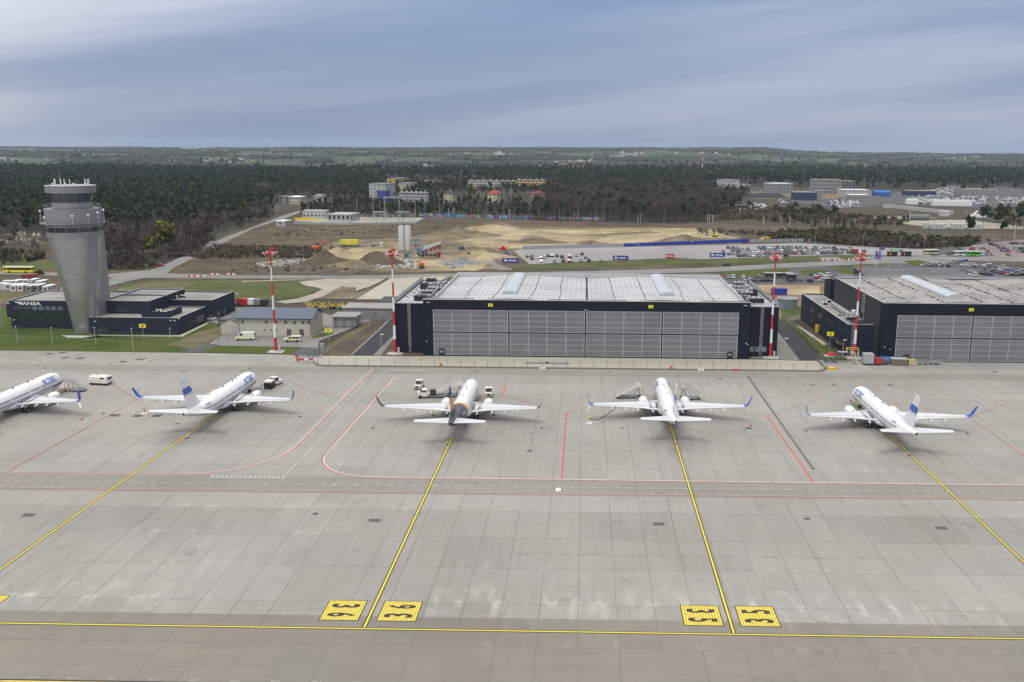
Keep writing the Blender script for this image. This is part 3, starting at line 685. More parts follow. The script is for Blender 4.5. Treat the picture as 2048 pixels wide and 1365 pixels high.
d_ = MB(); d_.box(79.4, 83.6, 252.3, 256.3, 8.86, 9.5); d_.build('plant_recess', M_DARK, h2)
pr = MB(); pr.box(75.4, 77, 259.4, 262.6, 2.7, 2.95); pr.box(75.5, 75.62, 259.5, 259.62, 0, 2.7); pr.box(75.5, 75.62, 262.3, 262.45, 0, 2.7); pr.build('entrance_canopy', M_DARK, h2)
yb = MB(); yb.box(76.3, 76.95, 281.5, 283.2, .2, 2.6); yb.build('gas_cabinet', M_YEL, h2)
settle(h2)

# ============================================================ FLOODLIGHT MASTS
def light_mast(x, y, label):
    t = empty('floodlight_mast', (x, y, 0), label=label, cat='light mast', group='red and white floodlight masts')
    z0, zt, n = .35, 29.2, 6
    cuts = np.linspace(z0, zt, 8)
    pm = MB()
    pm.smooth = True
    for i in range(7):
        pm.m = i % 2; a, b_ = cuts[i], cuts[i+1]; ra = .42-.24*(a/zt); rb = .42-.24*(b_/zt); pm.tube((0, 0, a), (0, 0, b_), ra, rb, 12)
    pm.build('mast_pole', [M_RED, M_WHITE], t)
    bs = MB(); bs.box(-2.2, 2.2, -1.7, 1.7, 0.02, .28); bs.tube((0, 0, .28), (0, 0, .6), .75, .55, 12); bs.build('plinth', M_CONC, t)
    cb = MB(); cb.box(.75, 1.35, -.35, .35, .28, 2.0); cb.build('control_cabinet', M_ALU, t)
    hd = MB(); hd.lathe([(.9, 29.1), (.95, 29.35)], 12); hd.tube((0, 0, 29.3), (0, 0, 30.4), .12, n=6)
    for i in range(8):
        a = i*math.pi/4; hd.tube((0, 0, 29.2), (1.7*math.cos(a), 1.7*math.sin(a), 29.1), .06, n=4)
    hd.build('head_frame', M_RED, t)
    for i in range(8):
        a = i*math.pi/4; M_ = Matrix.Translation((1.75*math.cos(a), 1.75*math.sin(a), 28.95)) @ Matrix.Rotation(a, 4, 'Z') @ Matrix.Rotation(.7, 4, 'Y')
        l_ = MB(); l_.box(-.14, .14, -.42, .42, -.42, .42, M_); l_.build('floodlight', M_ALU if i % 2 else M_RED, t)
    sg = MB()
    for a in (.4, 2.6): sg.box(.5*math.cos(a)-.6, .5*math.cos(a)+.6, -.08, .08, 30.0, 30.7, Matrix.Rotation(a, 4, 'Z'))
    sg.build('obstruction_light', M_RED, t)
    return t
light_mast(-89.8, 246.3, 'red and white floodlight mast in front of the beige service building')
light_mast(-54.8, 245.6, "red and white floodlight mast at the centre hangar's left corner")
light_mast(53.9, 246.0, "red and white floodlight mast at the centre hangar's right corner")
light_mast(78.1, 246.3, "red and white floodlight mast in front of the right hangar's low annex")

# ============================================================ CONTROL TOWER
TY, TX = 272.2, -160.4
tw = empty('control_tower', (TX, TY, 0), label='tall silver-clad airport control tower flaring upward, glass cab on top', cat='control tower')
k = nodes_mat('silver_lap_cladding', .27, .5); k.b.inputs['Metallic'].default_value = .6
fz = k.M('FRACT', k.M('DIVIDE', k.z, .62)); ln = k.M('SUBTRACT', 1.0, k.M('MULTIPLY', k.M('ABSOLUTE', k.M('SUBTRACT', fz, .06)), 9.0), clamp=True)
v_ = k.M('MULTIPLY', k.M('SUBTRACT', 1.0, k.M('MULTIPLY', ln, .6)), k.M('MULTIPLY_ADD', k.noise(.5, det=5), .3, .85)); v_ = k.M('MULTIPLY', v_, k.M('MULTIPLY_ADD', k.white(k.M('FLOOR', k.M('MULTIPLY', k.x, .8)), k.M('FLOOR', k.M('DIVIDE', k.z, .62))), .16, .92))
sc = N(k.t, 'ShaderNodeVectorMath'); sc.operation = 'SCALE'; sc.inputs[0].default_value = (.42, .423, .43); k.t.links.new(v_, sc.inputs['Scale']); k.out(sc.outputs[0]); M_LAP = k.m
M_SILV = seam_mat('silver_panel_cladding', (.27, .273, .28), 'x', 2.4, .42, .25, .04, .03, .35)
# (z, centre x, radius)
prof = [(0, -158.2, 3.5), (6, -158.3, 4.2), (12, -158.3, 5.1), (18, -158.4, 6.15), (24, -158.5, 7.0), (30.8, -158.5, 7.85)]
TS = .883
def ringc(z, cx_, r_, n=40, ry=None):
    if z > 30.8 or r_ > 8: r_ *= TS
    return [(cx_-(-158.4)+math.cos(2*math.pi*i/n)*r_, math.sin(2*math.pi*i/n)*(ry or r_), z) for i in range(n)]
t_ = MB(); t_.smooth = True; rings = []
for z in np.linspace(0, 30.8, 26): rings.append(ringc(z, np.interp(z, [p[0] for p in prof], [p[1] for p in prof]), np.interp(z, [p[0] for p in prof], [p[2] for p in prof])*.995, 40, np.interp(z, [0, 30.8], [3.4, 7.8])))
t_.loft(rings, False); t_.build('flared_shaft', M_LAP, tw)
t_ = MB(); t_.prism([(-1.5, -1.0), (5.0, -1.0), (5.0, 7.2), (-1.5, 7.2)], 0, 30.7); t_.build('stair_shaft', M_SILV, tw)
t_ = MB(); t_.smooth = True
for z0, z1, ra, rb in ((30.8, 32.4, 8.95, 8.95), (33.9, 35.0, 9.0, 9.0), (35.0, 39.3, 9.0, 8.95)): t_.loft([ringc(z0, -158.5, ra), ringc(z1, -158.5, rb)], True)
t_.build('head_wall', M_SILV, tw)
t_ = MB(); t_.smooth = True; t_.loft([ringc(32.4, -158.5, 8.8), ringc(33.9, -158.5, 8.85)], False); wnd = t_.build('window_band', M_GLASS, tw)
t_ = MB()
for i in range(14):
    a = 2*math.pi*i/14; t_.box(-.05, .05, -.08, .08, 32.4, 33.9, Matrix.Translation((-.1+7.8*math.cos(a), 7.8*math.sin(a), 0)) @ Matrix.Rotation(a, 4, 'Z'))
t_.build('mullion', M_SILV, wnd)
# walkway with railing
t_ = MB(); t_.loft([ringc(34.9, -158.9, 10.3), ringc(35.1, -158.9, 10.3)], True); wk = t_.build('walkway', M_GREY, tw)
t_ = MB(); pts = [Vector(p) for p in ringc(35.1, -158.9, 10.2, 30)]; railing(t_, pts+[pts[0]], 1.4, 3, .045); t_.build('railing', M_GREY, wk)
t_ = MB(); t_.smooth = True; t_.loft([ringc(39.3, -158.5, 9.05), ringc(39.45, -158.5, 9.0)], True); bl = t_.build('balcony', M_SILV, tw)
t_ = MB(); pts = [Vector(p) for p in ringc(39.55, -158.5, 8.9, 24)]; railing(t_, pts+[pts[0]], 1.2, 3, .045); t_.build('railing', M_GALV, bl)
t_ = MB(); t_.smooth = True; t_.loft([ringc(39.55, -158.5, 6.3), ringc(41.4, -158.5, 6.35)], True); t_.build('cab_base', M_SILV, tw)
t_ = MB(); t_.loft([ringc(41.4, -158.5, 6.25, 16), ringc(44.3, -158.5, 7.4, 16)], True); cab = t_.build('cab_glass', mat('cab_glass', (.045, .065, .07), .06, var=.4, scale=.5, spec=1.), tw)
t_ = MB(); A_, B_ = ringc(41.4, -158.5, 6.3, 16), ringc(44.3, -158.5, 7.45, 16)
for a, b_ in zip(A_, B_): t_.tube(a, b_, .07, n=4)
t_.build('mullion', M_DARK, cab)
t_ = MB(); t_.smooth = True; t_.loft([ringc(44.3, -158.5, 7.85), ringc(46.4, -158.5, 7.95)], True); rf = t_.build('cab_roof', M_SILV, tw)
t_ = MB(); t_.loft([ringc(46.4, -158.5, 8.05), ringc(46.55, -158.5, 8.05)], True); t_.build('roof_rim', M_FRAME, rf)
rr = random.Random(4)
for i, (dx, h_) in enumerate(((-4.5, 2.2), (-3.9, 2.2), (-3.1, 2.2), (-2.3, 2.0), (-.9, 2.1), (-.2, 2.1), (3.1, 2.1), (4.2, 2.1), (4.8, 2.2))):
    t_ = MB(); y = rr.uniform(-2, 3); t_.tube((dx, y, 46.5), (dx, y, 46.9), .05, n=5); t_.tube((dx, y, 46.8), (dx, y, 46.3+h_), .13, n=8); t_.build('antenna', M_WHITE, tw)
t_ = MB()
for dx, y in ((-5, -1), (-1.7, 0), (2, -2), (5.2, -1)): t_.blob((dx, y, 46.9), .35, 3, jit=0)
t_.tube((-3.2, 0, 46.5), (-3.2, 0, 50.3), .03, n=4); t_.tube((1.5, 0, 46.5), (1.5, 0, 48), .05, n=4); t_.build('radome', M_WHITE, tw)
for dx, y, z in ((7.6, -5.4, 37.5), (10, -1, 38.8), (8.7, -2, 38), (-9.3, -2, 38.3), (4.3, -8.2, 37.3), (-4.5, -8.0, 36.8)):
    t_ = MB(); t_.tube((dx, y, 35.1), (dx, y, z), .05, n=4); t_.blob((dx, y, z+.25), .38, 2, jit=0); t_.build('dish_antenna', M_WHITE, tw)

# ============================================================ CONTROL BUILDING around the tower foot
cb = empty('control_building', (-160, 275, 0), label='dark slate flat-roofed building wrapped round the foot of the control tower', cat='building')
def block(parent, x0, x1, y0, y1, z0, z1, m, rm, para=.35, name='wall'):
    b_ = MB(); t = .3
    b_.box(x0, x1, y0, y0+t, z0, z1); b_.box(x0, x1, y1-t, y1, z0, z1); b_.box(x0, x0+t, y0+t, y1-t, z0, z1); b_.box(x1-t, x1, y0+t, y1-t, z0, z1); o = b_.build(name, m, parent)
    r_ = MB(); r_.box(x0+t, x1-t, y0+t, y1-t, z1-para-.15, z1-para); r_.m = 1
    r_.box(x0-.05, x1+.05, y0-.05, y0+t, z1, z1+.07); r_.box(x0-.05, x1+.05, y1-t, y1+.05, z1, z1+.07); r_.box(x0-.05, x0+t, y0+t, y1-t, z1, z1+.07); r_.box(x1-t, x1+.05, y0+t, y1-t, z1, z1+.07)
    r_.build('flat_roof', [rm, M_FRAME], parent); return o
block(cb, -186.6, -157, 275.6, 296, 0, 9.3, M_NAVY2, M_ROOFD)
block(cb, -193.2, -186.65, 283.5, 294, 2.2, 6.6, M_NAVY2, M_ROOFD)
block(cb, -156.8, -128.6, 268.6, 289, 0, 5.4, M_NAVY2, M_ROOFD)
block(cb, -156.9, -141.2, 276.5, 289.5, 5.42, 9.3, M_NAVY2, M_ROOFD)
block(cb, -146.5, -127.0, 291.5, 310, 0, 7.2, M_NAVY2, M_ROOFD)
block(cb, -157.0, -141.3, 289.8, 302, 0, 9.3, M_NAVY2, M_ROOFD)
s_ = MB(); s_.box(-141.1, -132.6, 270.6, 270.8, 5.1, 7.0); s_.box(-132.6, -132.4, 270.6, 280, 5.1, 7.0); s_.build('plant_screen', M_NAVY2, cb)
for i, (x, y) in enumerate(((-139, 275), (-136.8, 276.5), (-135.4, 278.8), (-139.6, 279), (-142, 296), (-139.5, 297))): hvac(cb, x, y, 5.1 if i < 4 else 6.9, 1.6, 1.2, 1.1, M_WHITE, 'condenser')
def wnd(parent, x0, x1, y, z0, z1, m=None, n=1, gap=.25, frame=True):
    L = (x1-x0+gap)/n
    for i in range(n):
        a = x0+i*L; b_ = MB(); b_.box(a, a+L-gap, y-.03, y-.001, z0, z1); b_.build('window', m or M_GLASS, parent)
wnd(cb, -185.5, -179.6, 275.6, 6.4, 7.4, mat('pale_panel_glass', (.055, .062, .085), .15, scale=.4), 2)
wnd(cb, -179.2, -169.4, 275.6, 6.2, 7.4, M_GLASS2, 5, .5); wnd(cb, -166.9, -163.2, 275.6, 5.9, 7.5, M_GLASS2)
wnd(cb, -185.8, -163.0, 275.6, 3.2, 5.8, mat('green_tinted_glass', (.025, .034, .028), .12, scale=.4, var=.4))
wnd(cb, -175, -169, 275.6, .5, 2.4, M_GLASS); wnd(cb, -167.2, -163.4, 275.6, .1, 2.6, M_GLASS)
wnd(cb, -155.5, -147.5, 268.6, .9, 2.6, M_GLASS); wnd(cb, -153, -148.5, 276.5, 5.7, 7.2, M_GLASS)
for a in ((-128.6, -128.55, 272, 273, 1.6, 2.7), (-128.6, -128.55, 274.3, 275.3, 1.6, 2.7), (-128.6, -128.55, 276.6, 277.6, 1.6, 2.7), (-128.6, -128.55, 278.9, 279.9, 1.6, 2.7), (-128.6, -128.55, 281.5, 287.5, .9, 3.2), (-126.99, -126.95, 294, 296.5, 0, 2.6), (-126.99, -126.95, 299, 301, 1, 2.6)): one(cb, 'window', M_GLASS, *a)
vs, fs = textmesh('PANSA', 1.7, bold=.05); mn = min(v[0] for v in vs); mx = max(v[0] for v in vs)
t_ = MB(); t_.v = [(-183.3+(v[0]-mn)/(mx-mn)*7.1, 275.52, 8.3+v[1]*.92) for v in vs]
for f in fs: t_.face(f)
for a, b_ in (((-184.6, 8.85), (-183.7, 8.45)), ((-183.7, 8.45), (-182.2, 8.0)), ((-184.3, 8.72), (-183.3, 8.6))): t_.tube((a[0], 275.5, a[1]), (b_[0], 275.5, b_[1]), .13, n=4)
t_.build('company_name', M_WHITE, cb)
for x, y, z in ((-185.6, 275.3, 2.9), (-162.3, 275.3, 3.3), (-161.7, 275.3, 1.2), (-155, 268.3, 4.1), (-130.8, 268.3, 4.6), (-129.6, 268.3, 4.6), (-128.2, 268.5, 5.3)): one(cb, 'wall_lamp', M_WHITE, x-.25, x+.25, y, y+.3, z-.12, z+.12)
settle(cb)
# white beacon pole beside it
def post(name, x, y, h_, label, cat, r_=.07, m=None, head=None, group=None):
    t_ = MB(); t_.tube((0, 0, 0), (0, 0, h_), r_, r_*.7, 8); t_.m = 1
    if head == 'lamp': t_.tube((0, 0, h_), (.9, 0, h_+.25), .05, n=5); t_.box(.5, 1.2, -.15, .15, h_+.2, h_+.34)
    if head == 'ball': t_.blob((0, 0, h_+.15), .22, 1, jit=0)
    if head == 'cap': t_.lathe([(.14, h_-.35), (.14, h_+.1)], 8)
    o = t_.build(name, [m or M_GALV, M_WHITE], loc=(x, y, 0)); return tag(o, label, cat, group)
M_BEIGE = mat('cream_render', (.47, .44, .36), .8, var=.07, scale=.4)
# ============================================================ BEIGE SERVICE BUILDING
bb = empty('service_building', (-98, 272, 0), label='two-storey beige rendered building with blue-grey roof behind the first mast', cat='building')
t_ = MB(); x0, x1, y0, y1, zw, zr_ = -109.4, -86.2, 268.2, 280.6, 5.7, 7.9
t_.box(x0, x1, y0, y0+.3, 0, zw); t_.box(x0, x1, y1-.3, y1, 0, zw)
for xx in (x0, x1-.3):
    b0 = len(t_.v); P = [(xx, y0+.3, 0), (xx, y1-.3, 0), (xx, y1-.3, zw), (xx, (y0+y1)/2, zr_-.25), (xx, y0+.3, zw)]; Q = [(p[0]+.3, p[1], p[2]) for p in P]
    t_.v += P+Q; t_.face([b0+4, b0+3, b0+2, b0+1, b0]); t_.face([b0+5+i for i in range(5)])
    for i in range(5): j = (i+1) % 5; t_.face([b0+i, b0+j, b0+5+j, b0+5+i])
t_.build('wall', M_BEIGE, bb)
M_BROOF = seam_mat('blue_grey_roof_sheet', (.105, .13, .17), 'x', .6, .45, .25, .05, .08)
t_ = MB(); ym = (y0+y1)/2
for (ya, za, yb_, zb) in ((y0-.6, zw-.08, ym, zr_), (ym, zr_, y1+.6, zw-.08)):
    t_.loft([[(x, ya, za), (x, yb_, zb), (x, yb_, zb+.18), (x, ya, za+.18)] for x in (x0-.6, x1+.6)])
t_.build('roof', M_BROOF, bb)
t_ = MB(); t_.box(x0-.6, x1+.6, y0-.72, y0-.6, zw-.12, zw+.05)
for x in (x0+.3, x1-.2): t_.tube((x, y0-.08, 0), (x, y0-.08, zw), .07, n=6)
t_.build('gutter', M_DARK, bb)
for x in (-107.9, -100.3, -97.2, -94.2, -91.4, -88.7, -86.9): 
    t_ = MB(); t_.box(x-.55, x+.55, y0-.07, y0-.001, 3.9, 5.1); f_ = t_.build('window', M_WHITE, bb)
    t_ = MB(); t_.box(x-.47, x-.05, y0-.09, y0-.072, 4.0, 5.02); t_.box(x+.05, x+.47, y0-.09, y0-.072, 4.0, 5.02); t_.build('pane', M_GLASS, f_)
for x in (-101, -99, -97):
    t_ = MB(); t_.box(x-.35, x+.35, y0-.07, y0-.001, 1.7, 2.4); f_ = t_.build('window', M_WHITE, bb); t_ = MB(); t_.box(x-.27, x+.27, y0-.09, y0-.072, 1.78, 2.32); t_.build('pane', M_GLASS, f_)
for x in (-93.3, -89.3): t_ = MB(); t_.box(x-.7, x+.7, y0-.08, y0-.001, .05, 2.3); t_.build('door', mat('brown_grey_door', (.10, .09, .08), .6), bb)
t_ = MB(); t_.box(x1+.001, x1+.05, 273.4, 274.3, 4.6, 5.9); t_.build('window', M_GLASS, bb)
# small gabled lean-to
t_ = MB(); a0, a1, c0, c1 = -116.0, -109.75, 270.6, 280.0; zw2, zr2 = 3.3, 5.0; xm = (a0+a1)/2
for yy in (c0, c1-.3):
    P = [(a0, yy, 0), (a1, yy, 0), (a1, yy, zw2), (xm, yy, zr2), (a0, yy, zw2)]; b0 = len(t_.v); t_.v += P+[(p[0], p[1]+.3, p[2]) for p in P]
    t_.face([b0+i for i in range(5)]); t_.face([b0+9-i for i in range(5)])
    for i in range(5): j = (i+1) % 5; t_.face([b0+j, b0+i, b0+5+i, b0+5+j])
t_.box(a0, a0+.3, c0+.3, c1-.3, 0, zw2); t_.build('annex_wall', M_BEIGE, bb)
t_ = MB()
for (xa, za, xb, zb) in ((a0-.3, zw2-.05, xm, zr2+.05), (xm, zr2+.05, a1+.02, zw2-.02)): t_.loft([[(xa, y, za), (xb, y, zb), (xb, y, zb+.15), (xa, y, za+.15)] for y in (c0-.3, c1+.2)])
t_.build('annex_roof', M_BROOF, bb)
t_ = MB(); t_.box(-112.6, -110.8, c0-.05, c0-.001, .05, 2.6); t_.box(-114.9, -114.4, c0-.04, c0-.001, 2.6, 2.9); t_.build('door', M_FRAME, bb)
settle(bb)
# transformer kiosk and wide store
tk = empty('transformer_kiosk', (-79.6, 286, 0), label='grey boxy transformer kiosk with overhanging roof right of the beige building', cat='kiosk')
t_ = MB(); t_.box(-83.4, -76.0, 282.5, 289.5, .35, 3.6); t_.m = 1; t_.box(-83.2, -76.2, 282.7, 289.3, 0, .35)
t_.build('wall', [mat('pale_grey_wall', (.30, .305, .31), .7, var=.08), M_DARK], tk)
t_ = MB(); t_.box(-84.0, -75.4, 281.8, 290.2, 3.6, 3.85); t_.m = 1; t_.box(-83.8, -75.6, 282, 290, 3.851, 3.9); t_.build('roof', [M_FRAME, M_ROOFG], tk)
for x in (-82.6, -79.6, -76.9): t_ = MB(); t_.box(x-.55, x+.55, 282.42, 282.499, .5, 3.1); t_.build('door', M_GREY, tk)
settle(tk)
ws = empty('store_building', (-74, 300, 0), label='long low concrete store with flat roof behind the transformer kiosk', cat='building')
t_ = MB(); t_.box(-84.0, -66.6, 295.8, 306, 0, 4.0); t_.build('wall', mat('weathered_concrete_wall', (.25, .245, .235), .85, var=.15, scale=.5), ws)
t_ = MB(); t_.box(-84.3, -66.3, 295.5, 306.3, 4.0, 4.25); t_.build('roof', M_ROOFD, ws)
for x in (-80, -73): t_ = MB(); t_.box(x-1.2, x+1.2, 295.72, 295.79, 0, 2.8); t_.build('door', M_GREY, ws)
settle(ws)
cp_ = empty('carport', (-70, 318, 0), label="dark open steel shelter left of the centre hangar's side block", cat='shelter')
t_ = MB(); t_.box(-75.5, -60.5, 312, 324, 3.4, 3.6); t_.build('roof', M_CHAR, cp_)
for x in (-75.2, -70.4, -65.6, -60.9):
    for y in (312.3, 323.7): t_ = MB(); t_.box(x-.1, x+.1, y-.1, y+.1, 0, 3.4); t_.build('post', M_DARK, cp_)
t_ = MB(); railing(t_, [(-75.2, 312.3, 0), (-61, 312.3, 0)], 1.8, 1, .05); t_.build('bike_rack_screen', M_DARK, cp_)
settle(cp_)
# round water tank and the green-grey container yard between the hangars
wt = empty('water_tank', (77, 327, 0), label='round blue-grey steel tank in the gap between the two hangars', cat='tank')
t_ = MB(); t_.smooth = True; t_.lathe([(3.7, 0), (3.7, 3.9)], 28); t_.build('tank_wall', mat('blue_grey_tank_steel', (.16, .20, .22), .5, var=.1, scale=.5), wt)
t_ = MB(); t_.lathe([(3.85, 3.9), (3.85, 4.05)], 28); t_.m = 1; t_.lathe([(3.3, 4.052), (3.3, 4.08)], 28); t_.build('tank_top', [M_FRAME, M_ROOFG], wt)
def container(x, y, rz, L, m, label, name='shipping_container', W_=2.4, Hh=2.6, win=False, group=None):
    t = empty(name, (x, y, 0), rz, label, 'container' if not win else 'site cabin', group)
    b_ = MB(); b_.box(-L/2, L/2, -W_/2, W_/2, .1, Hh); n = int(L/.5); 
    for i in range(n):
        if i % 2: xa = -L/2+.15+i*(L-.3)/n; b_.box(xa, xa+.2, -W_/2-.04, W_/2+.04, .3, Hh-.2)
    b_.build('body', m, t)
    r_ = MB(); r_.box(-L/2-.05, L/2+.05, -W_/2-.06, W_/2+.06, Hh, Hh+.12); r_.build('roof', M_WHITE if win else m, t)
    d_ = MB(); d_.box(-L/2-.04, -L/2-.001, -W_/2+.15, W_/2-.15, .2, Hh-.15); d_.build('door', m, t)
    if win:
        for xx in ((-1.6, 1.5) if L > 5 else (0,)): w_ = MB(); w_.box(xx-.45, xx+.45, -W_/2-.07, -W_/2-.045, 1.2, 2.1); w_.build('window', M_GLASS, t)
        w_ = MB(); w_.box(-L/2-.07, -L/2-.045, -.5, .5, 1.1, 2.0); w_.build('window', M_GLASS, t)
    return t
M_CBLUE = mat('container_blue', (.03, .05, .28), .5); M_CRED = mat('container_red', (.24, .04, .04), .6, var=.2)
container(80.8, 358.8, 0, 6.2, M_CBLUE, 'royal blue shipping container on bare earth between the hangars')
# ============================================================ AIRLINERS
A_WHITE = mat('aircraft_white_paint', (.74, .745, .75), .28, var=.025, scale=.3, spec=.5)
A_BLUE = mat('airline_blue_paint', (.012, .10, .42), .35, var=.05)
A_BLUED = mat('airline_deep_blue_paint', (.035, .075, .27), .35, var=.05)
A_GREYB = mat('wing_grey_paint', (.58, .59, .61), .35, var=.05, scale=.4)
A_SLATE = mat('slate_tail_paint', (.055, .052, .068), .4, var=.1)
A_ORANGE = mat('orange_tail_paint', (.62, .27, .03), .4, var=.08)
A_METAL = mat('engine_bare_metal', (.38, .38, .38), .3, metal=.7)
A_EXH = mat('exhaust_dark_metal', (.03, .028, .026), .5, metal=.3)
A_LINE = mat('panel_line_grey', (.33, .34, .36), .5)
P_WIN = mat('cabin_window_black', (.015, .017, .022), .2)
FUS = [(0, .05, .05, 2.75), (.25, .42, .40, 2.78), (.7, .78, .72, 2.83), (1.4, 1.15, 1.05, 2.93), (2.3, 1.45, 1.42, 3.08), (3.3, 1.68, 1.75, 3.2), (4.6, 1.83, 1.95, 3.27), (6.2, 1.88, 2.0, 3.3), (24.5, 1.88, 2.0, 3.3),
       (27, 1.82, 1.86, 3.42), (29.5, 1.64, 1.62, 3.63), (32, 1.34, 1.32, 3.93), (34.5, .95, .98, 4.3), (36.3, .62, .66, 4.62), (37.6, .36, .40, 4.85), (38.0, .24, .28, 4.92)]
def fus(s_):
    a = [f[0] for f in FUS]; return [float(np.interp(s_, a, [f[i] for f in FUS])) for i in (1, 2, 3)]
def fpt(s_, th, d=0.):      # th from the top, positive to starboard (+x)
    w_, h_, zc = fus(s_); return ((w_+d)*math.sin(th), -s_, zc+(h_+d)*math.cos(th))
def make_airliner(kind):
    t = empty('airliner', (0, 0, 0))
    dark = kind == 'dark'
    b_ = MB(); b_.smooth = True; ns = 40
    ss = sorted(set([f[0] for f in FUS]+[.1, .45, 1.0, 1.8, 2.8]+list(np.arange(4, 38, .5))))
    for s_ in ss:
        for i in range(ns): b_.v.append(fpt(s_, 2*math.pi*(i+.5)/ns))
    for k_ in range(len(ss)-1):
        sm = (ss[k_]+ss[k_+1])/2
        for i in range(ns):
            j = (i+1) % ns; th = 2*math.pi*(i+1)/ns; th = th if th <= math.pi else 2*math.pi-th; ab = th
            m_ = 0
            if not dark:
                lo = 1.78 if sm < 8 else 99
                edge = 2.0 + .5*max(0, sm-4.5)/5
                if 1.0 < sm < 9.5 and 1.75+max(0, sm-3)*.07 < ab < 2.35 - abs(sm-3.5)*.0: m_ = 1 if ab < 2.35-(sm-1)*.045 else 0
            else:
                if sm > 26.0-.9*math.cos(ab)+ (1.2 if ab > 1.7 else 0): m_ = 2
                elif sm > 24.7-.9*math.cos(ab)+(1.2 if ab > 1.7 else 0): m_ = 3
            b_.m = m_; b_.face([k_*ns+j, k_*ns+i, (k_+1)*ns+i, (k_+1)*ns+j])
    b_.m = 0; b_.face([i for i in range(ns)]); b_.m = 4; b_.face([(len(ss)-1)*ns+i for i in range(ns)][::-1])
    body = b_.build('fuselage', [A_WHITE, A_BLUED, A_SLATE, A_ORANGE, A_EXH], t)
    # cabin windows: one row a side
    for sd_ in (-1, 1):
        w_ = MB()
        for s_ in np.arange(5.6, 31.2, .508):
            if 15.3 < s_ < 16.2 or (22.2 < s_ < 22.6) or 11.2 < s_ < 11.7: continue
            q_ = [fpt(s_+a, sd_*b2, .012) for a, b2 in ((-.13, 1.47), (.13, 1.47), (.13, 1.27), (-.13, 1.27))]; w_.poly(q_ if sd_ < 0 else q_[::-1])
        w_.build('cabin_windows', P_WIN, body)
        w_ = MB()
        for s_ in (4.6, 31.6):
            pts = [fpt(s_+a, sd_*b2, .013) for a, b2 in ((-.42, 1.75), (.42, 1.75), (.42, .95), (-.42, .95))]; w_.path([Vector(p) for p in pts+[pts[0]]], .022, 3)
        for s_ in (15.0, 16.4):
            pts = [fpt(s_+a, sd_*b2, .013) for a, b2 in ((-.26, 1.6), (.26, 1.6), (.26, 1.08), (-.26, 1.08))]; w_.path([Vector(p) for p in pts+[pts[0]]], .02, 3)
        w_.build('door_outline', A_LINE, body)
        if not dark:
            w_ = MB(); N_ = 46; pa = []
            for i in range(N_+1):
                s_ = 3+i*(29.5/N_); th = 1.80 if s_ < 26 else 1.80+(s_-26)*.13
                if s_ < 6: th = 1.80+(6-s_)*.0
                pa.append((s_, th))
            for (s0, a), (s1, b2) in zip(pa[:-1], pa[1:]):
                q_ = [fpt(s0, sd_*a, .012), fpt(s1, sd_*b2, .012), fpt(s1, sd_*(b2+.10), .012), fpt(s0, sd_*(a+.10), .012)]; w_.poly(q_ if sd_ > 0 else q_[::-1])
            w_.build('blue_cheatline', A_BLUED, body)
            # airline name high on the forward fuselage
            def warp(v, sd_=sd_): s_ = 6.6 - sd_*0; return Vector(fpt(8.1-sd_*v.x*-1 if sd_ > 0 else 8.1-v.x*-1*-1, sd_*(.80-v.y*.52), .02))
            def warp(v, sd_=sd_):
                s_ = 7.7-v.x*sd_*-1 if sd_ > 0 else 7.7+v.x
                s_ = 7.7-v.x if sd_ > 0 else 7.7+v.x
                return Vector(fpt(s_, sd_*(.83-v.y*.50), .02))
            # text reads nose-first on the port side and tail-first on the starboard side
            lettering('airline_name', 'enter', 2.35, None, A_BLUE, body, bold=.045, warp=(lambda v, sd_=sd_: Vector(fpt(7.7+(v.x if sd_ < 0 else -v.x), sd_*(.86-v.y*.50), .02))))
            lettering('registration', 'SP-ENR', .62, None, P_BLK, body, bold=.01, warp=(lambda v, sd_=sd_: Vector(fpt(29.3+(v.x if sd_ < 0 else -v.x), sd_*(.95-v.y*.6), .02))))
        else:
            lettering('registration', 'UR-SQ', .95, None, A_GREYB, body, bold=.01, warp=(lambda v, sd_=sd_: Vector(fpt(28.4+(v.x if sd_ < 0 else -v.x), sd_*(1.12-v.y*.6), .02))))
            w_ = MB()
            for a in np.linspace(0, 2*math.pi, 6)[:-1]:
                c0 = (3.7+.5*math.cos(a), .85+.22*math.sin(a)); pts = [fpt(3.7, sd_*.85, .02), fpt(c0[0]-.12*math.sin(a), sd_*(c0[1]+.06*math.cos(a)), .02), fpt(c0[0]+.4*math.cos(a), sd_*(c0[1]+.16*math.sin(a)), .02), fpt(c0[0]+.12*math.sin(a), sd_*(c0[1]-.06*math.cos(a)), .02)]
                w_.poly(pts if sd_ < 0 else pts[::-1])
            w_.build('nose_emblem', mat('gold_emblem_paint', (.45, .25, .05), .5), body)
    # cockpit glazing
    w_ = MB()
    for sd_ in (-1, 1):
        for (a0, a1, s0, s1, s2, s3) in ((.04, .42, 1.75, 1.85, 2.45, 2.35), (.46, .78, 1.9, 2.1, 2.75, 2.5), (.82, 1.05, 2.2, 2.5, 3.0, 2.85)):
            q_ = [fpt(s0, sd_*a0, .015), fpt(s1, sd_*a1, .015), fpt(s2, sd_*a1, .015), fpt(s3, sd_*a0, .015)]; w_.poly(q_ if sd_ < 0 else q_[::-1])
    w_.build('cockpit_windows', P_WIN, body)
    w_ = MB()
    for s_ in (13.2, 18.5): w_.box(-.05, .05, -s_-.3, -s_+.15, 5.25, 5.62)
    w_.box(-.35, .05, -11.2, -10.9, 5.2, 5.34); w_.build('blade_antenna', P_WIN, body)
    # belly fairing
    w_ = MB(); w_.smooth = True
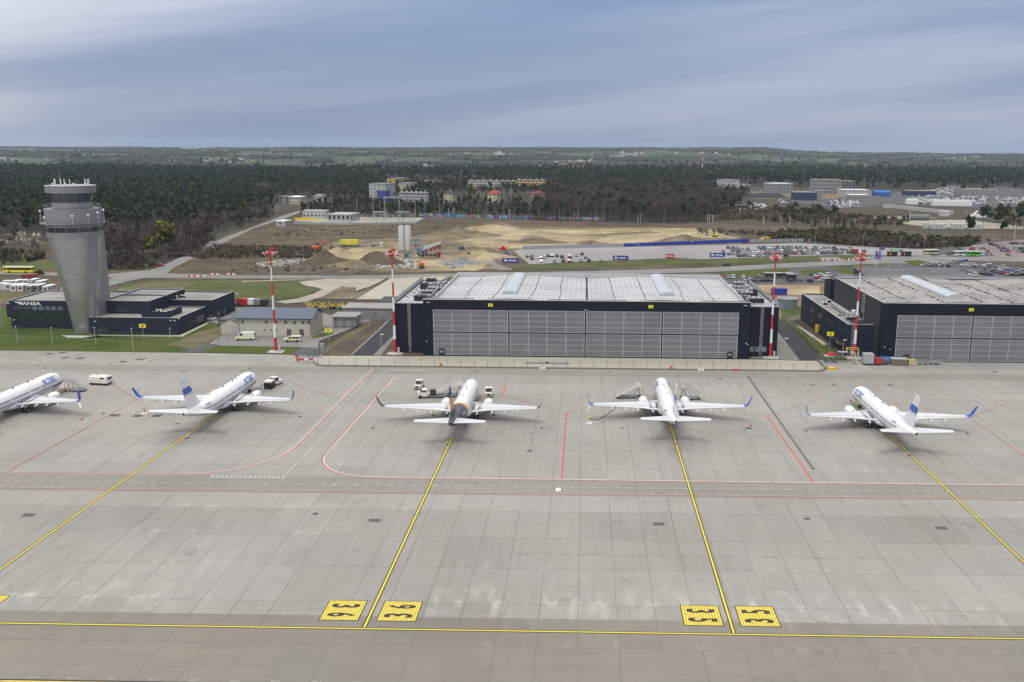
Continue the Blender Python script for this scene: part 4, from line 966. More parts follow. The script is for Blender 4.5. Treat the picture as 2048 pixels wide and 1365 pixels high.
    w_.loft([[(rx*math.cos(a), -s_, 1.75+rz*math.sin(a)) for a in np.linspace(0, 2*math.pi, 17)[:-1]] for s_, rx, rz in ((11, .5, .25), (12.5, 1.8, .6), (14, 2.25, .85), (20, 2.25, .9), (22, 1.6, .65), (24, .4, .2))]); w_.build('belly_fairing', A_WHITE, body)
    # wings
    for sd_ in (-1, 1):
        st = [(1.2, 12.6, 20.9, 2.05, .55), (1.9, 13.0, 20.9, 2.1, .62), (5.6, 15.6, 20.9, 2.55, .36), (10.5, 18.2, 21.9, 3.1, .2), (16.6, 21.5, 23.15, 3.75, .12)]
        def sec(x, le, te, z, th): return [(sd_*x, -le, z), (sd_*x, -(le+(te-le)*.12), z+th*.5), (sd_*x, -(le+(te-le)*.4), z+th*.55), (sd_*x, -te, z+.02), (sd_*x, -te, z-.04), (sd_*x, -(le+(te-le)*.4), z-th*.5), (sd_*x, -(le+(te-le)*.1), z-th*.35)]
        w_ = MB(); rings = [sec(*q_) for q_ in st]; w_.loft(rings if sd_ < 0 else [r_[::-1] for r_ in rings]); wing = w_.build('wing', A_GREYB, t, smooth=False)
        # bright leading edge and flap line
        w_ = MB()
        for (a, b2) in zip(st[:-1], st[1:]):
            for f0 in (.66, .75):
                za = lambda q_: q_[3]+q_[4]*.55*(1-(f0-.4)/.6)+.03
                w_.poly([(sd_*a[0], -(a[1]+(a[2]-a[1])*f0), za(a)), (sd_*b2[0], -(b2[1]+(b2[2]-b2[1])*f0), za(b2)), (sd_*b2[0], -(b2[1]+(b2[2]-b2[1])*f0)-.07, za(b2)), (sd_*a[0], -(a[1]+(a[2]-a[1])*f0)-.07, za(a))])
        w_.build('flap_seam', A_LINE, wing)
        w_ = MB(); rr = random.Random(2)
        for i in range(4):
            for x in (2.3, 3.5): y = -16.6-i*.95; w_.box(sd_*x-.11, sd_*x+.11, y-.12, y+.12, 2.2, 2.62)
        pts = [(2.1, -16), (3.9, -15.6), (3.9, -20.4), (2.1, -20.6)]; w_.path([Vector((sd_*a, b2, 2.62)) for a, b2 in pts+[pts[0]]], .045, 3); w_.build('walkway_marking', P_BLK, wing)
        if kind in ('winglet', 'dark', 'split'):
            w_ = MB(); c_ = A_SLATE if dark else A_BLUE
            W1 = [(16.6, 21.5, 23.15, 3.75, .12), (17.15, 21.95, 23.3, 3.95, .11), (17.5, 22.35, 23.5, 4.5, .10), (17.95, 23.5, 24.3, 6.35, .06)]
            rings = [[(sd_*x+0, -le, z), (sd_*(x-th*.5), -(le+te)/2, z+th*.4), (sd_*x, -te, z), (sd_*(x+th*.5), -(le+te)/2, z-th*.4)] for x, le, te, z, th in W1]
            w_.loft(rings if sd_ < 0 else [r_[::-1] for r_ in rings]); w_.build('winglet', c_, wing)
        if kind == 'split':
            w_ = MB(); W1 = [(16.75, 21.9, 23.2, 3.78, .1), (17.6, 22.8, 23.7, 3.25, .08), (18.2, 23.7, 24.2, 2.75, .05)]
            rings = [[(sd_*x, -le, z), (sd_*(x-th*.2), -(le+te)/2, z+th*.5), (sd_*x, -te, z), (sd_*(x+th*.2), -(le+te)/2, z-th*.5)] for x, le, te, z, th in W1]
            w_.loft(rings if sd_ < 0 else [r_[::-1] for r_ in rings]); w_.build('lower_winglet', A_WHITE, wing)
        for x, sc_ in ((3.3, .8), (6.6, 1.), (9.4, .95), (12.2, .85)):
            te = np.interp(x, [q_[0] for q_ in st], [q_[2] for q_ in st]); z = np.interp(x, [q_[0] for q_ in st], [q_[3] for q_ in st])
            w_ = MB(); w_.smooth = True; w_.loft([[(sd_*x+r_*math.cos(a), -s_, z-.28+dz+r_*1.2*math.sin(a)) for a in np.linspace(0, 2*math.pi, 9)[:-1]] for s_, r_, dz in ((te-2.1*sc_, .05, .1), (te-1.3*sc_, .2, 0), (te, .2, -.1), (te+.9*sc_, .04, -.2))]); w_.build('flap_fairing', A_WHITE, wing)
        # engine
        x = 4.85*sd_; e_ = MB(); e_.smooth = True
        def ring(s_, r_, z, fl=1.): return [(x+r_*math.cos(a), -s_, z+r_*math.sin(a)*(fl if math.sin(a) < 0 else 1)) for a in np.linspace(0, 2*math.pi, 25)[:-1]]
        e_.loft([ring(10.9, .85, 1.55, .9), ring(10.75, .93, 1.55, .9), ring(11.1, 1.05, 1.55, .92), ring(12.2, 1.12, 1.57, .95), ring(13.6, 1.0, 1.62), ring(14.6, .8, 1.66)], False)
        eng = e_.build('engine', A_WHITE, t)
        e_ = MB(); e_.smooth = True; e_.loft([ring(10.9, .85, 1.55, .9), ring(10.74, .94, 1.55, .9), ring(10.95, 1.01, 1.55, .91)], False); e_.build('intake_lip', A_METAL, eng)
        e_ = MB(); e_.lathe([(.84, 0), (.3, .1), (.02, -.2)], 20); f_ = e_.build('fan', A_EXH, eng, loc=(x, -11.3, 1.55)); f_.rotation_euler = (math.pi/2, 0, 0)
        e_ = MB(); e_.smooth = True; e_.loft([ring(14.4, .72, 1.66), ring(14.9, .55, 1.67), ring(15.6, .42, 1.68), ring(16.3, .1, 1.68)], True); e_.build('exhaust_cone', A_EXH, eng)
        e_ = MB(); e_.loft([[(x-.16, -12.0, 2.5), (x+.16, -12.0, 2.5), (x+.16, -12.2, 2.2), (x-.16, -12.2, 2.2)], [(x-.16, -16.3, 2.85), (x+.16, -16.3, 2.85), (x+.16, -16.3, 2.0), (x-.16, -16.3, 2.0)]]); e_.build('pylon', A_WHITE, eng)
        # tailplane
        w_ = MB(); S3 = [(.5, 33.2, 36.9, 4.75, .3), (7.1, 37.3, 38.75, 5.55, .1)]
        rings = [sec(*q_) for q_ in S3]; w_.loft(rings if sd_ < 0 else [r_[::-1] for r_ in rings]); w_.build('tailplane', A_GREYB, t)
        # main gear
        gr = MB(); gr.tube((sd_*2.86, -19.4, .55), (sd_*2.7, -19.2, 2.2), .12, n=8); gr.tube((sd_*2.86, -19.4, .8), (sd_*1.6, -18.9, 2.0), .07, n=6); gr.m = 1; gr.box(sd_*3.0-.03, sd_*3.0+.03, -19.9, -18.9, 1.1, 2.2)
        gear = gr.build('main_gear', [A_METAL, A_WHITE], t)
        for dx in (-.42, .42):
            wh = MB(); xx = sd_*2.86+dx; wh.smooth = True; wh.tube((xx-.18, -19.4, .56), (xx+.18, -19.4, .56), .56, n=20); wl = wh.build('wheel', M_BLACK, gear)
            wh = MB(); wh.tube((xx-.19, -19.4, .56), (xx+.19, -19.4, .56), .27, n=14); wh.build('rim', A_GREYB, gear)
    # nose gear
    gr = MB(); gr.tube((0, -4.1, .4), (0, -3.9, 1.9), .09, n=8); gr.m = 1; gr.box(-.42, -.38, -4.7, -3.0, .95, 1.5); gr.box(.38, .42, -4.7, -3.0, .95, 1.5); gear = gr.build('nose_gear', [A_METAL, A_WHITE], t)
    for dx in (-.2, .2): wh = MB(); wh.smooth = True; wh.tube((dx-.1, -4.1, .34), (dx+.1, -4.1, .34), .34, n=16); wh.build('wheel', M_BLACK, gear)
    # fin
    F = [(27.8, 31.2, 4.95, .06), (30.6, 36.4, 5.6, .17), (33.25, 37.3, 8.7, .13), (34.05, 37.58, 9.6, .12), (36.0, 38.25, 12.35, .08)]
    def fsec(le, te, z, th): return [(0, -le, z), (th, -(le*.6+te*.4), z), (0, -te, z), (-th, -(le*.6+te*.4), z)]
    def fz(z): zz = [f[2] for f in F[1:]]; return tuple(float(np.interp(z, zz, [f[i] for f in F[1:]])) for i in (0, 1))+(z, float(np.interp(z, zz, [f[3] for f in F[1:]])))
    w_ = MB()
    def seg(a, b2, m_): w_.m = m_; w_.loft([fsec(*a)[::-1], fsec(*b2)[::-1]], True)
    w_.m = 0 if not dark else 1
    w_.loft([[(0, -27.5, 5.0), (.25, -32, 4.6), (0, -36.6, 4.6), (-.25, -32, 4.6)][::-1], fsec(30.6, 36.4, 5.6, .17)[::-1]])
    if dark:
        seg(fz(5.6), fz(7.0), 1); seg(fz(7.0), fz(9.8), 3); seg(fz(9.8), fz(12.35), 1)
    else:
        seg(fz(5.6), fz(8.2), 0); seg(fz(8.2), fz(8.35), 4); seg(fz(8.35), fz(8.6), 0); seg(fz(8.6), fz(10.1), 2); seg(fz(10.1), fz(12.35), 0)
    w_.build('tail_fin', [A_WHITE, A_SLATE, A_BLUE, A_ORANGE, A_LINE], t)
    return t
def put(o, x, y, label, rz=0):
    o.location = (x, y, 0); o.rotation_euler = (0, 0, rz); return tag(o, label, 'airliner', 'parked airliners')
wl_ = make_airliner('winglet'); put(wl_, -81.6, 208.3, 'second airliner from the left, white with bright blue upturned wing tips', R(-.6))
sp_ = make_airliner('split'); put(sp_, -127.9, 205.2, 'white airliner cut off by the left edge of the photo, only its front half showing')
put(make_airliner('dark'), -26.6, 204.0, 'airliner with a dark slate rear body, orange band and dark tail fin')
put(clone(sp_), 18.75, 207.2, 'white airliner seen straight from behind between two sets of stairs')
put(clone(wl_), 64.75, 201.4, 'white and blue airliner at the far right with no stairs or truck beside it', R(.5))

# ============================================================ APRON VEHICLES AND EQUIPMENT
def wheels(t, pts, r_, w_=.25, m=None):
    for x, y in pts:
        b_ = MB(); b_.tube((x-w_/2, y, r_), (x+w_/2, y, r_), r_, n=14); b_.build('wheel', m or M_BLACK, t)
V_WHITE = mat('vehicle_white_paint', (.66, .65, .61), .4, var=.06)
def tug(x, y, rz, label):
    t = empty('baggage_tractor', (x, y, 0), rz, label, 'tractor', 'white baggage tractors')
    b_ = MB(); b_.prism([(-.85, -1.7), (.85, -1.7), (.85, 1.3), (.7, 1.75), (-.7, 1.75), (-.85, 1.3)], .4, 1.15); b_.box(-.85, .85, -1.7, -1.1, 1.15, 1.3); b_.m = 1; b_.box(-.75, .75, -1.75, 1.65, .25, .4); b_.m = 1; b_.box(-.5, .5, 1.76, 1.79, .6, 1.0); b_.build('body', [V_WHITE, M_DARK], t)
    c_ = MB()
    for a in (-.78, .72):
        for yy in (-1.0, .35): c_.box(a, a+.07, yy, yy+.07, 1.15, 2.05)
    c_.box(-.85, .85, -1.05, .5, 2.05, 2.17); cab_ = c_.build('cab', V_WHITE, t)
    c_ = MB(); c_.box(-.7, .7, .36, .4, 1.2, 2.0); c_.box(-.76, -.74, -.9, .3, 1.2, 2.0); c_.box(.74, .76, -.9, .3, 1.2, 2.0); c_.box(-.7, .7, -1.0, -.97, 1.3, 2.0); c_.build('window', M_GLASS, cab_)
    s_ = MB(); s_.box(-.55, -.05, -.8, -.3, 1.16, 1.75); s_.box(.05, .55, -.8, -.3, 1.16, 1.75); s_.build('seat', M_DARK, t)
    wheels(t, [(-.75, -1.1), (.75, -1.1), (-.72, 1.05), (.72, 1.05)], .4)
    bb_ = MB(); bb_.blob((0, -.2, 2.28), .12, 1, jit=0); bb_.build('beacon', M_ORG, t)
    return t
tug(-41.0, 209.3, math.pi-.1, 'white baggage tractor standing alone left of the dark-tailed airliner')
tug(-22.9, 203.2, math.pi+.08, 'white ground power tractor with hose at the nose of the dark-tailed airliner')
g1 = tug(-77.6, 211.0, -.5, 'white tractor with cab beside the nose of the second airliner from the left')
def cart(x, y, rz, label):
    t = empty('power_unit', (x, y, 0), rz, label, 'ground power unit')
    b_ = MB(); b_.box(-.9, .9, -1.1, 1.1, .45, 1.75); b_.build('housing', M_DARK, t); b_ = MB(); b_.box(-.95, .95, -1.15, 1.15, 1.75, 2.1); b_.build('lid', V_WHITE, t); wheels(t, [(-.8, -.8), (.8, -.8), (-.8, .8), (.8, .8)], .32, .2); return t
cart(-77.9, 207.6, -.1, 'black boxed power unit with white lid, behind the tractor by the second airliner')
# rounded white truck near the cut-off airliner
t = empty('utility_truck', (-121.3, 209.8, 0), R(82), 'cream rounded service truck near the nose of the cut-off airliner', 'truck')
b_ = MB(); b_.smooth = True; O_ = [(-1.1, -2.6), (1.1, -2.6), (1.2, -2.2), (1.2, 1.9), (.9, 2.6), (-.9, 2.6), (-1.2, 1.9), (-1.2, -2.2)]
b_.loft([[(x, y, .55) for x, y in O_], [(x*1.03, y*1.02, 1.3) for x, y in O_], [(x*.95, y*.95, 2.1) for x, y in O_], [(x*.72, y*.85, 2.35) for x, y in O_]]); b_.build('body', V_WHITE, t, smooth=False)
b_ = MB(); b_.box(-1.0, 1.0, -2.4, 2.4, .2, .55); b_.build('chassis', M_DARK, t); b_ = MB(); b_.box(-.8, .8, -2.62, -2.50, 1.4, 2.0); b_.box(-1.2, -1.14, -1.9, -.8, 1.4, 2.0); b_.box(.4, .8, 1.0, 1.6, 2.33, 2.4); b_.build('window', M_GLASS, t)
wheels(t, [(-1.0, -1.7), (1.0, -1.7), (-1.0, 1.6), (1.0, 1.6)], .42)
def stairs(x, y, rz, label, body, L=5.2, Hh=2.9, group='passenger stairs beside the airliners', simple=False):
    "mobile boarding stairs climbing in +x to a platform"
    t = empty('boarding_stairs', (x, y, 0), rz, label, 'boarding stairs', group)
    f_ = MB(); f_.box(-L/2, L/2+.4, -.9, .9, .35, .5)
    for yy in (-.75, .75): f_.tube((L/2-.3, yy, .4), (L/2+.6, yy, Hh), .07, n=5); f_.tube((L/2+1.2, yy, .4), (L/2+.6, yy, Hh), .06, n=5); f_.tube((0, yy, .4), (L/2, yy, Hh*.9), .05, n=5); f_.tube((-L/2+.3, yy, .3), (L/2+1.2, yy, .4), .06, n=5)
    f_.build('undercarriage', M_GALV if simple else M_GREY, t)
    s_ = MB(); n = 12
    for i in range(n): xx = -L/2+.2+i*(L-.3)/n; z = .4+(Hh-.4)*(i+1)/n; s_.box(xx, xx+(L-.3)/n+.05, -.72, .72, z-.06, z)
    s_.build('treads', M_GALV if simple else M_GREY, t)
    p_ = MB(); p_.box(L/2-.1, L/2+1.5, -.85, .85, Hh-.1, Hh); p_.build('platform', M_GALV, t)
    r_ = MB()
    for yy in (-.82, .82):
        r_.path([Vector((-L/2, yy, 1.4)), Vector((L/2-.1, yy, Hh+1.1)), Vector((L/2+1.4, yy, Hh+1.1))], .04, 4)
        for i in range(6): xx = -L/2+i*L/5.2; z = .4+(Hh-.4)*i/5.2; r_.tube((xx, yy, z), (xx, yy, z+1.05), .03, n=4)
        r_.tube((L/2+1.4, yy, Hh), (L/2+1.4, yy, Hh+1.1), .04, n=4)
    r_.build('handrail', M_GALV, t)
    if not simple:
        for yy in (-.9, .82):
            p_ = MB(); p_.loft([[(-L/2-.1, yy, .35), (-L/2-.1, yy+.08, .35), (-L/2-.1, yy+.08, 1.0), (-L/2-.1, yy, 1.0)], [(L/2, yy, Hh-.35), (L/2, yy+.08, Hh-.35), (L/2, yy+.08, Hh+.55), (L/2, yy, Hh+.55)], [(L/2+1.45, yy, Hh-.2), (L/2+1.45, yy+.08, Hh-.2), (L/2+1.45, yy+.08, Hh+.55), (L/2+1.45, yy, Hh+.55)]]); p_.build('side_panel', body, t)
    wheels(t, [], .3)
    for xx, yy in ((-L/2+.5, -.8), (-L/2+.5, .8), (L/2+.9, -.8), (L/2+.9, .8)):
        b_ = MB(); b_.tube((xx, yy-.1, .25), (xx, yy+.1, .25), .25, n=12); b_.build('wheel', M_BLACK, t)
    return t
stairs(10.2, 203.2, R(6), 'white boarding stairs left of the airliner that is seen straight from behind', V_WHITE, 4.8, 3.0)
stairs(26.4, 202.7, R(184), 'open-frame steel boarding stairs right of the airliner that is seen straight from behind', M_GALV, 3.6, 2.9, simple=True)
stairs(-123.4, 203.4, R(172), 'open-frame steel boarding stairs at the nose of the cut-off airliner', M_GALV, 3.8, 2.9, simple=True)
# stair truck at the dark-tailed airliner
t = stairs(-34.6, 202.0, R(8), 'stair truck with white cab raised to the dark-tailed airliner', V_WHITE, 8.4, 3.1, group='passenger stairs beside the airliners')
b_ = MB(); b_.prism([(-5.3, -1.05), (-3.0, -1.05), (-3.0, 1.05), (-5.3, 1.05)], .5, 1.5); b_.loft([[(-4.6, y, 1.5), (-3.1, y, 1.5), (-3.1, y, 2.1), (-4.2, y, 2.1)] for y in (-1.0, 1.0)]); cab_ = b_.build('cab', V_WHITE, t)
b_ = MB(); b_.loft([[(-4.5, y, 1.56), (-3.2, y, 1.56), (-3.2, y, 2.0), (-4.15, y, 2.0)] for y in (-1.03, -1.01)]); b_.box(-2.3, -.9, -1.08, -.99, .9, 2.2); b_.box(-4.68, -4.3, -.9, .9, 1.55, 2.0); b_.build('window', M_GLASS, cab_)
b_ = MB(); b_.box(-5.2, 4.0, -1.0, 1.0, .32, .6); b_.build('chassis', M_GREY, t); 
for xx, yy in ((-4.6, -1.0), (-4.6, 1.0), (2.2, -1.0), (2.2, 1.0)): b_ = MB(); b_.tube((xx, yy-.14, .42), (xx, yy+.14, .42), .42, n=14); b_.build('wheel', M_BLACK, t)
# cones
def cone(x, y, label, m=None, h_=.75, cat='traffic cone'):
    t = empty('traffic_cone', (x, y, 0), 0, label, cat, 'cones round the airliners')
    b_ = MB(); b_.box(-.25, .25, -.25, .25, 0, .06); b_.build('base', M_BLACK, t)
    b_ = MB(); n = 12; zs = [0.06, .3, .45, .6, h_]
    for i in range(4):
        b_.m = i % 2; ra = .19*(1-zs[i]/(h_*1.12)); rb = .19*(1-zs[i+1]/(h_*1.12)); b_.loft([[(r_*math.cos(a), r_*math.sin(a), z) for a in np.linspace(0, 2*math.pi, n+1)[:-1]] for r_, z in ((ra, zs[i]), (rb, zs[i+1]))], i == 3)
    b_.build('cone_body', [m or M_RED, M_WHITE], t); return t
for (px_, py_), lb in zip(((746, 857), (867, 831), (988, 831), (1083, 857), (164, 840), (599, 834), (289, 828), (1612, 862), (1935, 868), (1502, 852), (1175, 846), (524, 771), (1701, 803), (375, 877), (895, 889), (1350, 888), (1819, 911)),
    ('behind the left wing tip of the dark-tailed airliner', "by the left engine of the dark-tailed airliner", "by the right engine of the dark-tailed airliner", "behind the right wing tip of the dark-tailed airliner", "behind the wing of the cut-off airliner", "behind the right wing tip of the second airliner from the left", "beside the little light stand left of the second airliner",
     "behind the left wing tip of the far right airliner", "behind the right wing tip of the far right airliner", "behind the right wing tip of the airliner seen straight from behind", "beside the hose stand left of the airliner seen straight from behind", "under the nose of the second airliner from the left", "under the nose of the far right airliner",
     'on the yellow line behind the second airliner from the left', 'on the yellow line behind the dark-tailed airliner', 'on the yellow line behind the airliner seen straight from behind', 'on the yellow line behind the far right airliner')):
    p = g(px_, py_); cone(p.x, p.y, 'small cone standing '+lb)
# hoses and little pedestals
def pedestal(px_, py_, label, m):
    p = g(px_, py_); t = empty('service_pedestal', p, 0, label, 'pedestal'); b_ = MB(); b_.lathe([(.75, .02), (.7, .18)], 16); b_.build('base', V_WHITE, t); b_ = MB(); b_.tube((0, 0, .18), (0, 0, 1.3), .09, n=8); b_.lathe([(.22, 1.2), (.22, 1.45)], 10); b_.build('stand', m, t)
pedestal(289, 828, 'low round white pedestal with a lamp left of the second airliner', M_ORG)
pedestal(1179, 847, 'yellow hose stand left of the airliner seen straight from behind', M_YEL)
def hose(name, pts, label, m, r_=.06):
    P = [Vector(p) for p in pts]; Q = []
    for i in range(len(P)-1):
        p0 = P[max(0, i-1)]; p1 = P[i]; p2 = P[i+1]; p3 = P[min(len(P)-1, i+2)]
        for k_ in range(6):
            u = k_/6; Q.append(.5*((2*p1)+(p2-p0)*u+(2*p0-5*p1+4*p2-p3)*u*u+(3*p1-p0-3*p2+p3)*u**3))
    Q.append(P[-1]); b_ = MB(); b_.path(Q, r_, 6); tag(b_.build(name, m), label, 'hose')
q1 = [g(1180, 838), g(1194, 841), g(1208, 834), g(1224, 822), g(1234, 812)]
for p in q1: p.z = .08
hose('ground_hose', q1, 'thin black hose curving over the concrete from the yellow stand to the wing', M_BLACK)
hose('ground_hose', [(-24.6, 199.6, 1.6), (-24.4, 200.0, .9), (-24.2, 200.6, .15), (-23.6, 201, .1), (-23.0, 201.6, .5)], 'yellow hose hanging from the dark-tailed airliner to its power tractor', M_YEL, .07)
hose('ground_hose', [(-127, 201.6, 1.6), (-126.2, 202, .5), (-125.4, 202.5, .9), (-124.9, 202.3, .6), (-124.4, 202.4, .7)], 'looped cable hanging from the nose of the cut-off airliner', M_ORG, .06)

# ============================================================ SECURITY FENCE in front of the centre hangar
fn = empty('security_fence', (-3.5, 230.7, 0), label='long wire fence with cranked posts and pale concrete feet in front of the centre hangar', cat='fence')
fp = [(-75.2, 234.2), (-73.6, 231.6), (-71.2, 230.4), (64.4, 230.6), (66.6, 233.4), (66.8, 243.5)]
def along(pts, step):
    out_ = []; rem = 0
    for a, b_ in zip(pts[:-1], pts[1:]):
        a, b_ = Vector((*a, 0)), Vector((*b_, 0)); L = (b_-a).length; s_ = rem
        while s_ < L: out_.append((a.lerp(b_, s_/L), (b_-a).normalized())); s_ += step
        rem = s_-L
    return out_
for p, d in along(fp, 3.62):
    n_ = Vector((-d.y, d.x, 0)); b_ = MB(); b_.tube(p, p+Vector((0, 0, 2.2)), .05, n=6); b_.tube(p+Vector((0, 0, 2.2)), p+Vector((0, 0, 2.55))-n_*.3, .045, n=5); b_.build('fence_post', mat('weathered_fence_steel', (.10, .10, .095), .6), fn)
b_ = MB()
for a, b2 in zip(fp[:-1], fp[1:]):
    a, b2 = Vector((*a, 0)), Vector((*b2, 0))
    for z in (.15, .7, 1.25, 1.8, 2.15): b_.tube(a+Vector((0, 0, z)), b2+Vector((0, 0, z)), .016, n=3)
b_.build('fence_wire', M_GALV, fn)
b_ = MB()
for a, b2 in zip(fp[:-1], fp[1:]):
    a, b2 = Vector((*a, 0)), Vector((*b2, 0)); d = (b2-a).normalized(); n_ = Vector((-d.y, d.x, 0))*.17
    b_.loft([[q_-n_+Vector((0, 0, .01)), q_+n_+Vector((0, 0, .01)), q_+n_*.6+Vector((0, 0, .42)), q_-n_*.6+Vector((0, 0, .42))] for q_ in (a, b2)])
b_.build('fence_plinth', mat('dark_plinth_concrete', (.17, .16, .14), .9), fn)
settle(fn)
# smaller things near the fence
def lump(name, cat, label, parts, loc, rz=0):
    t = empty(name, loc, rz, label, cat)
    for nm, mb_, m_ in parts: mb_.build(nm, m_, t)
    return t
def bx(*a): b_ = MB(); b_.box(*a); return b_
for x, y, lb in ((-39.2, 231.8, 'orange fire extinguisher trolley just inside the wire fence, left half'), (23.9, 231.4, 'orange fire extinguisher trolley just inside the wire fence, right half')):
    b_ = MB(); b_.tube((0, 0, .25), (0, 0, 1.1), .22, n=10); c_ = MB(); c_.tube((-.3, -.05, .25), (-.3, .05, .25), .22, n=10); c_.tube((.3, -.05, .25), (.3, .05, .25), .22, n=10)
    lump('extinguisher_trolley', 'fire extinguisher', lb, (('bottle', b_, M_ORG), ('wheel', c_, M_BLACK)), (x, y, 0))
lump('floor_beam', 'beam', 'long dark steel beam lying inside the wire fence near its middle', (('beam', bx(-6.2, 6.2, -.2, .2, .02, .3), M_GREY), ('end_block', bx(-.4, .4, -.3, .3, .3, .5), M_DARK)), (-10.2, 236.2, 0), R(-.2))
for px_, py_, lb, s_ in ((1085, 739, 'white concrete block outside the fence', 0), (1402, 742, 'white block at the foot of the fence right of centre', 0), (1470, 742, 'small red barrier block at the foot of the fence', 1)):
    p = g(px_, py_); lump('ballast_block', 'block', lb, (('block', bx(-.8, .8, -.3, .3, 0, .45), M_RED if s_ else M_WHITE), ('strap', bx(-.1, .1, -.32, .32, .05, .47), M_GREY)), (p.x, p.y, 0))
# swing barrier at the left end of the fence
t = empty('swing_barrier', (-76.2, 233.6, 0), 0, 'red and white swing barrier with round reflectors at the left end of the fence', 'barrier')
b_ = MB(); 
for i in range(4): b_.m = i % 2; b_.box(-2.6+i*1.3, -1.3+i*1.3, -.12, .12, .9, 1.35)
b_.build('barrier_arm', [M_RED, M_WHITE], t)
b_ = MB(); b_.tube((-.2, 0, 0), (-.2, 0, 2.0), .12, n=8); b_.tube((2.2, .3, 0), (2.2, .3, 2.4), .08, n=8); b_.build('barrier_post', M_GALV, t)
for x, z in ((-3.0, 1.0), (-3.3, 2.0)): b_ = MB(); b_.tube((x, -.15, z), (x, -.05, z), .45, n=16); b_.build('round_reflector', M_RED, t)
# gate and gangway between the fence and the service yard
t = empty('yard_gate', (-78.6, 241, 0), 0, 'grey steel gate and turnstile walkway left of the fence end', 'gate'); b_ = MB()
railing(b_, [(-1.2, -6, 0), (.6, -1, 0), (2.4, 5, 0)], 2.2, .8, .05); railing(b_, [(.6, -6, 0), (2.0, -1, 0), (4.0, 5, 0)], 2.2, .8, .05); b_.build('gate_rails', M_GREY, t); b_ = MB(); b_.box(1.8, 2.8, 5.2, 6.0, 0, 2.7); b_.build('gate_cabinet', M_FRAME, t)
# ============================================================ JUMBLE between fence and right hangar
t = empty('maintenance_platform', (70.2, 241.6, 0), 0, 'red and grey wheeled scissor platform beside the right end of the fence', 'work platform'); b_ = MB()
b_.box(-2.0, .6, -1, 1, 1.8, 2.0); b_.build('deck', M_FRAME, t); b_ = MB()
for a in (-1.8, -.2): b_.tube((a, -.9, .3), (a+1.2, -.9, 1.8), .07, n=4); b_.tube((a+1.2, -.9, .3), (a, -.9, 1.8), .07, n=4); b_.tube((a, .9, .3), (a+1.2, .9, 1.8), .07, n=4)
b_.build('scissor_frame', M_GREY, t); b_ = MB(); b_.loft([[(-1.2, y, 2.0), (1.2, y, 2.0), (1.0, y, 2.7), (-.2, y, 3.0)] for y in (-.7, .7)]); b_.build('red_hood', M_RED, t); wheels(t, [(-1.6, -.9), (1.0, -.9), (-1.6, .9), (1.0, .9)], .3)
t = empty('docking_frame', (73.2, 240.6, 0), 0, 'thin grey steel trestle beside the red scissor platform', 'trestle'); b_ = MB(); railing(b_, [(-1.2, 0, 0), (1.3, 0, 0)], 3.2, 1.2, .06); railing(b_, [(-1.2, 1.2, 0), (1.3, 1.2, 0)], 3.2, 1.2, .06); b_.build('legs', M_GREY, t); b_ = MB(); b_.box(-1.3, 1.4, -.1, 1.3, 3.1, 3.2); b_.build('top_board', M_FRAME, t)
t = empty('access_stand', (76.4, 241.6, 0), 0, 'yellow-railed metal access steps beside the pale box by the low annex', 'steps'); b_ = MB()
for i in range(8): b_.box(-.5, .5, -2.2+i*.32, -1.9+i*.32, .25+i*.32, .3+i*.32)
b_.box(-.6, .6, .4, 1.9, 2.7, 2.8); b_.build('treads', M_FRAME, t); b_ = MB()
for a in (-.55, .55): b_.tube((a, -2.3, .1), (a, .4, 2.7), .08, n=4); b_.tube((a, 1.8, 0), (a, 1.8, 2.7), .07, n=4); b_.tube((a, .4, 0), (a, .4, 2.7), .06, n=4)
b_.build('stringer', mat('pale_yellow_frame', (.55, .53, .30), .5), t); b_ = MB(); railing(b_, [(-1.6, .4, 2.8), (-1.6, 1.9, 2.8), (1.6, 1.9, 2.8), (1.6, .4, 2.8)], 1.1, 1.2, .07); b_.build('handrail', M_YEL, t)
lump('equipment_box', 'trailer', 'pale grey wheeled box standing right of the yellow-railed steps', (('box', bx(-1.5, 1.3, -1.2, 1.2, .5, 3.2), M_FRAME), ('wheel', bx(-1.2, 1.1, -1.1, 1.1, 0, .5), M_BLACK), ('end_panel', bx(1.31, 1.36, -1, 1, .8, 3), M_CONC)), (80.0, 239.6, 0), R(-4))
lump('power_cart', 'cart', 'dark red boxed cart between the pale box and the blue tarpaulin', (('box', bx(-1.1, 1.1, -1, 1, .4, 2.1), M_CRED), ('grille', bx(-.8, .8, -1.06, -1.005, .7, 1.7), M_RED), ('wheel', bx(-.9, .9, -.8, .8, 0, .4), M_BLACK)), (82.6, 239.2, 0))
t = empty('tarpaulin_stack', (86.9, 241.4, 0), 0, 'grey crates under a crumpled blue tarpaulin at the foot of the right hangar', 'covered stack'); b_ = MB(); rr = random.Random(8); nx_ = 14; ny_ = 6
for j in range(ny_+1):
    for i in range(nx_+1): e_ = (i in (0, nx_)) or (j in (0, ny_)); b_.v.append((-2.9+i*.42, -1.4+j*.46, (.9 if e_ else 1.75)+rr.uniform(-.12, .12)))
for j in range(ny_):
    for i in range(nx_): a = j*(nx_+1)+i; b_.face([a, a+1, a+nx_+2, a+nx_+1])
b_.build('tarpaulin', mat('blue_tarpaulin', (.03, .12, .38), .5, var=.3, scale=2), t); b_ = MB(); b_.box(-2.8, 2.8, -1.3, 1.2, 0, .9); b_.build('crates', M_GREY, t)
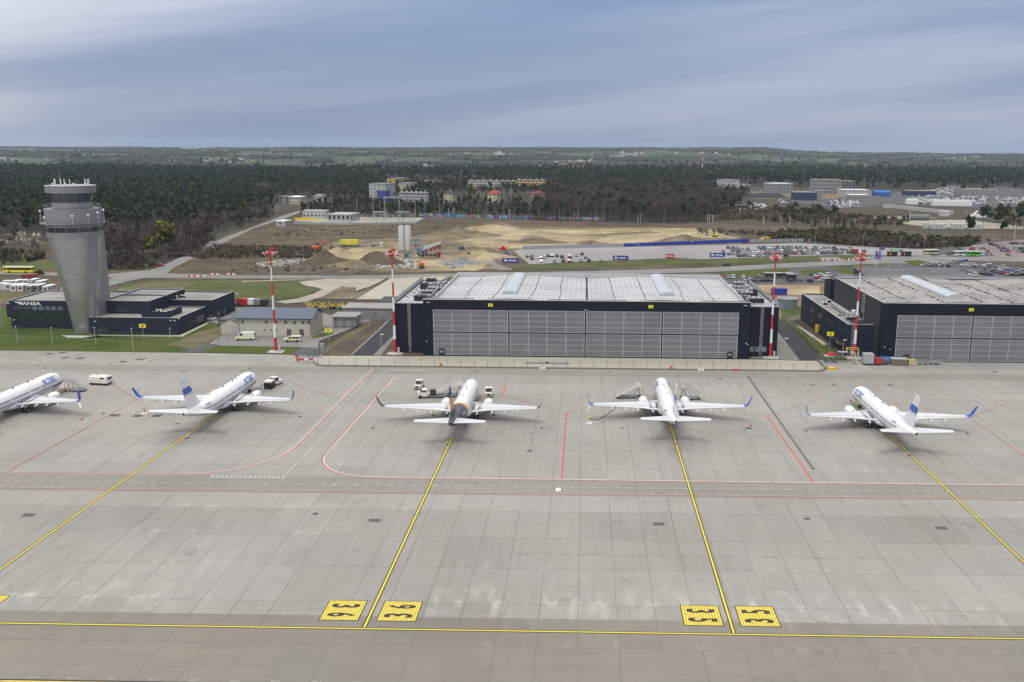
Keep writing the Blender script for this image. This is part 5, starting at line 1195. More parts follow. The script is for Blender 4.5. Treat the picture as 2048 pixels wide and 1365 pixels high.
t = empty('cage_trolley', (84.9, 239.4, 0), 0, 'small grey wire cage trolley in front of the blue tarpaulin', 'trolley'); b_ = MB(); railing(b_, [(-.8, -.5, .3), (.8, -.5, .3), (.8, .5, .3), (-.8, .5, .3), (-.8, -.5, .3)], 1.3, .4, .04); b_.build('cage', M_GREY, t); b_ = MB(); b_.box(-.8, .8, -.5, .5, .2, .3); b_.build('base', M_DARK, t)
lump('wooden_crate', 'crate', 'large brown planked crate right of the blue tarpaulin', (('crate', bx(-2.3, 2.0, -1.1, 1.1, .1, 1.8), mat('old_planks', (.16, .13, .10), .85, var=.3, scale=3, stretch=(.3, 1, 4))), ('lid', bx(-2.35, 2.05, -1.15, 1.15, 1.8, 1.92), M_CONC)), (88.6, 239.4, 0), R(-5))
lump('plywood_box', 'crate', 'pale yellow plywood box right of the brown crate', (('box', bx(-1.1, 1.1, -.9, .9, .1, 1.6), mat('plywood', (.50, .38, .20), .7)), ('skid', bx(-1, 1, -.8, .8, 0, .1), M_DARK)), (92.1, 239.3, 0))
t = empty('tow_bar_pile', (97.0, 240.4, 0), 0, 'tangle of grey tow bars lying beside the plywood box', 'tow bars'); b_ = MB()
for i in range(26):
    x = rr.uniform(-3.2, 3.6); y = rr.uniform(-1.2, 1.2); a = rr.uniform(-.5, .5); L = rr.uniform(1, 2.6); z = rr.uniform(.15, .9); b_.tube((x-L*math.cos(a), y-L*math.sin(a)*.5, z), (x+L*math.cos(a)*.4, y+L*math.sin(a)*.4, z+rr.uniform(-.1, .7)), .07, n=5)
for x in (-1.5, .8, 3.6): b_.tube((x, 0, .2), (x, 0, 2.2), .05, n=5)
b_.build('tow_bar', M_GALV, t); b_ = MB()
for i in range(9): x = rr.uniform(-3, 3.4); b_.tube((x, -.9, .2), (x+.1, -.75, .2), .2, n=10)
b_.build('wheel', M_BLACK, t)
lump('yellow_bin', 'bin', 'small yellow grit bin on the concrete right of the fence corner', (('bin', bx(-.8, .8, -.5, .5, 0, .7), M_YEL), ('lid', bx(-.85, .85, -.55, .55, .7, .8), M_YEL)), (67.9, 232.6, 0))
for x, y in ((70.4, 233.4), (69.6, 234.4)): cone(x, y, 'red cone right of the yellow grit bin near the fence corner' if x > 70 else 'red cone just behind the other near the yellow grit bin')
# yellow stand signs on poles
def stand_sign(x, y, h_, txt, label):
    t = empty('stand_sign', (x, y, 0), 0, label, 'sign', 'yellow stand signs on poles'); b_ = MB(); b_.tube((0, 0, 0), (0, 0, h_), .08, n=6); b_.build('pole', M_GALV, t)
    b_ = MB(); b_.box(-1.0, 1.0, -.12, .02, h_-.5, h_+.6); s_ = b_.build('sign_board', M_SIGN, t); lettering('sign_text', txt, .9, Matrix.Translation((0, -.13, h_+.02)) @ Matrix.Rotation(math.pi/2, 4, 'X'), P_BLK, s_, bold=.02)
stand_sign(-131.4, 252.0, 6.2, '38', 'yellow stand sign on a pole in the grass before the control building')
stand_sign(-74.6, 247.6, 6.3, '37', 'yellow stand sign on a pole left of the centre hangar')
stand_sign(72.1, 250.6, 6.3, '34', "yellow stand sign on a pole beside the right hangar's low annex")
# ============================================================ GROUND SHEETS BEYOND THE APRON
c3 = lambda x, y: (220+x/3.938, 480+y/3.938)
c4 = lambda x, y: (500+x/4.096, 340+y/4.096)
c5 = lambda x, y: (900+x/3.531, 290+y/3.531)
c6 = lambda x, y: (1400+x/3.16, 290+y/3.16)
c8 = lambda x, y: (1200+x/4.096, 500+y/4.096)
c9 = lambda x, y: (1560+x/4.197, 500+y/4.197)
l2 = lambda x, y: (x/7.877, 480+y/7.877)
r3 = lambda x, y: (1640+x/5.02, 480+y/5.02)
r4 = lambda x, y: (1380+x/6.024, 480+y/6.024)
def turf(name, cols, s1=.05, s2=.9, rough_=.95, coarse=.014):
    k = nodes_mat(name, rough_, .2)
    a = k.ramp(k.M('ADD', k.M('MULTIPLY', k.noise(s1, det=8), .65), k.M('MULTIPLY', k.noise(coarse, det=4, off=3), .35)), [(.34, cols[0]), (.48, cols[1]), (.6, cols[2])])
    f_ = k.ramp(k.noise(s2, det=6, off=8), [(.3, .72), (.7, 1.25)])
    n = N(k.t, 'ShaderNodeMix', data_type='RGBA', blend_type='MULTIPLY'); n.inputs[0].default_value = 1; k.t.links.new(a, n.inputs[6]); k.t.links.new(f_, n.inputs[7]); k.out(n.outputs[2]); return k.m
T_LAWN = turf('mown_lawn', [(.040, .064, .008), (.056, .084, .011), (.075, .090, .02)], .08, 1.2)
T_ROUGH = turf('rough_meadow', [(.085, .088, .03), (.12, .105, .055), (.16, .135, .085)], .07, .8)
T_MEAD = turf('green_meadow', [(.05, .072, .016), (.07, .086, .024), (.105, .10, .042)], .06, .8)
T_BROWN = turf('dead_grass_and_scrub', [(.052, .040, .023), (.085, .063, .037), (.125, .094, .057)], .06, .7)
T_SOIL = turf('dark_soil', [(.065, .05, .036), (.09, .07, .05), (.12, .095, .066)], .12, 1.0)
T_SAND = turf('trampled_sand', [(.19, .145, .082), (.30, .235, .14), (.41, .335, .21)], .05, .5)
T_SANDD = turf('damp_sand', [(.10, .078, .05), (.15, .118, .076), (.22, .175, .115)], .08, .6)
T_TRACK = turf('pale_gravel_track', [(.26, .235, .19), (.33, .30, .245), (.38, .35, .29)], .1, .9)
T_ASPH = turf('asphalt', [(.075, .076, .078), (.088, .088, .088), (.10, .10, .099)], .08, 2.0, .85)
T_ASPHD = turf('dark_new_asphalt', [(.035, .036, .04), (.042, .043, .046), (.05, .05, .052)], .1, 2.0, .8)
T_ASPHL = turf('pale_worn_asphalt', [(.17, .168, .16), (.205, .20, .19), (.235, .23, .215)], .06, 1.5, .88)
T_PAVE = turf('grey_block_paving', [(.17, .165, .155), (.205, .198, .185), (.235, .225, .21)], .1, 1.6, .85)
T_LOT = turf('parking_lot_paving', [(.225, .215, .205), (.265, .255, .245), (.30, .29, .28)], .03, .8, .88)
T_PINK = turf('pinkish_lot_paving', [(.16, .125, .13), (.20, .155, .16), (.24, .19, .19)], .05, .8, .88)
sid = [0]
def sh(name, pts, m, lv=1, amp=.8, step=5):
    sid[0] += 1
    return sheet(name, pts, .02*lv+.0015*(sid[0] % 7), m, amp=amp, step=step)
T_LITTER = turf('forest_litter', [(.022, .020, .013), (.034, .029, .02), (.05, .042, .03)], .1, 1.0)
# broad background tones
sh('scrubland', [(-700, 560), (-300, 505), (0, 498), (240, 512), (520, 452), (640, 436), (900, 436), (1100, 440), (1400, 446), (1700, 460), (2048, 470), (2700, 500), (2700, 560), (2048, 552), (1500, 560), (1000, 566), (560, 570), (0, 600), (-700, 640)], T_BROWN, 1, 3, 12)
for P_ in ([(-400, 515), (-400, 470), (0, 470), (215, 500), (330, 500), (500, 440), (548, 418), (560, 398), (745, 396), (760, 380), (930, 378), (1090, 378), (1480, 374), (2600, 392), (2600, 348), (1500, 342), (900, 343), (640, 343), (300, 340), (-700, 334), (-700, 450)],
           [(600, 429), (610, 402), (735, 398), (900, 396), (1060, 396), (1180, 390), (1482, 400), (1480, 416), (1390, 439), (1375, 450), (1200, 445), (1066, 442), (900, 434.5), (700, 441)],
           [(212, 541), (216, 515), (330, 500), (430, 478), (330, 532), (280, 541)], [(1540, 483), (1560, 468), (1700, 462), (1850, 478), (1980, 482), (1930, 497), (1790, 498), (1620, 485)]):
    sh('forest_floor', P_, T_LITTER, 2, 2.5, 14)
sh('meadow', [(-700, 560), (0, 536), (110, 540), (216, 545), (306, 538), (320, 532), (240, 522), (0, 518), (-700, 530)], T_MEAD, 2, 1.5, 8)
sh('meadow', [c3(0, 470), c3(0, 420), c3(130, 340), c3(450, 310), c3(1040, 325), c3(1480, 335), c3(1680, 375), c3(1560, 450), c3(1300, 470), c3(900, 520), c3(0, 520)], T_MEAD, 3, 1.2)
sh('meadow', [c3(0, 440), c3(60, 390), c3(330, 330), c3(700, 335), c3(520, 400), c3(300, 430)], T_ROUGH, 4, 1.5)
sh('lawn', [(-700, 700.5), (-700, 690), (0, 600), (420, 600), (442, 670), (446, 690), (404, 706.5), (0, 701.5)], T_LAWN, 2, 0.0)
sh('bare_yard', [(-400, 640), (-200, 615), (0, 556), (100, 554), (118, 585), (100, 594), (20, 604), (-30, 640)], T_SOIL, 4, 1.0)
sh('bare_yard', [(-100, 592), (0, 578), (100, 582), (126, 580), (70, 594), (15, 604), (-60, 620)], T_ROUGH, 5, 1.0)
sh('rough_grass', [c3(440, 830), c3(700, 730), c3(880, 680), c3(900, 760), c3(760, 820), c3(640, 870)], T_ROUGH, 5, .6)
sh('service_yard', [c3(745, 640), c3(745, 560), c3(760, 525), c3(1040, 540), c3(1600, 560), c3(1760, 600), c3(2040, 600), c3(2060, 640), c3(1650, 800), c3(1640, 855), c3(1500, 850), c3(860, 838), c3(770, 825), c3(885, 760), c3(870, 670)], T_PAVE, 6, 0)
sh('yard_driveway', [c3(555, 888), c3(770, 822), c3(855, 826), c3(735, 892)], T_ASPH, 7, 0)
sh('yard_driveway', [c3(1420, 908), c3(1505, 850), c3(1645, 856), c3(1655, 914)], T_ASPH, 7, 0)
sh('lawn', [c3(752, 893), c3(745, 872), c3(860, 836), c3(1470, 848), c3(1492, 856), c3(1425, 905)], T_LAWN, 7, 0)
sh('lawn', [c3(1580, 770), c3(1740, 720), c3(1760, 740), c3(1690, 765), c3(1590, 780)], T_LAWN, 7, 0)
sh('lawn', [c3(815, 600), c3(870, 570), c3(930, 575), c3(890, 605)], T_LAWN, 7, 0)
sh('earth_bank', [c3(1668, 914), c3(1700, 860), c3(2060, 640), c3(2130, 600), c3(2220, 640), c3(1895, 914)], T_SOIL, 5, .5)
sh('earth_bank', [c3(1660, 900), c3(1690, 850), c3(2050, 645), c3(2060, 680), c3(1760, 850), c3(1700, 900)], T_ROUGH, 6, .5)
sh('hangar_road', [(702.8, 711.8), (760, 660), (800, 620), (812, 622), (787, 672), (746, 712.2)], T_ASPHD, 7, 0)
sh('hangar_road_edge', [(701.3, 711.8), (758.5, 660), (798.5, 620), (800, 620), (760, 660), (702.8, 711.8)], P_WHTW, 8, 0)
sh('hangar_footway', [(746, 712.2), (787, 672), (792, 672), (762, 712.4)], T_PAVE, 8, 0)
sh('hangar_footway', [(762, 712.4), (790, 674), (848, 690), (846, 713)], T_SOIL, 7, 0)
# right of the centre hangar
sh('hangar_road', [(1555, 640), (1570, 640), (1640, 722), (1600, 722), (1552, 660)], T_ASPHD, 7, 0)
sh('hangar_footway', [(1500, 718), (1548, 660), (1556, 655), (1602, 722)], T_PAVE, 6, 0)
sh('lawn', [(1570, 640), (1600, 655), (1690, 720), (1652, 722)], T_LAWN, 6, .3)
sh('worn_path', [(1592, 652), (1600, 654), (1655, 690), (1646, 692)], T_TRACK, 8, .2)
sh('bare_yard', [(1490, 605), (1480, 560), (1700, 566), (1650, 600), (1610, 640), (1555, 645)], T_SANDD, 5, 1)
sh('pale_sand_patch', [(1520, 584), (1500, 571), (1640, 572), (1640, 592), (1570, 590)], T_SAND, 6, .8)
sh('lawn', [(1565, 640), (1560, 620), (1612, 612), (1612, 628)], T_MEAD, 6, .8)
# main road and its branches
sh('public_road', [(-700, 556), (0, 543.5), (110, 546), (216, 549), (300, 541), (319, 534.6), (438, 480), (500, 457), (560, 434), (600, 421.5), (604, 424), (570, 438), (507, 458), (441, 490), (345, 538), (334, 548), (484, 551.5), (740, 552), (905, 548), (1000, 546), (1180, 543), (1400, 537), (1640, 524), (1760, 520), (2048, 520), (2500, 522), (2500, 528), (2048, 526), (1760, 528), (1640, 533), (1420, 545), (1180, 551), (905, 556), (740, 558.5), (484, 558.5), (286, 557), (222, 572), (120, 582), (120, 576), (215, 562), (225, 556), (110, 552.5), (0, 550), (-700, 566)], T_ASPHL, 7, 0)
sh('farm_track', [c3(1040, 326), c3(1400, 316), c3(1700, 314), c3(1400, 322), c3(1040, 334)], T_TRACK, 7, .2)
sh('gravel_track', [c3(1500, 350), c3(1710, 314), c3(1870, 312), c3(1960, 320), c3(1760, 400), c3(1690, 440), c3(1560, 490), c3(1380, 505), c3(1300, 490), c3(1480, 465), c3(1600, 430), c3(1690, 385), c3(1560, 368)], T_TRACK, 7, .4)
sh('gravel_track', [c4(390, 920), c4(640, 893), c4(900, 880), c4(1130, 885), c4(980, 960), c4(860, 1000), c4(720, 940), c4(600, 985), c4(520, 960)], T_TRACK, 6, .5)
sh('bare_yard', [c4(540, 1065), c4(700, 965), c4(870, 965), c4(860, 1010), c4(1050, 950), c4(880, 1062)], T_SANDD, 7, .6)
sh('concrete_yard', [(712, 600), c4(1150, 892), c4(1620, 874), c4(1500, 960), c4(1330, 1065)], C_PAD, 8, 0)
# construction site
sh('dug_ground', [c4(480, 690), c4(700, 580), c4(1200, 560), c4(1640, 500), c4(2048, 430), c5(500, 585), c5(1300, 580), c5(1750, 585), c5(2048, 620), c5(2048, 700), c5(1230, 710), c5(460, 745), c5(330, 880), c4(1400, 840), c4(900, 830), c4(520, 760)], T_SANDD, 2, 2)
sh('sand_site', [c4(640, 700), c4(860, 640), c4(1200, 610), c4(1220, 700), c4(1700, 700), c4(1900, 700), c4(2000, 740), c4(1850, 830), c4(1430, 820), c4(1180, 740), c4(960, 750)], T_SAND, 3, 1.5)
sh('sand_site', [c5(120, 610), c5(330, 600), c5(520, 600), c5(760, 600), c5(1300, 590), c5(1700, 592), c5(1900, 600), c5(1935, 640), c5(2048, 660), c5(1700, 655), c5(1500, 685), c5(1100, 700), c5(700, 712), c5(440, 735), c5(200, 720), c5(60, 690)], T_SAND, 3, 2.5)
sh('churned_earth', [c5(500, 665), c5(640, 650), c5(760, 690), c5(620, 700)], T_SANDD, 5, 2)
sh('churned_earth', [c5(940, 690), c5(1050, 685), c5(1080, 700), c5(940, 708)], T_SANDD, 5, 1.5)
sh('churned_earth', [c5(900, 640), c5(1400, 610), c5(1500, 620), c5(1100, 640), c5(1100, 655)], T_SANDD, 5, 2)
sh('churned_earth', [c4(1450, 600), c4(1620, 560), c4(1700, 640), c4(1560, 660)], T_SANDD, 5, 2)
sh('dark_trench', [c4(0, 800), c4(520, 790), c4(900, 820), c4(860, 860), c4(0, 860)], T_SOIL, 4, 1.5)
sh('dark_trench', [c3(1000, 240), c3(1300, 200), c3(1800, 200), c3(2048, 240), c3(1900, 270), c3(1060, 275)], T_SOIL, 4, 1.5)
# long-stay car park and its road
sh('car_park', [c5(450, 752), c5(505, 738), c5(1230, 722), c5(2048, 704), c6(620, 622), c6(900, 640), c6(1500, 665), c6(1560, 705), c6(1100, 698), c6(850, 698), c6(0, 725), c5(1600, 800), c5(900, 828), c5(560, 845)], T_LOT, 5, 0)
sh('verge', [c5(400, 858), c5(900, 832), c5(1600, 805), c6(0, 727), c6(850, 700), c6(1150, 702), c6(860, 726), c6(300, 752), c5(1600, 842), c5(1000, 868), c5(420, 880)], T_MEAD, 5, .4)
sh('entry_road', [c5(190, 812), c5(280, 812), c5(330, 840), c5(440, 885), c5(340, 888), c5(290, 850)], T_ASPHL, 7, 0)
sh('entry_road_footway', [c5(285, 812), c5(335, 840), c5(450, 885), c5(420, 888), c5(310, 845)], T_PINK, 8, 0)
sh('lawn', [c8(900, 165), c8(1300, 140), c8(1900, 108), c8(2040, 110), c8(2040, 130), c8(1700, 135), c8(1560, 160), c8(1520, 190), c8(1500, 232), c8(1050, 220), c8(960, 185)], T_LAWN, 6, .2)
sh('street', [c8(1010, 240), c8(1500, 235), c8(1520, 190), c8(1560, 160), c8(1700, 135), c8(1900, 130), c8(2100, 180), c8(2100, 280), c8(1700, 285), c8(1060, 285), c8(1000, 275)], T_ASPH, 5, 0)
sh('lawn', [c8(1640, 180), c8(1680, 165), c8(1840, 168), c8(1900, 190), c8(1860, 212), c8(1720, 214), c8(1650, 198)], T_LAWN, 7, 0)
sh('lawn', [c8(1870, 150), c8(2010, 152), c8(2130, 180), c8(2110, 215), c8(1990, 190)], T_LAWN, 7, 0)
sh('lawn', [r3(0, 235), r3(300, 218), r3(690, 225), r3(700, 245), r3(520, 262), r3(0, 268)], T_LAWN, 6, .3)
sh('street', [r3(0, 178), r3(400, 172), r3(1000, 165), r3(2100, 185), r3(2100, 212), r3(1060, 205), r3(820, 215), r3(740, 222), r3(700, 215), r3(0, 215)], T_ASPHL, 6, 0)
sh('verge', [c6(850, 700), c6(1100, 702), c6(1180, 708), c6(900, 725)], T_MEAD, 6, .3)
sh('verge', [r3(830, 218), r3(1000, 205), r3(1120, 235), r3(1090, 262), r3(940, 255)], T_LAWN, 8, .2)
sh('lower_car_park', [r3(330, 260), r3(700, 228), r3(830, 222), r3(940, 260), r3(1100, 265), r3(1290, 215), r3(1700, 225), r3(2100, 300), r3(2400, 330), r3(2400, 420), r3(1500, 400), r3(400, 390), r3(320, 330)], T_ASPH, 5, 0)
sh('flat_roof_building_base', [r3(420, 300), r3(425, 299), r3(425, 301)], T_ASPH, 9, 0)
sh('verge', [r3(1060, 205), r3(1500, 212), r3(2100, 222), r3(2100, 290), r3(1840, 250), r3(1500, 232), r3(1290, 215)], T_SOIL, 7, .3)
sh('right_car_park', [r3(1250, 150), r3(1300, 90), r3(1700, 30), r3(2000, 0), r3(2600, -20), r3(2600, 200), r3(2000, 190), r3(1400, 172)], T_PINK, 5, 0)
sh('right_car_park_lane', [r3(1100, 130), r3(1300, 75), r3(1560, 20), r3(1740, -10), r3(1800, 0), r3(1500, 60), r3(1250, 150), r3(1130, 172)], T_ASPH, 6, 0)
# railway, far lots
sh('railway_bed', [(560, 442), (760, 440), (900, 434), (1060, 441), (1400, 448), (1600, 458), (1800, 466), (2048, 472), (2600, 490), (2600, 494), (2048, 475.5), (1800, 469.5), (1600, 461.5), (1400, 451.5), (1060, 444.5), (900, 437.5), (760, 443), (560, 445)], T_SOIL, 4, .5)
sh('quarry_yard', [c6(1220, 490), c6(1330, 478), c6(1700, 475), c6(1950, 505), c6(2048, 520), c6(2048, 535), c6(1440, 520)], T_TRACK, 4, 1.5)
sh('gravel_track', [c6(980, 462), c6(1300, 452), c6(1500, 460), c6(1320, 466), c6(1050, 472)], T_TRACK, 4, 1)
sh('far_lot', [c6(130, 378), c6(400, 372), c6(430, 410), c6(240, 420)], T_ASPH, 4, 1)
sh('far_lot', [c6(500, 355), c6(900, 340), c6(1200, 330), c6(1230, 300), c6(1900, 262), c6(2048, 280), c6(2300, 290), c6(2300, 380), c6(1800, 400), c6(1250, 375), c6(1000, 400), c6(800, 390)], T_ASPH, 3, 2)
sh('far_yard', [c6(150, 296), c6(700, 290), c6(1100, 290), c6(1150, 330), c6(600, 345), c6(200, 340)], T_SANDD, 3, 2)
sh('garden_green', [c5(170, 350), c5(280, 340), c5(300, 400), c5(180, 400)], T_MEAD, 2, 2)
sh('garden_green', [c5(640, 430), c5(680, 430), c5(670, 520), c5(630, 518)], T_LAWN, 3, .6)
sh('garden_green', [c5(650, 390), c5(900, 370), c5(1000, 410), c5(900, 430), c5(700, 430)], T_MEAD, 2, 1.5)
sh('far_hillside_field', [(760, 312), (700, 305), (820, 307), (910, 310)], T_MEAD, 2, 0) if False else None
# white edge of the lawns: dashed strip of pale slabs along the control building lawn
mb = MB(); a, b2 = g(-60, 669), g(240, 683)
for i in range(60):
    if i % 2: p = a.lerp(b2, i/60); q_ = a.lerp(b2, (i+.8)/60); strip(mb, [(p.x, p.y, 0), (q_.x, q_.y, 0)], .3, .09)
tag(mb.build('drain_slabs', M_CONC), kind='structure')
sh('tower_plinth', [(122, 672), (135, 676.5), (165, 677), (200, 672), (300, 672), (360, 672), (414, 646), (418, 648), (364, 674.5), (250, 673.5)], M_CONC, 7, 0)
# ============================================================ VEGETATION
def leaf_mat(name, a, b_, c_, sc_=.5):
    k = nodes_mat(name, .9, .1)
    oi = N(k.t, 'ShaderNodeObjectInfo')
    f_ = k.M('ADD', k.M('MULTIPLY', k.noise(sc_, det=3), .55), k.M('ADD', k.M('MULTIPLY', k.noise(.035, det=4, off=5), .3), k.M('MULTIPLY_ADD', oi.outputs['Random'], .22, .02)))
    k.out(k.ramp(f_, [(.38, a), (.52, b_), (.66, c_)]))
    k.b.inputs['Subsurface Weight'].default_value = 0
    return k.m
L_PINE = leaf_mat('pine_needles', (.012, .023, .010), (.025, .042, .016), (.052, .068, .024))
L_PINE2 = leaf_mat('olive_pine_needles', (.022, .030, .012), (.034, .044, .017), (.050, .060, .024))
L_BARE = leaf_mat('bare_brown_twigs', (.044, .036, .028), (.072, .058, .046), (.105, .085, .066))
L_GREY = leaf_mat('bare_grey_twigs', (.055, .047, .040), (.080, .070, .060), (.115, .102, .088))
L_BUD = leaf_mat('budding_yellow_green', (.060, .062, .012), (.095, .10, .018), (.14, .14, .03))
L_OLIVE = leaf_mat('dull_olive_leaves', (.050, .050, .022), (.070, .067, .031), (.098, .09, .045))
L_BLOS = leaf_mat('white_blossom', (.20, .18, .14), (.34, .31, .25), (.47, .44, .37))
L_BUSH = leaf_mat('brown_thicket', (.056, .043, .030), (.085, .066, .047), (.125, .098, .07))
B_BARK = mat('grey_brown_bark', (.055, .045, .036), .9, var=.3, scale=2)
B_BIRCH = mat('pale_birch_bark', (.26, .245, .22), .8, var=.3, scale=2)
def quads_crown(n, shape, s_, seed, up=.0, thin=1.):
    "n random little faces spread through a volume: shape() -> point"
    r_ = np.random.RandomState(seed); V = []
    for i in range(n):
        c = np.array(shape(r_)); a = r_.normal(size=3); a[2] += up; a /= np.linalg.norm(a); b = np.cross(a, r_.normal(size=3)); b /= np.linalg.norm(b); k_ = s_*r_.uniform(.6, 1.3)
        q = np.cross(a, b); V += [c-b*k_-q*k_*thin, c+b*k_-q*k_*thin, c+b*k_*.8+q*k_*thin, c-b*k_*.8+q*k_*thin]
    return V
def trunk_quads(h_, r_, n=4, lean=0, seed=0):
    V = []
    for i in range(n):
        a0, a1 = 2*math.pi*i/n, 2*math.pi*(i+1)/n
        V += [np.array((r_*math.cos(a0), r_*math.sin(a0), -.2)), np.array((r_*math.cos(a1), r_*math.sin(a1), -.2)), np.array((r_*.35*math.cos(a1)+lean, r_*.35*math.sin(a1), h_)), np.array((r_*.35*math.cos(a0)+lean, r_*.35*math.sin(a0), h_))]
    return V
def branch_quads(h0, h1, n, L, seed, up=1.2, w=.09):
    r_ = np.random.RandomState(seed); V = []
    for i in range(n):
        z = h0+(h1-h0)*(i+r_.uniform())/n; a = r_.uniform(0, 6.283); l_ = L*(1-.55*(z-h0)/(h1-h0+.01))*r_.uniform(.7, 1.15); d = np.array((math.cos(a), math.sin(a), up*r_.uniform(.7, 1.3))); d /= np.linalg.norm(d)
        p0 = np.array((0, 0, z)); p1 = p0+d*l_; s_ = np.cross(d, (0, 0, 1.)); s_ /= np.linalg.norm(s_)
        for s2 in (s_, np.cross(d, s_)): V += [p0-s2*w, p0+s2*w, p1+s2*w*.25, p1-s2*w*.25]
    return V
def ell(cz, rx, rz, hollow=.35, lumps=0, seed=0):
    rr = np.random.RandomState(seed+99); L = [(rr.uniform(-.55, .55)*rx, rr.uniform(-.55, .55)*rx, cz+rr.uniform(-.5, .55)*rz, rr.uniform(.42, .62)) for _ in range(lumps)]
    def f_(r_):
        d = r_.normal(size=3); d /= np.linalg.norm(d); t = r_.uniform(hollow, 1)
        if L: q = L[r_.randint(len(L))]; return (q[0]+d[0]*rx*t*q[3], q[1]+d[1]*rx*t*q[3], q[2]+d[2]*rz*t*q[3])
        return (d[0]*rx*t, d[1]*rx*t, cz+d[2]*rz*t)
    return f_
def conef(z0, z1, r0):
    def f_(r_): t = r_.uniform(0, 1)**1.3; z = z0+(z1-z0)*t; R_ = r0*(1-t)*(.75+.3*math.sin(z*3.1))+.15; a = r_.uniform(0, 6.283); q = R_*math.sqrt(r_.uniform(.25, 1)); return (q*math.cos(a), q*math.sin(a), z-.15*q)
    return f_
# templates: (trunk verts, crown verts, trunk material, crown material), about 12-18 m tall
def T_pine(s_, n=230, q=.52): return (trunk_quads(9.5, .22), quads_crown(n, ell(10.8, 2.9, 3.6, .3, 7, s_), q, s_, .6), B_BARK, L_PINE)
def T_spruce(s_, n=210, q=.45): return (trunk_quads(9, .2), quads_crown(n, conef(1.5, 15.5, 3.1), q, s_, .4), B_BARK, L_PINE)
def T_opine(s_, n=230, q=.52): return (trunk_quads(9, .22), quads_crown(n, ell(10, 3.3, 3.9, .3, 7, s_), q, s_, .6), B_BARK, L_PINE2)
def T_bare(s_, n=210, q=.6): return (trunk_quads(8.5, .2)+branch_quads(3.2, 10, 16, 5.2, s_), quads_crown(n, ell(9.2, 3.5, 4.6, .25, 6, s_), q, s_, 0, .13), B_BARK, L_BARE)
def T_birch(s_, n=200, q=.62): return (trunk_quads(12, .17)+branch_quads(4, 12, 14, 4.0, s_, 1.9, .06), quads_crown(n, ell(10, 2.7, 4.8, .25, 5, s_), q, s_, 0, .11), B_BIRCH, L_GREY)
def T_bud(s_, n=170, q=.6): return (trunk_quads(7, .25)+branch_quads(2, 8, 10, 4.2, s_), quads_crown(n, ell(7, 4.2, 5.0, .3, 9, s_), q, s_, .2, .8), B_BARK, L_BUD)
def T_olive(s_, n=220, q=.42): return (trunk_quads(5, .2)+branch_quads(1.5, 6, 8, 3.5, s_), quads_crown(n, ell(5.2, 3.5, 3.6, .3, 7, s_), q, s_, .2, .8), B_BARK, L_OLIVE)
def T_bush(s_, n=130, q=.42): return (branch_quads(0, .8, 12, 3.0, s_, 1.1, .05), quads_crown(n, ell(1.2, 2.3, 1.4, .3, 5, s_), q, s_, .1, .22), B_BARK, L_BUSH)
def T_blos(s_, n=170, q=.42): return (trunk_quads(2.5, .15)+branch_quads(.6, 2.5, 12, 3.0, s_, .8, .05), quads_crown(n, ell(3.2, 3.0, 1.9, .6, 7, s_), q, s_, .5, .7), B_BARK, L_BLOS)
def T_gbush(s_, n=80, q=.5): return (branch_quads(0, .8, 8, 2.4, s_, 1.0, .05), quads_crown(n, ell(1.4, 2.2, 1.6, .3, 5, s_), q, s_, .3, .8), B_BARK, L_OLIVE)
PLUR = lambda w: w+('es' if w.endswith(('sh', 'ch')) else 's')
KIND = dict(pine=T_pine, spruce=T_spruce, opine=T_opine, bare=T_bare, birch=T_birch, bud=T_bud, olive=T_olive, bush=T_bush, blos=T_blos, gbush=T_gbush)
NAME = dict(pine='pine_tree', spruce='spruce_tree', opine='pine_tree', bare='bare_tree', birch='birch_tree', bud='budding_tree', olive='leafy_tree', bush='bush', blos='blossom_bush', gbush='bush')
DESC = dict(pine='dark green pine', spruce='dark conical spruce', opine='olive green pine', bare='bare brown leafless tree', birch='bare pale-trunked birch', bud='fresh yellow-green budding tree', olive='dull olive green tree', bush='low brown leafless bush', blos='white blossoming bush', gbush='low olive green bush')
def quadmesh(name, V, m, mi=None):
    V = np.asarray(V, dtype=np.float32).reshape(-1, 3); n = len(V)//4; me = bpy.data.meshes.new(name)
    me.vertices.add(n*4); me.vertices.foreach_set('co', V.ravel()); me.loops.add(n*4); me.loops.foreach_set('vertex_index', np.arange(n*4, dtype=np.int32))
    me.polygons.add(n); me.polygons.foreach_set('loop_start', np.arange(0, n*4, 4, dtype=np.int32)); me.polygons.foreach_set('loop_total', np.full(n, 4, dtype=np.int32))
    for q in (m if isinstance(m, list) else [m]): me.materials.append(q)
    if mi is not None: me.polygons.foreach_set('material_index', np.asarray(mi, dtype=np.int32))
    me.update(calc_edges=True); return me
TCACHE = {}
def tree(kind, x, y, s_, label, group=None, variant=0, n=None, z=0, name=None):
    "one tree: an empty with its trunk and its crown"
    key = (kind, variant, n)
    if key not in TCACHE:
        T_ = KIND[kind](variant*7+3) if n is None else KIND[kind](variant*7+3, n[0], n[1])
        TCACHE[key] = (quadmesh('trunk', T_[0], T_[2]), quadmesh('crown', T_[1], T_[3]))
    rz = rng.uniform(0, 6.28); t = empty(name or NAME[kind], (x, y, z), rz, label, 'bush' if 'bush' in NAME[kind] else 'tree', group); t.scale = (s_*rng.uniform(.9, 1.15), s_*rng.uniform(.9, 1.15), s_)
    for nm, me in zip(('trunk', 'crown'), TCACHE[key]): o = bpy.data.objects.new(nm, me); COL.objects.link(o); o.parent = t
    return t
BLD = ((743, 779, 396), (756, 776, 404), (797, 855, 404), (781, 824, 380), (848, 878, 369), (890, 908, 405), (978, 997, 407), (1063, 1087, 407), (936, 1090, 382), (549, 603, 409), (627, 646, 403), (1446, 1498, 386), (1539, 1580, 387), (1590, 1645, 401), (1628, 1736, 392), (1128, 1146, 402), (700, 850, 440), (600, 720, 443), (850, 905, 436))
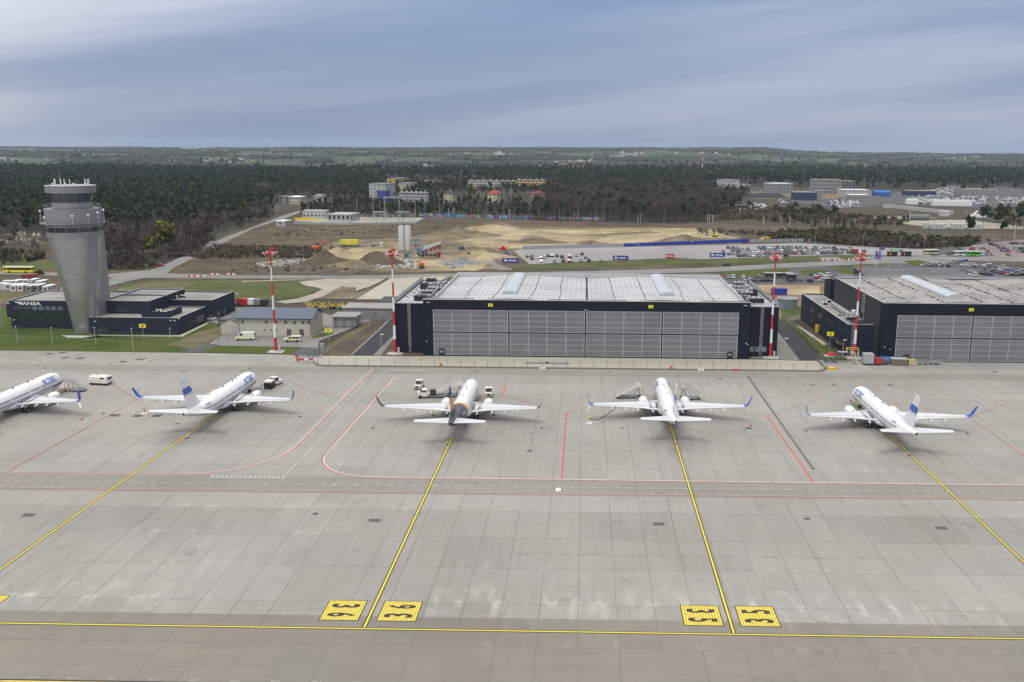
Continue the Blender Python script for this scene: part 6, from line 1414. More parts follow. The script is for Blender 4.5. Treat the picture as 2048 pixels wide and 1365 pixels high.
EXCL = [(*g(322, 511).xy, 14), (*g(300, 509).xy, 9), (*g(330, 522).xy, 10), (*g(315, 530).xy, 9)]
for a, b_, y in BLD:
    n_ = max(1, int((b_-a)/8))
    for i in range(n_+1):
        p = g(a+(b_-a)*i/n_, y)
        for d_ in (0, 14, 30, 46, 62): EXCL.append((p.x*(1-d_/p.y), p.y-d_, 11 if b_-a > 12 else 8))
def inpoly(poly, n, seed, mind=0):
    r_ = random.Random(seed); P = [(p[0], p[1]) for p in poly]; xs = [p[0] for p in P]; ys_ = [p[1] for p in P]; out_ = []; tries = 0; cell = {}
    while len(out_) < n and tries < n*12:
        tries += 1; x, y = r_.uniform(min(xs), max(xs)), r_.uniform(min(ys_), max(ys_)); ins = False; j = len(P)-1
        for i in range(len(P)):
            if (P[i][1] > y) != (P[j][1] > y) and x < (P[j][0]-P[i][0])*(y-P[i][1])/(P[j][1]-P[i][1])+P[i][0]: ins = not ins
            j = i
        if not ins: continue
        if any((x-ex)**2+(y-ey)**2 < er*er for ex, ey, er in EXCL): continue
        if mind:
            cx_, cy_ = int(x/mind), int(y/mind)
            if any((x-a)**2+(y-b)**2 < mind*mind for ii in (-1, 0, 1) for jj in (-1, 0, 1) for a, b in cell.get((cx_+ii, cy_+jj), ())): continue
            cell.setdefault((cx_, cy_), []).append((x, y))
        out_.append((x, y))
    return out_
def pxpoly(pts): return [g(*p) for p in pts]
# woods: (name, polygon in pixels, spacing m, mixture, scale, label place, individuals, seed)
STUFF = []      # (kind, x, y, z, scale)
GROUPN = {}
def wood(poly, spacing, mix_, sc_, place, n_ind, seed, cap=6000, world=False):
    P = poly if world else pxpoly(poly); A = abs(sum(P[i][0]*P[(i+1) % len(P)][1]-P[(i+1) % len(P)][0]*P[i][1] for i in range(len(P))))/2
    n = min(cap, int(A/(spacing*spacing))); pts = inpoly(P, n, seed, spacing*.55); pts.sort(key=lambda p: p[1]); r_ = random.Random(seed+1); ks = list(mix_); ws_ = [mix_[k_] for k_ in ks]
    for i, (x, y) in enumerate(pts):
        patch = mnoise.noise(Vector((x/60, y/60, seed)))
        kd = r_.choices(ks, [w*(.35+5*max(0, patch*(1 if kk in ('bare', 'birch', 'opine', 'bush') else -1)))  for kk, w in zip(ks, ws_)])[0]; s_ = sc_*r_.uniform(.75, 1.2)
        if i < n_ind: tree(kd, x, y, s_, f'{DESC[kd]} {place}', f'{PLUR(DESC[kd])} {place}'[:60], r_.randrange(4))
        else: STUFF.append((kd, x, y, H(x, y), s_))
    return pts
PINEMIX = dict(pine=4.5, opine=1.8, spruce=1.2, bare=1.8, birch=.8)
# left wood: brown thicket and birches at its foot, pines behind
wood([(-260, 548), (-260, 500), (90, 506), (90, 520), (0, 530)], 5.5, dict(bush=3, gbush=1.2, bare=.5), 1.1, 'in front of the left wood beyond the bus road', 30, 11)
wood([(212, 540), (216, 515), (330, 505), (400, 478), (430, 478), (330, 532), (280, 540)], 4.6, dict(bush=5, bare=1.2), 1.25, 'at the foot of the wood beside the straight road', 70, 12)
wood([(215, 520), (230, 490), (390, 470), (500, 440), (560, 420), (540, 436), (420, 478), (330, 515)], 6.5, dict(birch=3, bare=3, bush=1, olive=.6), 1.0, 'lining the wood along the straight road', 75, 13)
wood([(-400, 515), (-400, 470), (0, 470), (215, 470), (380, 462), (500, 436), (548, 418), (540, 405), (560, 398), (480, 380), (-500, 375), (-700, 450)], 6.6, PINEMIX, .86, 'in the big wood behind the control tower', 120, 14, 4600)
wood([(-700, 378), (600, 378), (745, 392), (760, 360), (640, 345), (300, 341), (-700, 336)], 11.5, dict(pine=4.4, opine=2.4, bare=3, birch=.6), 1.0, 'in the far wood', 0, 15, 9000)
wood([(0, 352), (640, 352), (640, 346), (0, 346)], 26, dict(bare=2, pine=2), 1.2, 'x', 0, 25, 1500)
# among and before the apartment blocks
wood([(600, 428), (610, 402), (735, 404), (740, 396), (700, 386), (760, 378), (900, 400), (1060, 408), (1080, 440), (900, 434), (700, 440)], 9, dict(pine=3.4, bare=3, spruce=1.2, olive=1.2, gbush=2, bud=.5), .58, 'among the allotments before the apartment blocks', 130, 16, 1000)
wood([(745, 388), (930, 392), (940, 366), (760, 364)], 10, dict(bare=3, pine=3, olive=.7), .75, 'between the apartment blocks', 30, 17, 500)
wood([(925, 394), (1090, 398), (1400, 372), (1460, 366), (1380, 358), (1090, 364), (925, 368)], 12.5, dict(bare=4, pine=3, olive=.6), .95, 'x', 0, 18, 1800)
# bare brown wood right of centre
wood([(1068, 442), (1070, 404), (1180, 398), (1400, 400), (1482, 404), (1480, 416), (1390, 438), (1375, 449), (1200, 444)], 6.6, dict(bare=6, birch=2.4, pine=.4), 1.08, 'in the brown leafless wood at the centre right', 130, 19, 1700)
wood([(1082, 402), (1480, 404), (1500, 392), (1440, 378), (1300, 372), (1100, 376)], 11, dict(bare=5, birch=1, pine=1), 1.0, 'x', 0, 20, 1200)
# far dark belt
wood([(750, 362), (1000, 364), (1400, 371), (1760, 378), (2600, 386), (2600, 352), (2048, 348), (1500, 343), (900, 345), (640, 345)], 15, dict(pine=6, spruce=1, bare=1.6), 1.2, 'x', 0, 21, 5200)
# right: scrub, hedges, trees
wood([(1380, 448), (1400, 425), (1480, 415), (1640, 420), (1740, 436), (1830, 440), (1800, 452), (1560, 446), (1500, 440)], 6.5, dict(gbush=1.6, bush=4, olive=.15), 1.0, 'on the scrubland left of the far car lots', 30, 22, 700)
wood([(1540, 482), (1560, 468), (1700, 462), (1850, 478), (1980, 482), (1930, 496), (1790, 497), (1620, 484)], 4.8, dict(bush=5, gbush=1.6), 1.25, 'in the thicket behind the long car park', 60, 23, 420)
wood([(1395, 462), (1550, 465), (1545, 474), (1400, 468)], 6, dict(bush=4), 1.0, 'beside the sand site', 10, 24, 60)
wood([(1600, 445), (1700, 450), (1760, 458), (1650, 460)], 9, dict(spruce=2, gbush=2), .45, 'on the heath by the railway', 10, 26, 40)
wood([(1960, 452), (1985, 430), (2200, 430), (2300, 470), (2030, 476)], 8, dict(pine=3, olive=2, bare=2), .95, 'in the grove at the right edge', 24, 27, 90)
wood([(345, 512), (430, 492), (640, 498), (650, 520), (520, 515), (400, 520)], 3.6, dict(bush=5, gbush=.5), .8, 'on the waste ground right of the straight road', 45, 28, 420)
wood([(420, 545), (540, 530), (640, 520), (740, 540), (560, 548)], 9, dict(bush=5), .5, 'on the waste ground before the sand site', 10, 29, 40)
wood([(520, 480), (620, 452), (800, 452), (900, 455), (700, 470)], 12, dict(bush=5), .5, 'on the brown heath', 10, 30, 150)
# far hedges and clumps on the hills
r_ = random.Random(77)
for i in range(9000):
    y = 2050+r_.random()**1.2*4500; x = r_.uniform(-.74, .66)*y
    d = mnoise.noise(Vector((x/520, y/260, 3)))+.5*mnoise.noise(Vector((x/150, y/90, 8)))
    hedge = abs(mnoise.noise(Vector((x/330, y/200, 21)))) < .045
    if hedge or (d > .05 and r_.random() < .3): STUFF.append((r_.choice(('pine', 'bare', 'bare', 'olive')), x, y, H(x, y)-.5, r_.uniform(.9, 1.5)))
wood([(545, 408), (560, 396), (745, 400), (745, 385), (600, 377), (540, 380)], 9, dict(pine=3.5, bare=3.5, olive=.8, birch=1), .8, 'x', 0, 33, 900)
cv, cf, idx = [], [], {}; xs_ = 20
def cin(i, j):
    x, y = i*xs_, 2050+j*34; return mnoise.noise(Vector((x/560, y/330, 3)))+.5*mnoise.noise(Vector((x/170, y/120, 8))) > .13+.1*math.sin(x*.05)*.3
G_ = {}
for j in range(150):
    W_ = int((2050+j*34)*.74/xs_)
    for i in range(-W_, W_): G_[(i, j)] = cin(i, j)
def cvert(i, j):
    if (i, j) not in idx:
        full = all(G_.get((i+a, j+b), False) for a in (-1, 0) for b in (-1, 0)); x, y = i*xs_+r_.uniform(-8, 8), 2050+j*34+r_.uniform(-14, 14)
        idx[(i, j)] = len(cv); cv.append((x, y, H(x, y)+(r_.uniform(6, 13) if full else r_.uniform(-1, 4))))
    return idx[(i, j)]
for (i, j), on in G_.items():
    if on: cf.append((cvert(i, j), cvert(i+1, j), cvert(i+1, j+1), cvert(i, j+1)))
k = nodes_mat('far_canopy', .95, .1); k.out(k.mix(k.noise(.05, det=5), k.ramp(k.noise(.0028, det=4, off=2), [(.42, (.018, .028, .018)), (.5, (.032, .036, .024)), (.58, (.066, .056, .044))]), (.05, .045, .034))); me = bpy.data.meshes.new('far_woods'); me.from_pydata(cv, [], cf); me.materials.append(k.m); o = bpy.data.objects.new('far_woods', me); COL.objects.link(o); tag(o, 'patches of distant woodland on the hills', 'forest', kind='stuff')
# merge the uncounted woods kind by kind
LOW = {}
def lowt(kd, v):
    if (kd, v) not in LOW:
        T_ = KIND[kd](v*7+50, 64 if kd not in ('bush', 'gbush') else 44, (1.0 if kd not in ('bare', 'birch') else 1.25) if kd not in ('bush', 'gbush') else .65)
        LOW[(kd, v)] = (np.array(T_[0][:16]+T_[1]), [1]*(len(T_[0][:16])//4)+[0]*(len(T_[1])//4))
    return LOW[(kd, v)]
for kd in KIND:
    S_ = [q for q in STUFF if q[0] == kd]
    if not S_: continue
    VV, MI = [], []; r_ = random.Random(5)
    for _, x, y, z, s_ in S_:
        V_, mi_ = lowt(kd, r_.randrange(3)); a = r_.uniform(0, 6.28); c_, s2 = math.cos(a)*s_, math.sin(a)*s_; Q = np.empty_like(V_)
        Q[:, 0] = V_[:, 0]*c_-V_[:, 1]*s2+x; Q[:, 1] = V_[:, 0]*s2+V_[:, 1]*c_+y; Q[:, 2] = V_[:, 2]*s_+z; VV.append(Q); MI += mi_
    T_ = KIND[kd](1, 1, 1); nm = {'pine': 'pine_forest', 'opine': 'mixed_forest', 'spruce': 'spruce_forest', 'bare': 'leafless_forest', 'birch': 'birch_wood', 'olive': 'leafy_wood', 'bush': 'thicket', 'gbush': 'green_thicket'}.get(kd, 'wood')
    o = bpy.data.objects.new(nm, quadmesh(nm, np.concatenate(VV), [T_[3], T_[2]], MI)); COL.objects.link(o); tag(o, f'{PLUR(DESC[kd])} too many to count, filling the woods and distant hedges', 'forest', kind='stuff')
print('STUFF TREES', len(STUFF))
# single trees one can point to
def at_tree(kd, px_, py_, s_, label, v=0, n=None): p = g(px_, py_); return tree(kd, p.x, p.y, s_, label, None, v, n)
at_tree('bud', 324, 511, 1.65, 'large bright yellow-green tree right of the control tower', 1, (520, .62))
at_tree('bud', 299, 510, 1.0, 'smaller yellow-green tree touching the large bright one right of the tower', 2, (300, .55))
at_tree('olive', 405, 470, 1.4, 'olive green tree among the birches beside the straight road', 0)
at_tree('bud', 943, 398, 1.5, 'pale yellow-green willow left of the long cream and orange block', 2)
at_tree('bud', 1172, 420, 1.15, 'yellow-green tree beside the grassy bunker', 0)
at_tree('bud', 1163, 426, .9, 'smaller yellow-green tree just below the one beside the bunker', 3)
at_tree('spruce', 1208, 428, 1.1, 'dark pointed spruce right of the yellow-green trees', 1)
at_tree('pine', 1938, 482, 1.15, 'large dark pine standing alone near the right edge before the grove', 2)
at_tree('pine', 2004, 478, .9, 'dark pine right of the large lone pine near the right edge', 1)
for i, (a, b_) in enumerate(((14, 490), (40, 487), (64, 493), (76, 505), (222, 486), (250, 483), (240, 492), (6, 500))): at_tree('blos', a, b_, 1.45, ('white blossoming bush ' + ('far left, before the dark wood, ' if a < 60 else 'hugging the left side of the control tower, ' if a < 100 else 'just right of the control tower, ') + ('leftmost of its clump', 'top of its clump', 'right end of its clump', 'lower one', 'nearest the tower', 'farthest from the tower', 'lowest of the three', 'lowest at the photo edge')[i]), i % 4)
at_tree('gbush', 80, 550, .9, 'small green shrub beside the bus road behind the red container', 1)
p = g(3, 560)
at_tree('bush', 372, 612, .5, 'low leafless shrub behind the control building', 0)
# ============================================================ CARS
CARP = {nm: mat(nm+'_car_paint', c, .3, var=.04, spec=.6) for nm, c in dict(white=(.62, .62, .61), silver=(.36, .37, .385), grey=(.15, .155, .165), black=(.018, .018, .022), blue=(.03, .07, .22), red=(.35, .02, .025), navy=(.02, .03, .07)).items()}
def car_mesh(paint, v):
    "body, glass and tyres as three meshes of one car, nose to +y"
    L, W_, Hh = ((4.5, 1.8, 1.46), (4.2, 1.76, 1.52), (4.75, 1.88, 1.68))[v]; l_ = L/2; w_ = W_/2
    b_ = MB(); prof = [(-l_, .35), (-l_, .8), (-l_+.15, .92), (l_-1.0, .88), (l_-.2, .72), (l_, .55), (l_, .32)] if v != 2 else [(-l_, .35), (-l_, .95), (-l_+.1, 1.05), (l_-1.0, 1.0), (l_-.15, .85), (l_, .6), (l_, .35)]
    zb = .3; b_.loft([[(x, y, z) for y, z in prof]+[(x, l_-.1, zb), (x, -l_+.1, zb)] for x in (-w_, w_)])
    zs = prof[2][1]-.02; y0 = -l_+(.12 if v else .55); y1 = l_-1.25
    b_.loft([[(-w_+.24, y0+.35, Hh-.04), (w_-.24, y0+.35, Hh-.04), (w_-.26, y1-.75, Hh-.03), (-w_+.26, y1-.75, Hh-.03)], [(-w_+.27, y0+.4, Hh+.02), (w_-.27, y0+.4, Hh+.02), (w_-.3, y1-.85, Hh+.02), (-w_+.3, y1-.85, Hh+.02)]])
    g_ = MB(); g_.loft([[(-w_+.08, y0, zs), (w_-.08, y0, zs), (w_-.08, y1, zs), (-w_+.08, y1, zs)], [(-w_+.22, y0+.33, Hh-.045), (w_-.22, y0+.33, Hh-.045), (w_-.24, y1-.72, Hh-.045), (-w_+.24, y1-.72, Hh-.045)]])
    return b_, g_, [(sx*(w_-.1), sy) for sx in (-1, 1) for sy in (-l_+.85, l_-.85)]
CCACHE = {}
ORD = ['first', 'second', 'third', 'fourth', 'fifth', 'sixth', 'seventh', 'eighth', 'ninth', 'tenth', 'eleventh', 'twelfth', 'thirteenth', 'fourteenth', 'fifteenth', 'sixteenth', 'seventeenth', 'eighteenth', 'nineteenth', 'twentieth', 'twenty-first', 'twenty-second', 'twenty-third', 'twenty-fourth', 'twenty-fifth', 'twenty-sixth', 'twenty-seventh', 'twenty-eighth', 'twenty-ninth', 'thirtieth']+['thirty-'+w for w in ('first', 'second', 'third', 'fourth', 'fifth', 'sixth', 'seventh', 'eighth', 'ninth')]+['fortieth']*40
wheel_me = None
NCAR = [0]
def car(x, y, rz, col, v, label, group=None, name='parked_car', cat='car'):
    global wheel_me
    if wheel_me is None:
        b_ = MB(); b_.tube((-.1, 0, .32), (.1, 0, .32), .32, n=12); o = b_.build('wheel', M_BLACK); wheel_me = o.data; bpy.data.objects.remove(o)
    if (col, v) not in CCACHE:
        b_, g_, wh = car_mesh(col, v); o1 = b_.build('body', CARP[col]); o2 = g_.build('windows', M_GLASS); CCACHE[(col, v)] = (o1.data, o2.data, wh); bpy.data.objects.remove(o1); bpy.data.objects.remove(o2)
    m1, m2, wh = CCACHE[(col, v)]; t = empty(name, (x, y, .12), rz, label, cat, group); NCAR[0] += 1
    for nm, me in (('body', m1), ('windows', m2)): o = bpy.data.objects.new(nm, me); COL.objects.link(o); o.parent = t
    for a, b2 in wh: o = bpy.data.objects.new('wheel', wheel_me); COL.objects.link(o); o.parent = t; o.location = (a, b2, 0)
    return t
crng = random.Random(41); COLS = ['white']*5+['silver']*6+['grey']*5+['black']*5+['blue']*2+['red']+['navy']
def row(p0, p1, place, grp, occ=.9, rz=None, pitch=2.75, jit=.25, cols=COLS):
    a, b_ = g(*p0), g(*p1); L = (b_-a).length; n = int(L/pitch); cand = []
    for i in range(n):
        if crng.random() > occ: continue
        p = a.lerp(b_, (i+.5)/n); cand.append(p)
    for i, p in enumerate(cand):
        c_ = crng.choice(cols); kind_ = crng.randrange(3); k_ = ORD[i]+' from left' if i <= len(cand)//2 else ORD[len(cand)-1-i]+' from right'
        car(p.x+crng.uniform(-jit, jit), p.y+crng.uniform(-jit*2, jit*2), (crng.choice((0, math.pi)) if rz is None else rz)+crng.uniform(-.03, .03), c_, kind_, f'{c_} {("saloon", "hatchback", "estate")[kind_]}, {k_} in {place}', grp)
G1 = 'cars in the long car park'
for i, (x, y, c_, v) in enumerate(((545, 797, 'red', 1), (578, 796, 'black', 1), (580, 812, 'black', 0), (642, 806, 'grey', 0), (670, 803, 'white', 1), (692, 791, 'black', 0), (720, 791, 'black', 0), (755, 791, 'black', 1), (791, 799, 'black', 2), (845, 792, 'navy', 0), (848, 803, 'black', 1), (895, 790, 'silver', 0), (933, 779, 'black', 2), (958, 806, 'grey', 1), (980, 824, 'navy', 0), (1068, 820, 'white', 1), (925, 826, 'silver', 1), (862, 827, 'white', 0), (842, 827, 'red', 0), (800, 828, 'black', 2), (738, 831, 'silver', 1), (645, 830, 'white', 0))):
    p = g(*c5(x, y)); nb = ('leftmost of the cars by the entry road', 'just right of the leftmost red one', 'below the pair at the entry end', 'third group in the back line', 'bright one beside a grey one', 'first of three dark ones side by side', 'second of three dark ones side by side', 'third of three dark ones side by side', 'right of the three dark ones', 'left of the lone silver one', 'close below another dark one', 'alone between dark ones in the back line', 'farthest back of the left group', 'right of the small front group', 'beside the grey one, slightly nearer', 'standing alone on the right of the group', 'front line, left of the blue one', 'front line, beside the red one', 'front line, between white and black ones', 'front line, left of the red one', 'front line, second from the left', 'front line, leftmost')[i]
    car(p.x, p.y, .05*(i % 3), c_, v, f'{c_} car, left end of long car park, {nb}', G1)
row(r4(430, 108), r4(780, 104), 'the back row of the long car park', G1, .5)
row(r4(800, 104), r4(1760, 112), 'the crowded back row of the long car park', G1, .8)
row(r4(500, 132), r4(1960, 138), "the long car park's second-farthest row", G1, .9)
row(r4(370, 152), r4(1990, 160), 'the middle row of the long car park', G1, .92)
row(r4(380, 184), r4(1880, 172), "the long car park's second-nearest row", G1, .95)
row(r4(560, 206), r4(1180, 198), 'the front row of the long car park', G1, .85)
row(r3(280, 92), r3(640, 100), "the long car park's right end, back row", G1, .7)
row(r3(120, 122), r3(900, 128), "the long car park's right end, middle row", G1, .62)
row(r3(150, 142), r3(420, 140), "the long car park's right end, front row", G1, .8)
G2 = 'cars in the lower car park'
row(r3(1290, 240), r3(1460, 222), 'the upper corner of the lower car park', G2, .8, rz=1.2)
row(r3(1430, 268), r3(1560, 262), "the lower car park's short left row", G2, .9, rz=1.2)
row(r3(1640, 262), r3(2060, 368), 'the outer slanting row of the lower car park', G2, .95, rz=1.15, pitch=2.6)
row(r3(1520, 282), r3(1960, 372), 'the inner slanting row of the lower car park', G2, .95, rz=1.15, pitch=2.6)
row(r3(1450, 305), r3(1720, 368), 'the third slanting row of the lower car park', G2, .9, rz=1.15, pitch=2.8)
row(r3(1470, 345), r3(1560, 368), 'the nearest short row of the lower car park', G2, .9, rz=1.15)
for (x, y), c_, lb in (((1050, 268), 'silver', 'parked alone beside the vented roof'), ((1110, 272), 'grey', 'second of two cars beside the vented roof'), ((1190, 262), 'black', 'left one of three by the lower car park gate'), ((1225, 268), 'silver', 'middle one of three by the lower car park gate'), ((1262, 275), 'black', 'right one of three by the lower car park gate')):
    p = g(*r3(x, y)); car(p.x, p.y, 1.5, c_, 0, f'{c_} car {lb}', G2)
G3 = 'cars in the pinkish car park at the right edge'
row(r3(1380, 112), r3(1480, 108), 'the pinkish car park, leftmost pair of rows', G3, .9)
row(r3(1390, 130), r3(1745, 128), 'the pinkish car park, second row', G3, .75)
row(r3(1590, 156), r3(1760, 160), 'the pinkish car park, front row behind the green bus', G3, .9)
row(r3(1810, 118), r3(2070, 132), 'the pinkish car park, right block', G3, .8)
row(r3(1840, 160), r3(1940, 166), 'the pinkish car park, small front block', G3, .9)
row(r3(1700, 50), r3(1810, 78), 'the pinkish car park, dark group at the back', G3, .7, cols=['black', 'navy', 'grey'])
row(r3(1900, 44), r3(2060, 46), 'the pinkish car park, far back row', G3, .6)
for (x, y), c_, lb in (((1575, 75), 'white', 'white car driving alone on the slanting lane of the pinkish car park'), ((1310, 148), 'black', 'black car alone at the left tip of the pinkish car park'), ((520, 192), 'white', 'white car driving on the road left of the three flags')):
    p = g(*r3(x, y)); car(p.x, p.y, 1.4, c_, 0, lb)
row(r3(1780, 90), r3(2075, 100), 'the pinkish car park, third row', G3, .85)
row(r3(1500, 104), r3(1660, 102), 'the pinkish car park, left inner row', G3, .7)
row(r3(1740, 262), r3(2075, 340), 'the outermost slanting row of the lower car park', G2, .8, rz=1.15, pitch=2.7)
G4 = 'cars along the street behind the centre hangar'
for (x, y), c_, v, rz, lb in (((458, 468), 'silver', 1, 0, 'first of the cars nosed to the lawn'), ((514, 465), 'white', 2, 0, 'second of the cars nosed to the lawn'), ((638, 465), 'white', 1, 0, 'third of the cars nosed to the lawn'), ((703, 468), 'grey', 0, .1, 'fourth of the cars nosed to the lawn'), ((828, 465), 'grey', 2, 0, 'last of the cars nosed to the lawn, beside the shelter'),
    ((700, 502), 'white', 0, 1.3, 'on the street beyond the roof plant, left'), ((750, 508), 'black', 0, 1.4, 'close behind the white one beyond the roof plant'), ((880, 507), 'black', 0, 1.5, 'left one of two in line on the street'), ((942, 507), 'black', 0, 1.5, 'right one of two in line on the street'), ((1200, 505), 'black', 1, .1, 'by the dark kiosk'), ((1305, 500), 'grey', 0, 1.2, 'right of the dark kiosk'), ((1442, 508), 'black', 1, .2, 'near the roundabout corner'),
    ((1500, 434), 'black', 2, 1.3, 'behind the white cars at the roundabout'), ((1545, 448), 'white', 2, 1.35, 'large one at the roundabout'), ((1640, 440), 'white', 2, 1.3, 'farthest at the roundabout'), ((1550, 472), 'red', 1, 1.4, 'only red one at the roundabout'), ((1620, 476), 'white', 0, 1.4, 'nearest white one at the roundabout'), ((1600, 505), 'silver', 0, 1.5, "half hidden by the right hangar's wall")):
    p = g(*r4(x, y)); car(p.x, p.y, rz, c_, v, f'{c_} car {lb}', G4)
for (x, y), c_, rz, lb in (((426, 488), 'white', -.55, 'white car driving on the straight road, nearer one'), ((442, 473), 'silver', -.6, 'silver car driving on the straight road, farther one'), ((319, 533), 'red', 1.2, 'red car turning at the road junction'), ((467, 612), 'black', .4, 'dark green-black car parked at the grass behind the beige building')):
    p = g(x, y); car(p.x, p.y, rz, c_, 0, lb)
p = g(1452, 533); car(p.x, p.y, 1.5, 'black', 2, 'black car driving on the road behind the centre hangar')
print('CARS', NCAR[0])
# far lots: hundreds of tiny parked cars, one object
V, MI = [], []; r_ = random.Random(8); cnt = 0
def qbox(x, y, rz, L, W_, z0, z1, mi_, sh_=1.):
    c_, s_ = math.cos(rz), math.sin(rz); P = []
    for z, k_ in ((z0, 1.), (z1, sh_)):
        for a, b_ in ((-W_/2, -L/2), (W_/2, -L/2), (W_/2, L/2), (-W_/2, L/2)): P.append((x+(a*c_-b_*s_)*k_, y+(a*s_+b_*c_)*k_, z))
    for q in ((4, 5, 6, 7), (0, 1, 5, 4), (1, 2, 6, 5), (2, 3, 7, 6), (3, 0, 4, 7)): V.extend([P[i] for i in q]); MI.append(mi_)
def lot(poly, n, rowang=0.0):
    global cnt
    P = pxpoly(poly); xs = [p.x for p in P]; ys_ = [p.y for p in P]; pts = inpoly(P, n*3, len(poly)*31+n)
    used = set()
    for x, y in pts:
        i, j = round(x/2.9), round(y/7.5)
        if (i, j) in used or mnoise.noise(Vector((i/9, j/3, 4))) < -.12: continue
        used.add((i, j)); x, y = i*2.9, j*7.5; m_ = r_.choices(range(5), (9, 4, 1.5, 1.5, .5))[0]; qbox(x, y, r_.uniform(-.04, .04), 4.5, 1.8, .2, .95, m_); qbox(x, y-.3, 0, 2.6, 1.6, .951, 1.5, 5 if r_.random() < .5 else m_, .8); cnt += 1
        if len(used) >= n: break
lot([c6(140, 378), c6(400, 374), c6(425, 408), c6(250, 414)], 90); lot([c6(505, 352), c6(760, 348), c6(800, 372), c6(520, 372)], 110); lot([c6(770, 340), c6(1000, 356), c6(1040, 392), c6(880, 398), c6(800, 372)], 190)
lot([c6(1330, 330), c6(1480, 300), c6(1820, 298), c6(1800, 372), c6(1500, 384), c6(1320, 368)], 800); lot([c6(1420, 290), c6(1600, 262), c6(1900, 290), c6(1800, 300), c6(1440, 300)], 420); lot([c6(1870, 330), c6(2048, 340), c6(2040, 380), c6(1900, 370)], 170)
o = bpy.data.objects.new('parked_cars', quadmesh('parked_cars', V, [CARP['white'], CARP['silver'], CARP['grey'], CARP['black'], CARP['blue'], M_GLASS], MI)); COL.objects.link(o)
tag(o, 'hundreds of tiny parked cars in the far storage lots at the right', 'cars', kind='stuff')

# ============================================================ BIGGER VEHICLES
def van(px_, py_, rz, label, pick=False):
    p = g(px_, py_); t = empty('service_van' if not pick else 'service_pickup', (p.x, p.y, .13), rz, label, 'van' if not pick else 'pickup'); L = 5.9 if not pick else 5.1; Hh = 2.5 if not pick else 1.75; l_ = L/2
    b_ = MB(); b_.loft([[(x, -l_, .4), (x, -l_, Hh), (x, l_-1.6, Hh), (x, l_-.9, Hh*.62), (x, l_, .95 if not pick else 1.0), (x, l_, .4)] for x in (-.95, .95)]); b_.build('body', V_WHITE, t)
    b_ = MB()
    for x in (-.965, .951): b_.box(x, x+.014, -l_+.5, l_-.8, .75, 1.0)
    b_.build('yellow_stripe', M_SIGN, t)
    b_ = MB()
    for x in (-.965, .951): b_.box(x, x+.014, l_-2.4, l_-1.55, Hh*.6, Hh*.88); 
    if pick: b_.box(-.965, -.951, -l_+.2, l_-2.6, Hh*.62, Hh*.9); b_.box(.951, .965, -l_+.2, l_-2.6, Hh*.62, Hh*.9)
    b_.box(-.8, .8, -l_-.015, -l_-.001, Hh*.6, Hh*.88); b_.build('windows', M_GLASS, t)
    b_ = MB(); b_.box(-.6, .6, l_-2.2, l_-1.9, Hh, Hh+.12); b_.build('light_bar', M_ORG, t)
    for x in (-.85, .85):
        for y in (-l_+1.1, l_-1.0): b_ = MB(); b_.tube((x-.12, y, .36), (x+.12, y, .36), .36, n=12); b_.build('wheel', M_BLACK, t)
van(491, 681, R(95), 'white high-roofed van with yellow stripe before the beige building')
van(586, 684, R(93), 'white pickup with canopy and yellow stripe at the right of the beige building', True)
van(428, 616, R(100), 'white and yellow ground vehicle on the yard behind the control building', True)
van(419, 629, R(80), 'white and orange airfield car, nearer of two beside the control building', True)
def orange_car(px_, py_): p = g(px_, py_); return p
p = g(418, 641); car(p.x, p.y, 1.3, 'white', 2, 'white car at the right end of the control building')
# bus
def bus(px_, py_, rz, label, m, L=12., stripe=None):
    p = g(px_, py_); t = empty('bus', (p.x, p.y, .14), rz, label, 'bus'); l_ = L/2; b_ = MB(); b_.box(-1.27, 1.27, -l_, l_, .35, 1.35); b_.box(-1.25, 1.25, -l_, l_, 2.5, 2.9); b_.box(-1.2, 1.2, -l_+.02, l_-.02, 1.351, 2.499); b_.build('body', m, t)
    b_ = MB(); 
    for x in (-1.235, 1.205): b_.box(x, x+.03, -l_+.25, l_-1.8, 1.4, 2.45)
    for x in (-1.235, 1.205): b_.box(x, x+.03, l_-1.5, l_-.3, 1.0, 2.45)
    b_.box(-1.1, 1.1, l_-.01, l_+.02, 1.2, 2.5); b_.box(-1.1, 1.1, -l_-.02, -l_+.01, 1.5, 2.4); b_.build('windows', M_GLASS, t)
    b_ = MB(); b_.box(-1.2, 1.2, -l_+.1, l_-.1, 2.9, 2.98); b_.build('roof', M_WHITE, t)
    for x in (-1.15, 1.15):
        for y in (-l_+3.2, l_-2.9): b_ = MB(); b_.tube((x-.14, y, .48), (x+.14, y, .48), .48, n=14); b_.build('wheel', M_BLACK, t)
    return t
bus(39, 546.5, R(92), 'yellow city bus with dark windows on the road at the far left', mat('bus_yellow_paint', (.70, .62, .02), .35, var=.04), 13.5)
pp = r3(1530, 168); bus(pp[0], pp[1], R(92), 'lime green coach at the front of the pinkish car park', mat('coach_green_paint', (.10, .45, .06), .35), 8)
pp = r3(1400, 165); bus(pp[0], pp[1], R(92), 'white and dark coach left of the lime green coach', CARP['white'], 6)
pp = r3(1110, 150); bus(pp[0], pp[1], R(94), 'cream coach beside the road right of the flags', mat('coach_cream_paint', (.50, .48, .36), .4), 8)
